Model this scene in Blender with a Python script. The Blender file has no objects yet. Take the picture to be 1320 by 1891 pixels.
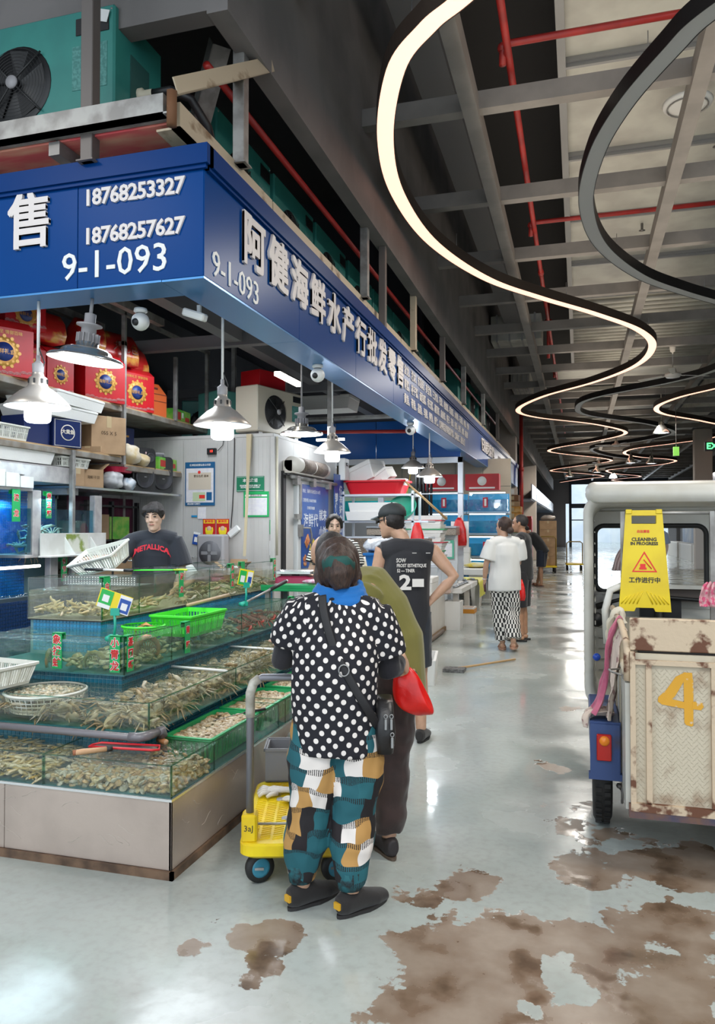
import bpy, bmesh, math, random
import numpy as np
from mathutils import Vector, Matrix, Euler, noise
R = math.radians
rnd = random.Random(7)
SC = bpy.context.scene
COL = SC.collection
# ---------------------------------------------------------------- camera, world, light, exposure
cam_d = bpy.data.cameras.new('camera')
cam_d.sensor_width = 36; cam_d.lens = 26.71; cam_d.clip_end = 400
cam = bpy.data.objects.new('camera', cam_d); COL.objects.link(cam)
cam.location = (0, 0, 1.5)
cam.rotation_euler = (R(91.2), 0, R(16.25))
SC.camera = cam
w = bpy.data.worlds.new('sky'); SC.world = w; w.use_nodes = True
bg = w.node_tree.nodes['Background']
bg.inputs[0].default_value = (0.80, 0.90, 1.0, 1); bg.inputs[1].default_value = 1.9
SC.view_settings.view_transform = 'Standard'; SC.view_settings.look = 'None'
SC.view_settings.gamma = 1; SC.view_settings.use_curve_mapping = False
SC.view_settings.exposure = 0.0
SC.cycles.transparent_max_bounces = 32
SC.cycles.max_bounces = 7; SC.cycles.diffuse_bounces = 3; SC.cycles.glossy_bounces = 3
SC.cycles.transmission_bounces = 4
SC.cycles.caustics_reflective = False; SC.cycles.caustics_refractive = False
SC.cycles.sample_clamp_indirect = 4.0
def lamp(name, kind, loc, power, color=(1, 1, 1), size=.2, rot=(0, 0, 0), sizey=None, spot=None, parent=None):
 l = bpy.data.lights.new(name, kind); l.energy = power; l.color = color
 if kind == 'AREA':
  l.size = size
  if sizey: l.shape = 'RECTANGLE'; l.size_y = sizey
 elif kind == 'POINT': l.shadow_soft_size = size
 elif kind == 'SPOT':
  l.shadow_soft_size = size; l.spot_size = R(spot or 120); l.spot_blend = .5
 o = bpy.data.objects.new(name, l); COL.objects.link(o)
 o.location = loc; o.rotation_euler = rot
 if parent: o.parent = parent
 return o
COOL = (.86, .93, 1.0); WARM = (1.0, .86, .70)
# added overhead area lights as general fill (high-bay lamps are built further down)
for (x, y, p) in [(1.0, -.9, 110), (1.9, 3.2, 110), (.6, 8.5, 140), (.3, 15.5, 130), (1.8, 24, 160), (0, 34, 260), (1.8, 46, 320), (-4.2, .8, 70)]:
 lamp('hall_fill_light', 'AREA', (x, y, 4.62), p, (1.0, .95, .87), 1.0)
# added upward area lights that brighten the roof; the strips shine down only
for (x, y, l_, p) in [(.4, 9, 9, 52), (.8, 22, 14, 80), (1, 42, 20, 150)]:
 lamp('roof_fill_light', 'AREA', (x, y, 5.0), p, WARM, 2.4, (R(180), 0, 0), l_)
# added fill lights above the tank island and the neighbouring stall, without fixtures
for (x, y, z, p) in [(-3.2, 5.0, 3.25, 30), (-3.7, 6.6, 3.3, 24), (-2.7, 8.6, 2.75, 24), (-3.3, 11.0, 2.6, 45), (-3.6, 14.2, 3.0, 40)]:
 lamp('stall_fill_light', 'AREA', (x, y, z), p, COOL, .8)
# ---------------------------------------------------------------- materials
MATS = {}
def _n(nt, t, **kw):
 n = nt.nodes.new(t)
 for k, v in kw.items(): setattr(n, k, v)
 return n
def setin(nt, n, key, v):
 if isinstance(v, bpy.types.NodeSocket): nt.links.new(v, n.inputs[key])
 elif v is not None:
  if isinstance(v, tuple) and len(v) == 3 and n.inputs[key].type == 'RGBA': v = (*v, 1)
  n.inputs[key].default_value = v
def base(name):
 m = bpy.data.materials.new(name); m.use_nodes = True
 nt = m.node_tree
 return m, nt, nt.nodes['Principled BSDF'], nt.nodes['Material Output']
def tex(nt, kind, scale, coord='Object', mapscale=None, detail=3.0, rough=.5, dist=0.0, **kw):
 tc = _n(nt, 'ShaderNodeTexCoord'); src = tc.outputs[coord]
 if mapscale:
  mp = _n(nt, 'ShaderNodeMapping'); nt.links.new(src, mp.inputs[0]); mp.inputs['Scale'].default_value = mapscale
  src = mp.outputs[0]
 t = _n(nt, kind, **kw); nt.links.new(src, t.inputs['Vector'])
 if 'Scale' in t.inputs: t.inputs['Scale'].default_value = scale
 if kind == 'ShaderNodeTexNoise':
  t.inputs['Detail'].default_value = detail; t.inputs['Roughness'].default_value = rough; t.inputs['Distortion'].default_value = dist
 return t
def ramp(nt, fac, stops, interp='LINEAR'):
 r = _n(nt, 'ShaderNodeValToRGB'); nt.links.new(fac, r.inputs[0]); cr = r.color_ramp; cr.interpolation = interp
 while len(cr.elements) < len(stops): cr.elements.new(.5)
 for e, (p, c) in zip(cr.elements, stops):
  e.position = p; e.color = (*c, 1) if len(c) == 3 else c
 return r.outputs[0]
def mixc(nt, fac, a, b, mode='MIX'):
 m = _n(nt, 'ShaderNodeMix', data_type='RGBA', blend_type=mode)
 for i, v in ((0, fac), (6, a), (7, b)):
  if isinstance(v, bpy.types.NodeSocket): nt.links.new(v, m.inputs[i])
  else: m.inputs[i].default_value = (*v, 1) if isinstance(v, tuple) else v
 return m.outputs[2]
def math_(nt, op, a, b=0.0, c=None, clamp=False):
 m = _n(nt, 'ShaderNodeMath', operation=op); m.use_clamp = clamp
 for i, v in ((0, a), (1, b), (2, c)):
  if v is None: continue
  if isinstance(v, bpy.types.NodeSocket): nt.links.new(v, m.inputs[i])
  else: m.inputs[i].default_value = v
 return m.outputs[0]
def bump(nt, bs, h, strength=.3, dist=.01):
 b = _n(nt, 'ShaderNodeBump'); nt.links.new(h, b.inputs['Height'])
 b.inputs['Strength'].default_value = strength; b.inputs['Distance'].default_value = dist
 nt.links.new(b.outputs[0], bs.inputs['Normal'])
def M(name, col=(.5, .5, .5), rough=.5, metal=0.0, col2=None, scale=6, contrast=(.4, .6), bmp=0, bscale=None,
 ms=None, spec=.5, em=None, es=0, sheen=0, coat=0, sss=0, coord='Object', detail=4):
 if name in MATS: return MATS[name]
 m, nt, bs, out = base(name)
 bs.inputs['Base Color'].default_value = (*col, 1)
 bs.inputs['Roughness'].default_value = rough; bs.inputs['Metallic'].default_value = metal
 bs.inputs['Specular IOR Level'].default_value = spec
 if coat: bs.inputs['Coat Weight'].default_value = coat; bs.inputs['Coat Roughness'].default_value = .1
 if sheen: bs.inputs['Sheen Weight'].default_value = sheen
 if sss:
  bs.inputs['Subsurface Weight'].default_value = sss; bs.inputs['Subsurface Radius'].default_value = (.02, .008, .004)
 if em: bs.inputs['Emission Color'].default_value = (*em, 1); bs.inputs['Emission Strength'].default_value = es
 if col2 is not None:
  t = tex(nt, 'ShaderNodeTexNoise', scale, coord, ms, detail)
  nt.links.new(ramp(nt, t.outputs[0], [(contrast[0], col), (contrast[1], col2)]), bs.inputs['Base Color'])
  if bmp and not bscale: bump(nt, bs, t.outputs[0], bmp)
 if bmp and (bscale or col2 is None):
  t = tex(nt, 'ShaderNodeTexNoise', bscale or scale, coord, ms, 4)
  bump(nt, bs, t.outputs[0], bmp)
 MATS[name] = m; return m
def glassy(name, tint, gloss=.12, rough=.02, edge=1.0):
 """clear pane: tinted straight-through light with a fresnel-weighted reflection"""
 if name in MATS: return MATS[name]
 m, nt, bs, out = base(name); nt.nodes.remove(bs)
 tr = _n(nt, 'ShaderNodeBsdfTransparent'); tr.inputs[0].default_value = (*tint, 1)
 gl = _n(nt, 'ShaderNodeBsdfGlossy'); gl.inputs['Roughness'].default_value = rough
 fr = _n(nt, 'ShaderNodeFresnel'); fr.inputs[0].default_value = 1.45
 mx = _n(nt, 'ShaderNodeMixShader')
 ge = _n(nt, 'ShaderNodeNewGeometry')
 front = math_(nt, 'SUBTRACT', 1.0, ge.outputs['Backfacing'])
 nt.links.new(math_(nt, 'MULTIPLY', front, math_(nt, 'MULTIPLY_ADD', fr.outputs[0], edge, gloss * .2, True)), mx.inputs[0])
 nt.links.new(tr.outputs[0], mx.inputs[1]); nt.links.new(gl.outputs[0], mx.inputs[2])
 nt.links.new(mx.outputs[0], out.inputs[0])
 MATS[name] = m; return m
def water_mat(name, tint, murk, murk_amt=.25, rip=.5, scale=9):
 """tank water: rippled glossy top over tinted, slightly murky see-through body"""
 if name in MATS: return MATS[name]
 m, nt, bs, out = base(name)
 tr = _n(nt, 'ShaderNodeBsdfTransparent'); tr.inputs[0].default_value = (*tint, 1)
 df = _n(nt, 'ShaderNodeBsdfDiffuse'); df.inputs[0].default_value = (*murk, 1)
 t2 = tex(nt, 'ShaderNodeTexNoise', 5, 'Object', None, 3)
 m1 = _n(nt, 'ShaderNodeMixShader')
 nt.links.new(math_(nt, 'MULTIPLY', t2.outputs[0], murk_amt * 2, None, True), m1.inputs[0])
 nt.links.new(tr.outputs[0], m1.inputs[1]); nt.links.new(df.outputs[0], m1.inputs[2])
 gl = _n(nt, 'ShaderNodeBsdfGlossy'); gl.inputs['Roughness'].default_value = .06
 t = tex(nt, 'ShaderNodeTexNoise', scale, 'Object', (1, 1.6, 1), 4, .6, .6)
 b = _n(nt, 'ShaderNodeBump'); nt.links.new(t.outputs[0], b.inputs['Height'])
 b.inputs['Strength'].default_value = rip; b.inputs['Distance'].default_value = .05
 nt.links.new(b.outputs[0], gl.inputs['Normal'])
 fr = _n(nt, 'ShaderNodeFresnel'); fr.inputs[0].default_value = 1.33; nt.links.new(b.outputs[0], fr.inputs['Normal'])
 mx = _n(nt, 'ShaderNodeMixShader'); ge = _n(nt, 'ShaderNodeNewGeometry')
 nt.links.new(math_(nt, 'MULTIPLY', math_(nt, 'SUBTRACT', 1.0, ge.outputs['Backfacing']), math_(nt, 'MULTIPLY_ADD', fr.outputs[0], 1.3, .01, True)), mx.inputs[0])
 nt.links.new(m1.outputs[0], mx.inputs[1]); nt.links.new(gl.outputs[0], mx.inputs[2])
 nt.links.new(mx.outputs[0], out.inputs[0])
 bs.inputs['Base Color'].default_value = (*murk, 1)
 MATS[name] = m; return m
# ---------------------------------------------------------------- mesh builder
class MB:
 def __init__(s): s.v = []; s.f = []; s.m = []; s.sm = []
 def add(s, vs, fs, mi=0, smooth=False):
  o = len(s.v); s.v += [tuple(v) for v in vs]
  for f in fs: s.f.append([i + o for i in f]); s.m.append(mi); s.sm.append(smooth)
  return s
 def box(s, x0, y0, z0, x1, y1, z1, mi=0, mat=None, bev=0):
  vs = [(x, y, z) for x in (x0, x1) for y in (y0, y1) for z in (z0, z1)]
  if bev:
   b = bev; vs = []; 
   # chamfered box: 24 verts
   F = []
   def idx(v):
    vs.append(v); return len(vs) - 1
   X = (x0, x1); Y = (y0, y1); Z = (z0, z1); P = {}
   for i in (0, 1):
    for j in (0, 1):
     for k in (0, 1):
      sx, sy, sz = (1, -1)[i], (1, -1)[j], (1, -1)[k]
      P[i, j, k, 0] = idx((X[i], Y[j] + sy * b, Z[k] + sz * b))
      P[i, j, k, 1] = idx((X[i] + sx * b, Y[j], Z[k] + sz * b))
      P[i, j, k, 2] = idx((X[i] + sx * b, Y[j] + sy * b, Z[k]))
   F += [[P[0,0,0,0],P[0,0,1,0],P[0,1,1,0],P[0,1,0,0]], [P[1,0,0,0],P[1,1,0,0],P[1,1,1,0],P[1,0,1,0]],
    [P[0,0,0,1],P[1,0,0,1],P[1,0,1,1],P[0,0,1,1]], [P[0,1,0,1],P[0,1,1,1],P[1,1,1,1],P[1,1,0,1]],
    [P[0,0,0,2],P[0,1,0,2],P[1,1,0,2],P[1,0,0,2]], [P[0,0,1,2],P[1,0,1,2],P[1,1,1,2],P[0,1,1,2]]]
   for k in (0, 1):
    for j in (0, 1): F.append([P[0,j,k,1],P[1,j,k,1],P[1,j,k,2],P[0,j,k,2]])
    for i in (0, 1): F.append([P[i,0,k,0],P[i,1,k,0],P[i,1,k,2],P[i,0,k,2]])
   for i in (0, 1):
    for j in (0, 1): F.append([P[i,j,0,0],P[i,j,1,0],P[i,j,1,1],P[i,j,0,1]])
   for i in (0, 1):
    for j in (0, 1):
     for k in (0, 1): F.append([P[i,j,k,0],P[i,j,k,1],P[i,j,k,2]])
   fs = F
  else:
   fs = [(0, 1, 3, 2), (4, 6, 7, 5), (0, 4, 5, 1), (2, 3, 7, 6), (0, 2, 6, 4), (1, 5, 7, 3)]
  if mat is not None: vs = [mat @ Vector(v) for v in vs]
  return s.add(vs, fs, mi)
 def cbox(s, c, size, rot=(0, 0, 0), mi=0, bev=0):
  mt = Matrix.Translation(c) @ Euler(rot).to_matrix().to_4x4()
  a, b, d = size[0] / 2, size[1] / 2, size[2] / 2
  return s.box(-a, -b, -d, a, b, d, mi, mt, bev)
 def loft(s, rings, mi=0, smooth=True, cap=True, close=False):
  n = len(rings[0]); o = []
  for r in rings: o += list(r)
  fs = []
  m = len(rings)
  for i in range(m if close else m - 1):
   for j in range(n):
    a = i * n + j; b = i * n + (j + 1) % n; i2 = (i + 1) % m
    fs.append((a, b, i2 * n + (j + 1) % n, i2 * n + j))
  if cap and not close: fs += [tuple(range(n))[::-1], tuple((m - 1) * n + j for j in range(n))]
  return s.add(o, fs, mi, smooth)
 def tube(s, pts, r, n=8, mi=0, smooth=True, cap=True, side=None, close=False):
  """r: number or list of numbers or (ra, rb) pairs; ra runs along side"""
  pts = [Vector(p) for p in pts]; m = len(pts)
  rs = r if isinstance(r, (list,)) else [r] * m
  rings = []; prev = None
  for i, p in enumerate(pts):
   if close: t = pts[(i + 1) % m] - pts[i - 1]
   else: t = pts[min(i + 1, m - 1)] - pts[max(i - 1, 0)]
   if t.length < 1e-9: t = Vector((0, 0, 1))
   t.normalize()
   if side is not None: u = Vector(side) - t * t.dot(Vector(side))
   elif prev is not None: u = prev - t * t.dot(prev)
   else:
    u = Vector((1, 0, 0)) if abs(t.x) < .9 else Vector((0, 1, 0)); u = u - t * t.dot(u)
   if u.length < 1e-6: u = t.orthogonal()
   u.normalize(); prev = u; v = t.cross(u)
   ra, rb = rs[i] if isinstance(rs[i], (tuple, list)) else (rs[i], rs[i])
   rings.append([p + u * (ra * math.cos(2 * math.pi * k / n)) + v * (rb * math.sin(2 * math.pi * k / n)) for k in range(n)])
  return s.loft(rings, mi, smooth, cap, close)
 def cyl(s, p0, p1, r, n=12, mi=0, smooth=True, r1=None):
  return s.tube([p0, p1], [r, r if r1 is None else r1], n, mi, smooth)
 def lathe(s, prof, c=(0, 0, 0), n=20, mi=0, smooth=True, axis=None, cap=False):
  q = Vector(axis or (0, 0, 1)).to_track_quat('Z', 'Y'); c = Vector(c)
  rings = [[c + q @ Vector((r * math.cos(2 * math.pi * k / n), r * math.sin(2 * math.pi * k / n), z)) for k in range(n)] for r, z in prof]
  return s.loft(rings, mi, smooth, cap)
 def ball(s, c, r, n=12, m=8, mi=0, rot=None):
  rr = r if isinstance(r, (tuple, list)) else (r, r, r); c = Vector(c)
  e = Euler(rot).to_matrix() if rot else Matrix.Identity(3)
  rings = []
  for i in range(m + 1):
   a = math.pi * i / m; k = max(math.sin(a), .02)
   rings.append([c + e @ Vector((rr[0] * k * math.cos(2 * math.pi * j / n), rr[1] * k * math.sin(2 * math.pi * j / n), -rr[2] * math.cos(a))) for j in range(n)])
  return s.loft(rings, mi, True, True)
 def prism(s, poly, d, mt=None, mi=0):
  """poly in local xy, extruded to z=d, placed by matrix mt"""
  n = len(poly); vs = [Vector((x, y, 0)) for x, y in poly] + [Vector((x, y, d)) for x, y in poly]
  fs = [tuple(range(n))[::-1], tuple(range(n, 2 * n))] + [(i, (i + 1) % n, n + (i + 1) % n, n + i) for i in range(n)]
  if mt is not None: vs = [mt @ v for v in vs]
  return s.add(vs, fs, mi)
 def quad(s, a, b, c, d, mi=0): return s.add([a, b, c, d], [(0, 1, 2, 3)], mi)
 def mesh(s, name):
  me = bpy.data.meshes.new(name); me.from_pydata(s.v, [], s.f)
  me.polygons.foreach_set('material_index', s.m); me.polygons.foreach_set('use_smooth', s.sm)
  me.update(); return me
 def build(s, name, mats, parent=None, label=None, cat=None, group=None, kind=None, loc=None, rotz=0, recalc=True):
  me = s.mesh(name)
  if recalc:
   bm = bmesh.new(); bm.from_mesh(me); bmesh.ops.recalc_face_normals(bm, faces=bm.faces); bm.to_mesh(me); bm.free()
  return put(name, me, mats, parent, label, cat, group, kind, loc, rotz)
def tag(o, label=None, cat=None, group=None, kind=None):
 if label: o['label'] = label
 if cat: o['category'] = cat
 if group: o['group'] = group
 if kind: o['kind'] = kind
 return o
def put(name, me, mats, parent=None, label=None, cat=None, group=None, kind=None, loc=None, rotz=0):
 for mt in (mats if isinstance(mats, (list, tuple)) else [mats]):
  if mt is not None: me.materials.append(mt)
 o = bpy.data.objects.new(name, me); COL.objects.link(o)
 if parent is not None: o.parent = parent
 if loc is not None: o.location = loc
 o.rotation_euler.z = rotz
 return tag(o, label, cat, group, kind)
def thing(name, label, cat, loc=(0, 0, 0), rotz=0, group=None):
 o = bpy.data.objects.new(name, None); COL.objects.link(o); o.empty_display_size = .1
 o.location = loc; o.rotation_euler.z = rotz
 return tag(o, label, cat, group)
def kids(o): return [c for c in o.children]
def dup(root, loc=None, rotz=None, label=None, group=None, parent=None, scale=None, rot=None):
 r = root.copy(); COL.objects.link(r)
 if loc is not None: r.location = loc
 if rotz is not None: r.rotation_euler = (0, 0, rotz)
 if rot is not None: r.rotation_euler = rot
 if scale is not None: r.scale = scale if isinstance(scale, tuple) else (scale,) * 3
 if label: r['label'] = label
 if group: r['group'] = group
 if parent: r.parent = parent
 for ch in CH.get(root.name, root.children):
  c = ch.copy(); COL.objects.link(c); c.parent = r
  for g in ch.children:
   d = g.copy(); COL.objects.link(d); d.parent = c
 return r
CH = {}
def struct(mb, name, mats, parent=None):
 return mb.build(name, mats, parent, kind=None if parent else 'structure')
_fonts = {}
def text(s, size, mat, loc, rot, parent=None, name='lettering', ext=.004, off=0.0, align='LEFT', sx=1.0, label=None, spacing=1.0, warp=None, res=2, line=1.0, fat=0):
 cu = bpy.data.curves.new(name, 'FONT'); cu.body = s; cu.size = size; cu.extrude = ext; cu.offset = off
 cu.align_x = align; cu.align_y = 'CENTER'; cu.resolution_u = res; cu.space_character = spacing; cu.space_line = line
 o = bpy.data.objects.new(name, cu); COL.objects.link(o)
 bpy.context.view_layer.update()
 dg = bpy.context.evaluated_depsgraph_get()
 me = bpy.data.meshes.new_from_object(o.evaluated_get(dg))
 bpy.data.objects.remove(o); bpy.data.curves.remove(cu)
 me.transform(Matrix.Diagonal((sx, 1, 1, 1)))
 if fat:
  b = bmesh.new()
  for i, (dx, dz) in enumerate([(0, 0), (fat, fat), (-fat, fat), (fat, -fat), (-fat, -fat), (fat, 0), (-fat, 0)]):
   m2 = me.copy(); m2.transform(Matrix.Translation((dx, dz, .0002 * i))); b.from_mesh(m2)
  b.to_mesh(me); b.free()
 if warp:
  for v in me.vertices: v.co = Vector(warp(*v.co))
 me.materials.clear()
 me.transform(Matrix.Translation(loc) @ Euler(rot).to_matrix().to_4x4())
 if not len(me.vertices): print('EMPTY TEXT', s)
 return put(name, me, mat, parent, label)
FX = (R(90), 0, R(90)); FY = (R(90), 0, 0)     # facing +X, facing -Y
# ================================================================= SETTING
def floor_mat():
 m, nt, bs, out = base('epoxy_floor')
 tc = _n(nt, 'ShaderNodeTexCoord'); pos = tc.outputs['Object']
 patches = [(-1.1, 2.62, .16, .36), (-1.08, 2.42, .13, .3), (-1.3, 2.45, .09, .22), (-.47, 3.25, .20, .27), (-.66, 3.08, .14, .25), (-.34, 2.66, .34, .46),
   (-.1, 2.86, .30, .32), (.2, 2.75, .36, .30), (.36, 3.1, .34, .30), (.06, 3.55, .26, .33), (.42, 3.7, .34, .36), (-.3, 2.2, .42, .42),
   (.2, 2.2, .5, .4), (-.04, 4.35, .2, .2), (-.2, 4.95, .16, .2), (-.05, 4.02, .18, .24), (-.03, 6.6, .2, .17), (.2, 3.85, .26, .24), (-.55, 7.9, .25, .1), (1.6, 3.0, .9, .3)]
 acc = None
 for x, y, r, s in patches:
  vd = _n(nt, 'ShaderNodeVectorMath', operation='DISTANCE'); nt.links.new(pos, vd.inputs[0]); vd.inputs[1].default_value = (x, y, 0)
  mr = _n(nt, 'ShaderNodeMapRange', interpolation_type='SMOOTHSTEP'); nt.links.new(vd.outputs['Value'], mr.inputs[0])
  mr.inputs[1].default_value = r * 1.5; mr.inputs[2].default_value = r * .3; mr.inputs[3].default_value = 0; mr.inputs[4].default_value = s
  acc = mr.outputs[0] if acc is None else math_(nt, 'MAXIMUM', acc, mr.outputs[0])
 n1 = tex(nt, 'ShaderNodeTexNoise', 3.2, detail=9, rough=.62)
 n0 = tex(nt, 'ShaderNodeTexNoise', 13, detail=6, rough=.6)
 v = math_(nt, 'ADD', math_(nt, 'MULTIPLY_ADD', n0.outputs[0], .22, math_(nt, 'MULTIPLY_ADD', n1.outputs[0], .95, -.085)), acc)
 mask = ramp(nt, v, [(.715, (0, 0, 0)), (.728, (1, 1, 1))])
 n2 = tex(nt, 'ShaderNodeTexNoise', 1.1, detail=6); n3 = tex(nt, 'ShaderNodeTexNoise', 26, detail=6)
 green = ramp(nt, n2.outputs[0], [(.3, (.33, .375, .355)), (.55, (.42, .455, .435)), (.75, (.47, .485, .46))])
 green = mixc(nt, math_(nt, 'MULTIPLY', ramp(nt, n3.outputs[0], [(.45, (0, 0, 0)), (.7, (1, 1, 1))]), .35), green, (.31, .32, .29))
 n4 = tex(nt, 'ShaderNodeTexNoise', 4.3, detail=7)
 brown = ramp(nt, n4.outputs[0], [(.34, (.085, .05, .028)), (.43, (.20, .135, .09)), (.6, (.31, .245, .19))])
 brown = mixc(nt, math_(nt, 'MULTIPLY', n3.outputs[0], .5), brown, (.16, .12, .09))
 nt.links.new(mixc(nt, mask, green, brown), bs.inputs['Base Color'])
 n5 = tex(nt, 'ShaderNodeTexNoise', 1.7, detail=5); n6 = tex(nt, 'ShaderNodeTexNoise', 14, detail=5)
 rg = ramp(nt, n5.outputs[0], [(.38, (.07,) * 3), (.55, (.22,) * 3), (.7, (.36,) * 3)])
 rg = mixc(nt, math_(nt, 'MULTIPLY', mask, .55), rg, ramp(nt, n4.outputs[0], [(.4, (.08,) * 3), (.5, (.6,) * 3)]))
 nt.links.new(rg, bs.inputs['Roughness'])
 h = math_(nt, 'SUBTRACT', math_(nt, 'MULTIPLY', n6.outputs[0], .5), math_(nt, 'MULTIPLY', mask, .55))
 bump(nt, bs, h, .22, .006)
 bs.inputs['Specular IOR Level'].default_value = .7
 return m
fb = MB(); fb.box(-14, -8, -.1, 14, 95, 0)
struct(fb, 'floor', floor_mat())
dark = M('dark_roof_metal', (.035, .032, .032), .7)
struct(MB().box(-14, -1.5, 7.4, 14, 62, 7.5), 'ceiling', dark)
struct(MB().box(-9.1, -1.5, 0, -9, 62, 7.4), 'wall_left', M('stall_wall_grey', (.10, .10, .115), .7, col2=(.07, .07, .08)))
struct(MB().box(9, -1.5, 0, 9.1, 62, 7.4), 'wall_right', MATS['stall_wall_grey'])
gyp = M('gypsum_grey', (.19, .172, .165), .8, col2=(.15, .138, .132), scale=2)
struct(MB().box(-2.0, 3.82, 4.4, -1.87, 60, 7.4).box(-9, 3.82, 4.42, -2.0, 3.95, 7.4), 'wall_bulkhead', gyp)
struct(MB().box(-9, 12.9, 3.4, -2.6, 13.1, 7.4).box(-9, 19.0, 3.3, -2.6, 19.1, 7.4), 'wall_upper_dark', M('upper_dark', (.05, .05, .06), .8))
beamm = M('grey_steel_beam', (.215, .196, .18), .55, col2=(.175, .16, .148), scale=3)
for x in (-2.12, -.88, .96, 2.8, 4.6, 6.4):
 struct(MB().box(x - .065, .2, 5.08, x + .065, 60, 5.26), 'ceiling_beam', beamm)
y = 6.62 - 1.93 * 3
k = 0
while y < 60:
 struct(MB().box(-2.05 if k % 5 else -1.87, y - .06, 5.14, 9, y + .06, 5.30), 'ceiling_cross_beam', beamm)
 y += 1.93; k += 1
for x, y0, y1 in ((-1.35, 5.9, 30), (5.6, 8, 50)):
 struct(MB().box(x - .17, y0, 5.9, x + .17, y1, 6.3), 'ceiling_girder', M('girder_grey', (.13, .13, .135), .5))
# pale smoke-curtain / roof panels, each its own
panelm = M('pale_roof_panel', (.66, .65, .58), .42, col2=(.52, .50, .45), scale=1.4, metal=.15)
seam = M('galvanised_seam', (.33, .33, .33), .4, .6)
rp = thing('roof_panel_run', 'run of pale grey metal roof panels above the dark steel grid over the aisle', 'ceiling panel', (1.5, 4, 6.2))
yy = 3.8
for k in range(9):
 MB().box(-1.62, yy + .04 - 4, .0, 1.9, yy + 1.97 - 4, .05 + .012 * (k % 2)).build('panel', panelm, rp)
 MB().box(-1.62, yy - .05 - 4, -.05, 1.9, yy + .05 - 4, .02).box(-1.62, yy - .02 - 4, -.09, 1.9, yy + .02 - 4, -.05).build('seam_rail', seam, rp)
 if k >= 6:
  for q in range(6): MB().cyl((-1.6, yy - 4 + .2 + q * .3, -.12), (1.85, yy - 4 + .2 + q * .3, -.12), .055, 8).build('corrugation', panelm, rp)
 yy += 2.01
MB().box(-1.68, -.2, -.1, -1.60, 18.2, .06).build('side_angle', seam, rp)
yy = 22.5
for k in range(9):
 struct(MB().box(-.6 + (k % 3) * .4, yy, 6.1, 3.6, yy + 1.8, 6.2).box(-.6, yy - .1, 5.98, 3.6, yy, 6.1), 'ceiling_panel', panelm); yy += 3.4
# ventilation ducts
ductm = M('galvanised_duct', (.5, .5, .46), .42, .3, col2=(.36, .36, .33), scale=3)
for i, (x0, x1, y0, y1, z0, z1, lb) in enumerate([(-1.82, -.75, 16.6, 17.5, 5.55, 6.1, 'galvanised air duct crossing beneath the roof behind the red riser pipe'),
  (-1.82, -1.3, 21.6, 23.6, 5.45, 6.0, 'lower galvanised air duct beyond the first duct at the bulkhead'), (3.75, 4.4, 13, 42, 5.5, 6.1, 'long galvanised air duct running along the right side of the ceiling')]):
 t = thing('air_duct', lb, 'duct', ((x0 + x1) / 2, (y0 + y1) / 2, z0))
 cx, cy = (x0 + x1) / 2, (y0 + y1) / 2
 MB().box(x0 - cx, y0 - cy, 0, x1 - cx, y1 - cy, z1 - z0, bev=.01).build('casing', ductm, t)
 for q in range(4):
  xx = x0 - cx + (x1 - x0) * (q + .5) / 4
  if y1 - y0 < 5: MB().box(xx - .02, y0 - cy - .02, -.02, xx + .02, y1 - cy + .02, z1 - z0 + .02).build('flange', seam, t)
redp = M('red_pipe_paint', (.42, .025, .02), .4, col2=(.30, .02, .018), scale=4)
t = thing('sprinkler_main', 'long red sprinkler main running down the hall beside the pale roof panels', 'pipe', (-.55, 4, 5.5))
MB().tube([(0, -3, 0), (0, 30, 0)], .032, 10, 0).build('pipe', redp, t)
for yy in (1.3, 8.1): MB().cyl((0, yy, 0), (0, yy + .12, 0), .045, 10).build('coupling', redp, t)
for yb, x1, zz, lb in [(6.45, 4.6, .06, 'nearest red sprinkler branch pipe crossing the pale roof panels'), (10.38, 4.6, .06, 'second red sprinkler branch pipe crossing near the ceiling vent'),
     (20.4, 4, .06, 'third red sprinkler branch pipe far down the hall')]:
 t = thing('sprinkler_branch', lb, 'pipe', (-.6, yb, 5.5 + zz))
 MB().tube([(0, 0, -.14), (0, 0, 0), (.06, 0, .04), (x1, 0, .04)], .03, 10).build('pipe', redp, t)
 MB().ball((0, 0, .01), .045, 10, 6).build('elbow', redp, t)
for x, y, z0, z1 in ((-1.75, 24.6, 0, 5.5), (-.62, 17.0, 5.2, 6.4)):
 t = thing('riser_pipe', 'red riser pipe standing at the end of the blue fascia' if z0 == 0 else 'short red riser pipe dropping in front of the first air duct', 'pipe', (x, y, z0))
 MB().cyl((0, 0, 0), (0, 0, z1 - z0), .06 if z0 == 0 else .035, 10).build('pipe', redp, t)
 MB().cyl((0, 0, (z1 - z0) * .6), (0, 0, (z1 - z0) * .6 + .12), .08, 10).build('coupling', redp, t)
# far end: glazed opening
wm = M('painted_wall_far', (.36, .33, .33), .7)
struct(MB().box(-9, 62, 0, -1.0, 62.3, 3.4).box(-9, 62, 3.4, -.55, 62.3, 7.4).box(6.5, 62, 0, 9, 62.3, 7.4), 'wall_far', wm)
fr = M('dark_window_frame', (.05, .055, .07), .5)
wb = MB()
wb.box(-.6, 61.9, 3.05, 6.5, 62.1, 3.4).box(-.75, 61.9, 0, -.55, 62.1, 5.4)
for x in (1, 2.4, 3.8, 5.2): wb.box(x - .04, 61.95, 3.3, x + .04, 62.05, 5.0).box(x - .03, 61.97, 2.1, x + .03, 62.03, 3.05)
wb.box(-.6, 61.95, 2.08, 6.5, 62.05, 2.16).box(-.6, 61.95, 4.9, 6.5, 62.1, 7.4)
struct(wb, 'window_1', fr)
struct(MB().box(-8, 82, 0, 12, 82.4, 9), 'wall_street', M('street_facade', (.85, .88, .92), .6, col2=(.7, .76, .84), scale=.5))
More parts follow.
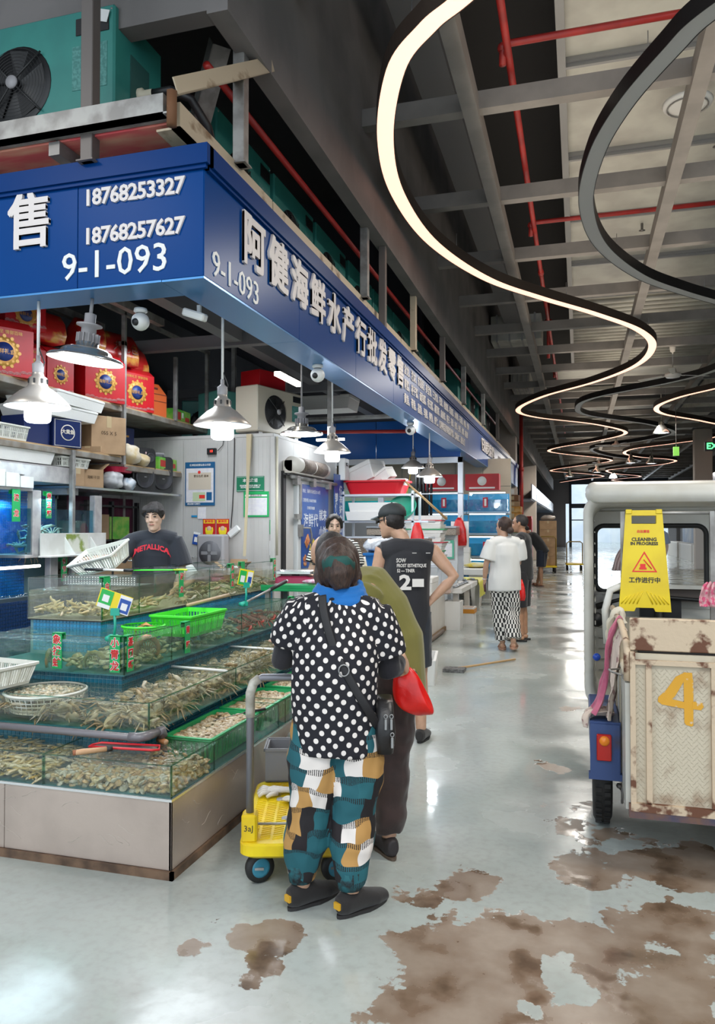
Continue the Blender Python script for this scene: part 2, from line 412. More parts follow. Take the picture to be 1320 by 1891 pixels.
lamp('daylight_portal', 'AREA', (3, 66, 5.5), 900, (.85, .93, 1), 8, (R(-105), 0, 0), 6)
# columns between blocks
for x, y0, mt in ((-2.2, 24.4, 'column_cream'), (-2.2, 36, 'column_cream'), (4.35, 14.9, 'column_cream'), (4.35, 29.9, 'column_cream')):
 struct(MB().box(x - .3, y0, 0, x + .3, y0 + .5, 5.1, bev=.02), 'column', M('column_cream', (.42, .36, .31), .6))
# ================================================================= FASCIA SIGNS
blue = M('blue_sign_panel', (.001, .050, .22), .32, spec=.07, bmp=.02, scale=2)
blue2 = M('blue_sign_soffit', (.05, .22, .50), .28, metal=.35, bmp=.015, scale=2)
blued = M('blue_sign_lip', (.001, .036, .17), .35, spec=.08)
lettm = M('sign_letter_face', (.74, .68, .66), .5)
letts = M('vinyl_letter', (.80, .80, .78), .45)
# near stall fascia: two runs meeting at the corner
sgn = thing('shop_sign', 'blue fascia of the near corner stall with white raised phone numbers and 9-1-093', 'sign', (-1.89, 3.59, 2.83))
SX, SY = -1.89, 3.59
def fpan(x0, x1, nm='panel'):
 MB().box(x0, 0, 0, x1 - .004, .03, .60, bev=.002).build(nm, blue, sgn)
for a, b in ((-6, -4.4), (-4.4, -2.7), (-2.7, -.775), (-.775, 0)): fpan(a, b)
MB().box(-6, -.035, .585, .035, .04, .69).box(-6, -.02, .565, .02, .02, .585).build('top_lip', blued, sgn)
yy = 0
for k in range(15):
 dy = 1.42
 MB().box(-.03, yy + .004, 0, 0, yy + dy, .60, bev=.002).build('panel', blue, sgn); yy += dy
MB().box(-.04, 0, .585, .035, 21.3, .69).box(-.02, 0, .565, .02, 21.3, .585).build('top_lip', blued, sgn)
MB().box(-6, 0, -.012, -.252, .25, -.001).build('soffit', blue2, sgn)
yy = .0
for k in range(15):
 MB().box(-.25, yy + .003, -.012, -.001, yy + 1.42, -.001).build('soffit', blue2, sgn); yy += 1.42
MB().box(-6, .25, 0, -.25, .27, .12).box(-.27, .25, 0, -.25, 21, .12).build('inner_return', blue2, sgn)
def L(s, size, x, z, parent=sgn, **k): return text(s, size, k.pop('mat', lettm), (x, -k.get('ext', .004) - .0005, z), FY, parent, **k)
L('售', .33, -1.235, .385, ext=.009, fat=.007, sx=.92)
L('批发零', .33, -2.45, .385, ext=.009, off=.008, sx=.92)
L('18768253327', .125, -.735, .49, ext=.006, off=.003, sx=.98, spacing=.92)
L('18768257627', .125, -.735, .275, ext=.006, off=.003, sx=.98, spacing=.92)
L('9-1-093', .215, -.88, .115, ext=.003, off=.001, mat=letts)
L('Y', .12, -1.42, .27, ext=.004, off=.003, mat=blued)
def LR(s, size, y, z, parent=sgn, d=None, **k): return text(s, size, k.pop('mat', lettm), (k.get('ext', .004) + .0005, y, z), FX, parent, **k)
LR('9-1-093', .20, .085, .095, ext=.003, d=.004, mat=letts)
for i, ch in enumerate('阿健海鲜水产行批发零售'):
 LR(ch, .335, .45 + i * .392, .365, ext=.008, fat=.010, name='character')
rows = ['波龙、澳龙、东星斑、多宝鱼、三文鱼、花龙、老虎斑、红加吉、大黄鱼、石斑鱼、鲍鱼、海参', '青蟹、梭子蟹、面包蟹、帝王蟹、基围虾、皮皮虾、蛏子、花蛤、扇贝、生蚝、海螺、象拔蚌', '黄鱼、带鱼、昌鱼、马鲛、鲈鱼、虾仁、各种鲜活海鲜批发零售、来料加工、送货上门']
for i, s in enumerate(rows): LR(s, .125, 4.75, .46 - i * .165, ext=.004, off=.002, sx=1.0)
LR('旺达海鲜批发零售', .30, 11.8, .35, ext=.008, fat=.006, name='character')
LR('鲜活水产 冰鲜鱼类 干货礼盒 专业配送 18768259', .15, 15.2, .35, ext=.004, off=.002)
# rusty beams, posts and platform above the fascia
cream = M('rusty_cream_steel', (.52, .43, .31), .55, metal=.15, col2=(.20, .12, .06), scale=7, contrast=(.60, .72), ms=(1, .6, 1))
galv = M('galvanised_steel', (.34, .335, .32), .45, .45, col2=(.22, .21, .20), scale=8)
ply = M('pink_plywood', (.74, .32, .22), .6, col2=(.72, .10, .11), scale=2.5, contrast=(.35, .6), ms=(1, 4, 1))
plf = thing('unit_platform', 'steel platform with pink plywood deck carrying teal units above the blue sign', 'platform', (-2.0, 3.48, 3.62))
for a, b in ((0.05, 1.3), (1.32, 2.6), (2.62, 5.2), (5.22, 7.8), (7.82, 10.4), (10.42, 14.2), (14.22, 20)):
 MB().box(-.05, a, -.02, .0, b, .12).box(-.14, a, -.02, -.0, b, -.008).build('side_rail', cream, plf)
MB().box(-5, -.02, .03, -.06, .03, .14).box(-5, -.02, .03, -.02, .06, .04).build('front_rail', galv, plf)
for x in (-.78, -1.42, -2.1, -2.8):
 MB().box(x - .035, .05, -.055, x + .035, 3.4, .02).build('joist', galv, plf)
for a, b in ((-.05, -.77), (-.79, -1.40), (-1.44, -2.08), (-2.12, -2.8), (-2.82, -4.2)):
 MB().box(b, .07, .022, a, 2.2, .04).build('plywood_board', ply, plf)
MB().box(-1.2, 2.25, .02, -.06, 20, .04).build('deck_plate', galv, plf)
MB().cyl((-.02, .0, -.03), (-.02, .0, .15), .03, 6).build('rusted_weld', M('rust', (.16, .07, .03), .8), plf)
postm = M('steel_post_brown', (.15, .13, .12), .5, .3)
for (x, y, z0, z1, s, mt, lb) in [(-1.98, 4.23, 3.72, 4.45, .075, galv, 'short galvanised post nearest the corner between platform rail and bulkhead'),
  (-1.98, 7.04, 3.72, 4.45, .075, galv, 'short galvanised post beside the third teal unit'), (-1.93, 7.55, 3.5, 5.2, .07, postm, 'tall brown post rising past the bulkhead from the sign'),
  (-1.98, 9.3, 3.72, 4.45, .075, cream, 'short cream post beyond the tall brown post'), (-1.98, 11.4, 3.72, 4.45, .08, postm, 'brown post midway down the platform'),
  (-1.98, 13.6, 3.72, 4.45, .08, galv, 'galvanised post beyond the midway brown one'), (-1.98, 16.5, 3.72, 4.45, .08, galv, 'galvanised post near the far end of the platform'),
  (-1.98, 19.5, 3.72, 4.45, .08, postm, 'last brown post at the far end of the platform'), (-2.57, 3.56, 3.5, 6, .075, postm, 'tall dark post in front of the big teal unit at the top left')]:
 t = thing('steel_post', lb, 'post', (x, y, z0))
 MB().box(-s / 2, -s / 2, 0, s / 2, s / 2, z1 - z0, bev=.004).build('shaft', mt, t)
 MB().box(-s / 2 - .015, -s / 2 - .015, 0, s / 2 + .015, s / 2 + .015, .008).build('foot_plate', mt, t)
def angle_bar(p0, p1, wd, mt, lb, name='diagonal_brace'):
 p0, p1 = Vector(p0), Vector(p1); d = p1 - p0; q = d.to_track_quat('Z', 'Y').to_matrix().to_4x4(); ln = d.length
 t = thing(name, lb, 'brace', p0)
 MB().box(-wd / 2, 0, 0, wd / 2, .008, ln, mat=q).box(-wd / 2, 0, 0, -wd / 2 + .008, wd * .8, ln, mat=q).build('angle_bar', mt, t)
angle_bar((-2.04, 3.5, 3.75), (-1.92, 4.5, 4.44), .11, cream, 'cream angle brace rising from the platform corner to the bulkhead')
angle_bar((-2.6, 4.7, 3.95), (-2.12, 4.25, 4.5), .12, galv, 'grey angle brace behind the corner platform brace')
MB().tube([(-2.2, 4.2, 4.37), (-2.2, 22, 4.37)], .025, 8).build('service_pipe', redp, None, 'thin red service pipe under the bulkhead above the teal units', 'pipe')
# teal refrigeration units
teal = M('teal_enamel', (.035, .235, .20), .42, col2=(.03, .20, .175), scale=3)
blk = M('black_plastic', (.012, .012, .013), .45)
greyp = M('grey_plastic', (.32, .31, .32), .5)
whitep = M('white_plastic', (.78, .78, .76), .4)
def cooler(loc, rotz, wd, dp, ht, lb, fan=.26, fx=0, mt=None, parts=True, group=None):
 """front faces local -Y"""
 t = thing('cooling_unit', lb, 'air conditioner', loc, rotz, group)
 MB().box(-wd / 2, 0, .03, wd / 2, dp, ht, bev=.012).build('casing', mt or teal, t)
 MB().box(-wd / 2 + .05, .02, 0, -wd / 2 + .12, dp - .02, .03).box(wd / 2 - .12, .02, 0, wd / 2 - .05, dp - .02, .03).build('foot_rail', galv, t)
 c = (fx, -.004, ht * .5)
 MB().lathe([(0, .008), (fan * .97, .008), (fan, .0), (fan * 1.02, .0), (fan * 1.02, -.01)], c, 32, axis=(0, -1, 0)).build('fan_opening', blk, t)
 g = MB()
 for k in range(1, 12 if parts else 6):
  r = fan * k / (12 if parts else 6)
  g.tube([(c[0] + r * math.cos(a), -.028 - .02 * (1 - k / 12), c[2] + r * math.sin(a)) for a in [2 * math.pi * q / 28 for q in range(28)]], .0018, 4, close=True)
 for q in range(4):
  a = math.pi / 4 + q * math.pi / 2
  g.tube([(c[0], -.05, c[2]), (c[0] + fan * 1.06 * math.cos(a), -.02, c[2] + fan * 1.06 * math.sin(a))], .006, 5)
 g.build('fan_guard', M('guard_black', (.02, .02, .02), .5), t)
 MB().lathe([(0, .012), (fan * .16, .010), (fan * .17, 0)], (c[0], -.05, c[2]), 16, axis=(0, -1, 0)).build('hub_badge', greyp, t)
 b = MB()
 for q in range(5):
  a = q * 2 * math.pi / 5
  b.add([(c[0] + fan * rr * math.cos(a + da), yv, c[2] + fan * rr * math.sin(a + da)) for rr, da, yv in ((.15, -.3, -.012), (.9, -.1, -.012), (.92, .5, -.022), (.15, .4, -.022))], [(0, 1, 2, 3)])
 b.build('fan_blade', blk, t)
 if parts:
  MB().box(wd * .28, -.006, ht * .80, wd * .47, .0, ht * .93, bev=.002).build('badge', blk, t)
  MB().box(wd * .26, -.003, ht * .38, wd * .46, 0, ht * .72).build('label_sheet', M('teal_label', (.10, .30, .27), .6, col2=(.05, .2, .18), scale=60), t)
  sc = MB()
  for sx in (-1, 1):
   for z in (.06, ht - .03):
    sc.lathe([(0, .004), (.006, .003), (.007, 0)], (sx * (wd / 2 - .02), 0, z), 8, axis=(0, -1, 0))
  sc.build('screws', seam, t)
 return t
u = cooler((-3.16, 3.78, 3.78), 0, 1.18, .52, .77, 'big teal cooling unit with a black fan at the top left', .235, -.08)
MB().box(.585, .16, .22, .597, .36, .56).build('side_recess', M('dark_recess', (.02, .09, .08), .7), u)
MB().lathe([(.045, 0), (.045, .03), (.03, .035), (.03, .10)], (.59, .26, .36), 16, axis=(1, 0, 0)).build('pipe_flange', M('cream_plastic', (.6, .55, .42), .5), u)
MB().tube([(.66, .26, .36), (.80, .27, .37), (.90, .34, .34), (.95, .46, .22), (.95, .6, .02)], [.026, .028, .026, .03, .03], 12).build('hose', blk, u)
MB().cbox((.52, -.012, .70), (.075, .004, .07), (0, .3, 0)).build('paper_tag', whitep, u)
for i in range(8):
 cooler((-2.45, 5.33 + i * 1.06 + (.05 if i > 2 else 0), 3.70), R(90), .98, .45, .80, ('first teal unit behind the corner brace of the platform', 'second teal unit in the row above the blue sign', 'third teal unit in the row beside the short post',
  'fourth teal unit in the row past the tall brown post', 'fifth teal unit above the sign', 'sixth teal unit above the sign', 'seventh teal unit above the sign', 'eighth teal unit above the sign')[i], .21, -.12, parts=i < 3, group='teal units in a row above the blue sign')
for i in range(4):
 cooler((-2.3, 15.6 + i * 1.5, 3.75), R(90), 1.0, .5, .95, ('first', 'second', 'third', 'fourth')[i] + ' of the distant teal units over the far part of the blue fascia', .25, parts=False, group='distant teal units over the far fascia')
# right-hand block of stalls across the aisle, far
rs = thing('far_shop_sign', 'long grey-blue shiny fascia across the aisle beyond the white cart', 'sign', (4.75, 14, 2.83))
shiny = M('shiny_blue_panel', (.16, .20, .34), .18, .5, bmp=.3, scale=3)
for k in range(12): MB().box(0, k * 3.6 - 2, 0, .05, k * 3.6 + 1.58, .7, bev=.004).build('panel', shiny, rs)
for k in range(3): text(['鲜活水产批发', '冰鲜海鲜零售', '生猛海鲜专卖'][k], .42, lettm, (-.02, 14 + k * 9, .36), (R(90), 0, R(-90)), rs, ext=.01, off=.01)
for k in range(7):
 t = thing('stall_front', ('nearest', 'second', 'third', 'fourth', 'fifth', 'sixth', 'furthest')[k] + ' stall front with a pale counter under the fascia across the aisle', 'stall', (5.1, 14 + k * 5, 0), group='far stall fronts across the aisle')
 MB().box(.5, -2.3, 0, .7, 2.3, 2.8).build('back_wall', M('far_stall_wall', (.33, .35, .38), .6, col2=(.12, .18, .3), scale=.8), t)
 MB().box(-.3, -2.2, 0, .3, 2.2, .75, bev=.01).build('counter', M('pale_counter', (.6, .6, .58), .4), t)
for i in range(6):
 cooler((5.2, 17 + i * 2.2 + (i // 3) * 1.4, 3.62), R(-90), 1.3, .5, 1.25, ('nearest', 'second', 'third', 'fourth', 'fifth', 'furthest')[i] + ' tall teal unit above the fascia across the aisle', .3, parts=False, group='teal units above the far fascia')
# beyond the near block on the left: silver fascia of the second block
s2 = thing('silver_fascia', 'silver lit fascia of the second stall block at the far left of the aisle', 'sign', (-1.9, 33, 2.75))
for k in range(8): MB().box(-.05, k * 4, 0, 0, k * 4 + 3.95, .62, bev=.004).build('panel', M('silver_panel', (.42, .42, .46), .25, .5, bmp=.3, scale=4), s2)
struct(MB().box(-6, 26, 0, -5.9, 62, 4).box(-3.2, 33, 2.7, -1.95, 62, 2.75), 'wall_second_block', MATS['far_stall_wall'])
t = thing('fire_hydrant_cabinet', 'red fire cabinet standing by the second block of stalls', 'cabinet', (-1.95, 33.5, 0))
MB().box(-.35, -.3, 0, 0, .4, 2.0, bev=.01).build('body', redp, t); MB().box(0, -.26, .1, .015, .36, 1.9).build('door', redp, t)
# ================================================================= LIGHT STRIPS, FANS, PENDANTS
def catmull(pts, n=8):
 out = []
 P_ = [pts[0]] + list(pts) + [pts[-1]]
 for i in range(1, len(P_) - 2):
  p0, p1, p2, p3 = [np.array(P_[j], float) for j in (i - 1, i, i + 1, i + 2)]
  for k in range(n):
   t = k / n
   out.append(tuple(.5 * (2 * p1 + (p2 - p0) * t + (2 * p0 - 5 * p1 + 4 * p2 - p3) * t * t + (3 * p1 - p0 - 3 * p2 + p3) * t ** 3)))
 out.append(tuple(pts[-1])); return out
ledm = M('warm_light_diffuser', (.9, .8, .7), .4, em=(1, .50, .35), es=1.8)
offm = M('unlit_diffuser', (.50, .48, .46), .5)
hous = M('black_strip_housing', (.018, .016, .016), .45)
hous2 = M('brown_strip_housing', (.06, .04, .03), .5)
def strip(name, label, pts, lit, z=4.8, wd=.069, h=.13, group=None):
 t = thing(name, label, 'light', (0, 0, z), group=group)
 c = catmull(pts, 9)
 def sweep(rect):
  rings = []
  for i, p in enumerate(c):
   a = np.array(c[max(i - 1, 0)]); b = np.array(c[min(i + 1, len(c) - 1)]); d = (b - a) / np.linalg.norm(b - a)
   nx, ny = -d[1], d[0]
   rings.append([(p[0] + nx * u, p[1] + ny * u, v) for u, v in rect])
  return rings
 m = MB(); m.loft(sweep([(-wd - .006, -.004), (-wd - .006, h), (wd + .006, h), (wd + .006, -.004), (wd, -.004), (wd, h - .01), (-wd, h - .01), (-wd, -.004)]), smooth=False, cap=False)
 m.build('housing', hous2 if lit else hous, t)
 m = MB(); m.loft(sweep([(-wd, 0), (-wd, .01), (wd, .01), (wd, 0)]), smooth=False); m.build('diffuser', ledm if lit else offm, t)
 for i in range(4, len(c) - 4, 18):
  if c[i][1] < 34: MB().cyl((c[i][0], c[i][1], h), (c[i][0], c[i][1], .34), .004, 5).build('hanger_cable', seam, t)
 return t
s1 = [(-.2, 4.25), (-.69, 4.67), (-.94, 4.87), (-1.25, 5.27), (-1.56, 6.2), (-1.70, 7.28), (-1.60, 8.65), (-1.15, 10.08), (-.5, 11.14), (.27, 12.22), (.98, 13.43), (1.30, 14.71), (1.14, 16.3), (.38, 17.9), (-.87, 19.6),
 (-1.62, 21.6), (-1.2, 23.2), (.52, 25.3), (1.58, 27.9), (.63, 30.2), (-.82, 32.2), (-1.2, 33.8), (-.3, 35.6), (1.03, 37.6), (1.5, 39.6), (.05, 41.9), (-1.55, 45.2), (.2, 48), (1.5, 51), (0, 54), (-1.3, 57)]
strip('light_strip', 'lit winding warm light strip nearest the stalls, sweeping up over the blue fascia', s1, True)
s2_ = [(1.5, 4.6), (.85, 5.23), (.63, 5.6), (.35, 6.25), (.16, 7.02), (.09, 8.06), (.27, 9.28), (.78, 10.53), (1.41, 11.43), (2.2, 12.4), (2.9, 13.6), (3.15, 15.2), (2.8, 17.2), (2.1, 18.4), (.43, 20.1), (-.01, 21.6), (.3, 23.3), (2.2, 25.9), (3.17, 28.4), (2.3, 30.6),
 (.9, 32.2), (.53, 33.8), (1.3, 36.6), (2.9, 39.9), (1.6, 43), (.6, 46), (2, 49), (3, 52)]
strip('light_strip', 'unlit black winding light strip in the middle of the ceiling', s2_, False)
s3 = [(4.9, 12.5), (5.2, 15), (4.4, 17.8), (3.11, 19.6), (2.41, 20.73), (2.06, 22.16), (2.4, 23.6), (3.7, 25.5), (5.0, 27.9), (4.7, 30.2), (3.5, 32.0), (2.2, 33.6), (1.96, 35.6), (2.75, 37.6), (4.1, 39.1), (4.6, 40.5), (4.0, 42.6), (2.5, 44.2), (1.55, 45.9), (2.2, 48.8), (3.8, 51.8), (2.2, 55), (3.6, 58)]
strip('light_strip', 'lit winding warm light strip furthest from the stalls, partly out of frame', s3, True)
# ceiling fans
def fan(loc, rz, lb):
 t = thing('ceiling_fan', lb, 'fan', loc, rz)
 f = M('cream_enamel', (.62, .58, .52), .35)
 MB().lathe([(.0, .66), (.06, .66), (.065, .62), (.045, .5), (.012, .48), (.012, .18), (.05, .17), (.075, .10), (.08, .06)], (0, 0, 0), 18).build('canopy_and_rod', f, t)
 MB().lathe([(.08, .07), (.15, .055), (.16, .02), (.13, -.02), (.0, -.03)], (0, 0, 0), 24).build('motor', f, t)
 for k in range(3):
  a = k * 2 * math.pi / 3; mt = Matrix.Rotation(a, 4, 'Z')
  MB().box(.12, -.02, .02, .26, .02, .03, mat=mt).add([mt @ Vector(v) for v in [(.22, -.05, .02), (.75, -.075, .01), (.76, .05, .03), (.22, .045, .035), (.22, -.05, .026), (.75, -.075, .016), (.76, .05, .036), (.22, .045, .041)]],
   [(0, 1, 2, 3), (4, 5, 6, 7), (0, 1, 5, 4), (1, 2, 6, 5), (2, 3, 7, 6), (3, 0, 4, 7)]).build('blade', f, t)
fan((1.83, 16.4, 4.55), .4, 'cream ceiling fan nearest the camera, left of the unlit strip')
fan((1.34, 29.6, 4.55), .9, 'cream ceiling fan further down the hall between two lit strips')
fan((.9, 38, 4.55), .2, 'smallest and most distant cream ceiling fan')
t = thing('ceiling_vent', 'round white ceiling vent disc fixed to the pale roof panels', 'vent', (1.12, 8.55, 5.95))
MB().lathe([(.0, -.02), (.14, -.03), (.24, -.01), (.25, .02), (.0, .05)], n=28).build('disc', whitep, t)
MB().tube([(.2 * math.cos(a), .2 * math.sin(a), -.03) for a in [q * math.pi / 12 for q in range(24)]], .008, 5, close=True).build('ring', galv, t)
for i, (x, y, z) in enumerate([(1.62, 9.9, 6.1), (.96, 12.4, 6.1), (1.9, 13.1, 6.1)]):
 t = thing('ceiling_sprinkler', ('nearest', 'middle', 'furthest')[i] + ' small sprinkler head under the pale roof panels', 'sprinkler', (x, y, z), group='sprinkler heads under the pale panels')
 MB().lathe([(.0, .1), (.02, .1), (.02, 0), (.05, -.01), (0, -.02)], n=10).build('head', galv, t)
bay = M('highbay_emitter', (.9, .9, .9), .4, em=(.9, .95, 1), es=6)
alu = M('spun_aluminium', (.72, .70, .66), .22, .9)
for i, (x, y) in enumerate([(2.4, 24.5), (2.2, 35.4), (.9, 41), (1.9, 46), (-.5, 44), (3.1, 36), (1.9, 53)]):
 t = thing('high_bay_lamp', ('lit high-bay lamp shade hanging beneath the third light strip, nearest', 'lit high-bay lamp shade past the third strip', 'far high-bay lamp in the crowd of loops', 'far high-bay lamp near the end windows',
  'far high-bay lamp on the stall side', 'far high-bay lamp on the side of the carts', 'last high-bay lamp by the end windows')[i], 'lamp', (x, y, 4.35))
 MB().lathe([(.24, 0), (.22, .06), (.12, .22), (.08, .24), (.08, .34), (.02, .36), (.01, 1.60)], n=20).build('shade', alu, t)
 MB().lathe([(0, .02), (.21, .02)], n=20).build('emitter', bay, t)
# pendants
bulbm = M('frosted_bulb', (.95, .95, .95), .4, em=(.92, .97, 1), es=14)
brush = M('brushed_shade', (.44, .40, .36), .35, .55, bmp=.05, scale=20)
innerm = M('shade_inside', (.50, .56, .64), .3, .4)
def pendant(loc, label, top, watts=14, r=.185, detail=True):
 t = thing('pendant_lamp', label, 'lamp', loc)
 s = r / .185; n = 28
 MB().lathe([(a * s, b * s) for a, b in [(.185, 0), (.186, .006), (.15, .045), (.10, .09), (.062, .115), (.055, .125), (.05, .17), (.034, .18), (.03, .2)]], n=n).build('shade', brush, t)
 MB().lathe([(a * s, b * s) for a, b in [(.183, .002), (.148, .041), (.098, .086), (.05, .11), (0, .112)]], n=n).build('shade_lining', innerm, t)
 MB().lathe([(a * s, b * s) for a, b in [(0, -.088), (.058, -.088), (.070, -.078), (.073, -.062), (.073, .0), (.05, .03), (0, .03)]], n=n).build('bulb', bulbm, t)
 MB().lathe([(a * s, b * s) for a, b in [(.032, .2), (.034, .25), (.02, .26), (.012, .27), (.012, .30), (0, .30)]], n=14).build('lamp_holder', greyp, t)
 if detail:
  sl = MB()
  for k in range(8):
   a = k * math.pi / 4 + .3; sl.cbox((.054 * s * math.cos(a), .054 * s * math.sin(a), .148 * s), (.006, .012, .026), (0, 0, a))
  sl.build('vent_slots', blk, t)
 MB().cyl((0, 0, .29 * s), (0, 0, top - loc[2]), .009, 8).build('rod', whitep, t)
 MB().tube([(0.02, 0, .2), (.035, .01, .26), (.015, 0, .32), (.0, .0, .36)], .004, 6).build('wire', blk, t)
 lamp('pendant_bulb_light', 'POINT', (0, 0, -.115 * s), watts, COOL, .05, parent=t)
 return t
def disc_lamp(loc, label, top, watts=24, r=.21, tilt=0):
 t = thing('disc_pendant_lamp', label, 'lamp', loc)
 MB().lathe([(r, 0), (r * 1.01, .006), (r * .96, .02), (r * .70, .035), (r * .66, .055), (r * .55, .07), (r * .3, .075), (r * .3, .105), (r * .2, .11)], n=32).build('reflector', alu, t)
 MB().lathe([(0, .012), (r * .74, .012), (r * .80, .005), (r * .99, .002)], n=32).build('emitter', M('disc_emitter', (.95, .95, .95), .4, em=(.92, .97, 1), es=7), t)
 hs = MB()
 for k in range(14):
  a = k * 2 * math.pi / 14; hs.cbox((r * .27 * math.cos(a), r * .27 * math.sin(a), .13), (.02, .004, .05), (0, 0, a))
 hs.build('heat_sink_fins', greyp, t)
 MB().lathe([(r * .2, .11), (r * .2, .19), (r * .34, .2), (r * .34, .21), (r * .15, .22), (r * .15, .27), (.0, .28)], n=18).build('driver', greyp, t)
 MB().cyl((0, 0, .27), (0, 0, top - loc[2]), .010, 8).build('rod', greyp, t)
 lamp('disc_lamp_light', 'SPOT', (0, 0, -.02), watts, COOL, .12, spot=150, parent=t)
 t.rotation_euler = (0, tilt, 0)
 return t
disc_lamp((-2.72, 3.74, 2.46), 'flat aluminium disc lamp hanging from the sign soffit at the left edge', 2.82, tilt=R(7))
pendant((-3.01, 3.70, 2.20), 'cone pendant lamp below the disc lamp at the left edge, lit', 2.82)
pendant((-2.21, 4.46, 2.16), 'cone pendant lamp hanging inside the near corner of the blue sign, lit', 3.45)
disc_lamp((-2.62, 7.02, 2.42), 'flat disc lamp hanging in front of the beige outdoor unit on the cold room', 3.45, 40)
pendant((-2.36, 7.20, 2.25), 'cone pendant lamp hanging beside the cold room door, lit', 3.45, 14)
pendant((-1.99, 10.4, 2.21), 'cone pendant lamp below the white dome camera over the second stall, lit brighter', 3.45, 14)
pendant((-2.5, 11.7, 2.44), 'cone pendant lamp over the foam trays, left of the brighter one', 3.45, 14)
pendant((-2.55, 17.4, 2.5), 'small far pendant lamp behind the window frame of the second stall', 3.45, 26, detail=False)
t = thing('strip_lamp', 'slim lit batten lamp under the ceiling behind the sign', 'lamp', (-2.75, 7.0, 2.95))
MB().box(-.03, -.3, 0, .03, .3, .04).build('batten', M('batten_glow', (.9, .9, .9), .4, em=(1, .93, .8), es=5), t)
t = thing('strip_lamp', 'pair of slim lit batten lamps beside the blue cross wall', 'lamp', (-4.1, 12.4, 3.0))
MB().box(-.25, -.03, 0, .0, .03, .04).build('batten', MATS['batten_glow'], t)
MB().box(.05, -.03, 0, .25, .03, .04).build('batten', MATS['batten_glow'], t)
# cameras under the soffit
def dome_cam(loc, lb, s=1):
 t = thing('dome_camera', lb, 'camera', loc)
 MB().lathe([(.0, .0), (.04 * s, 0), (.045 * s, -.02 * s), (.03 * s, -.03 * s)], n=16).build('mount', whitep, t)
 MB().ball((0, 0, -.085 * s), .058 * s, 20, 14).build('ball_housing', whitep, t)
 MB().lathe([(0, .008), (.022 * s, .006), (.026 * s, -.01)], (-.005, -.052 * s, -.10 * s), 16, axis=(-.1, -1, -.35)).build('lens', blk, t)
 return t
dome_cam((-2.02, 5.78, 2.82), 'white ball camera hanging under the sign soffit, lens facing out')
dome_cam((-2.02, 9.3, 2.82), 'white ball camera hanging further along the soffit, above the foam trays', 1.1)
dome_cam((-2.45, 3.88, 2.78), 'round glass dome camera tucked behind the sign corner', .9)
t = thing('wifi_box', 'small white router box mounted at the inner corner of the sign', 'router', (-2.14, 3.96, 2.74))
MB().cbox((0, 0, 0), (.13, .10, .045), (.2, .3, .3), bev=.008).build('casing', whitep, t); MB().cbox((0, .05, .04), (.02, .02, .06)).build('bracket', whitep, t)
t = thing('exit_sign', 'green glowing exit sign hanging across the aisle', 'sign', (3.3, 21.5, 3.62))
MB().box(-.15, -.03, -.12, .45, .03, .12).build('box', blk, t)
text('EXIT', .22, M('exit_green', (.1, .8, .2), .4, em=(.1, 1, .25), es=2.5), (-.11, -.034, 0), FY, t, ext=.002, off=.006)
MB().cyl((.15, 0, .12), (.15, 0, 1.5), .01, 6).build('rod', galv, t)
t = thing('exit_sign', 'small green exit sign further down the aisle', 'sign', (2.75, 24, 3.75))
MB().box(-.08, -.03, -.13, .08, .03, .13).build('box', M('exit_yellowgreen', (.2, .5, .1), .4, em=(.3, .8, .1), es=.5), t); MB().cyl((0, 0, .12), (0, 0, 1.4), .01, 6).build('rod', galv, t)
# ================================================================= CARGO TRICYCLE
white_rust = M('rusty_white_paint', (.56, .49, .37), .5, col2=(.22, .11, .05), scale=8, contrast=(.54, .76), detail=8, bmp=.1, bscale=30)
rust_edge = M('rust_heavy', (.56, .44, .31), .7, col2=(.13, .05, .025), scale=9, contrast=(.54, .60), detail=10, bmp=.2, bscale=40)
whs = M('white_fibreglass', (.62, .61, .56), .38, col2=(.52, .50, .44), scale=3)
bluep = M('blue_fender_paint', (.035, .07, .20), .45, col2=(.06, .04, .03), scale=6, contrast=(.55, .75))
rub = M('black_rubber', (.012, .012, .012), .6)
tr = thing('cargo_tricycle', 'rusty white cargo tricycle with number 4 on its tailgate and white cab', 'tricycle', (.21, 3.55, 0))
def T(m, n, mt, **k): return m.build(n, mt, tr, **k)
tg = T(MB().box(0, 0, .29, 1.02, .02, .95), 'tailgate', white_rust)
for x0, x1, z0, z1 in ((0, .022, .27, .96), (.065, .088, .31, .92), (.325, .345, .31, .92), (.35, .37, .31, .92), (.60, .625, .31, .92), (.99, 1.02, .27, .96)): MB().box(x0, -.021, z0, x1, 0, z1).build('stile', rust_edge, tg)
MB().box(.0, -.024, .27, 1.02, 0, .305).build('rail', rust_edge, tg); MB().box(.02, -.022, .905, 1.02, 0, .925).build('rail', rust_edge, tg)
def plates(x0, x1, z0, z1, yv, nm='tread_plate_bumps'):
 b = MB(); i = 0; z = z0 + .008
 while z < z1 - .008:
  x = x0 + .008 + (.0105 if i % 2 else 0); j = 0
  while x < x1 - .006:
   a = R(45) if (i + j) % 2 else R(-45)
   mt = Matrix.Translation((x, yv, z)) @ Matrix.Rotation(a, 4, 'Y')
   b.add([mt @ Vector(v) for v in [(-.010, 0, 0), (0, 0, -.0028), (.010, 0, 0), (0, 0, .0028), (-.006, -.0022, 0), (.006, -.0022, 0)]], [(0, 1, 5, 4), (1, 2, 5), (2, 3, 4, 5), (3, 0, 4)], 0, True)
   x += .021; j += 1
  z += .0125; i += 1
 return b
plates(.092, .322, .31, .90, -.001).build('tread_plate_bumps', white_rust, tg, kind='stuff')
plates(.0235, .064, .31, .90, -.001).build('tread_plate_bumps', white_rust, tg, kind='stuff')
plates(.40, .60, .31, .90, -.001).build('tread_plate_bumps', white_rust, tg, kind='stuff')
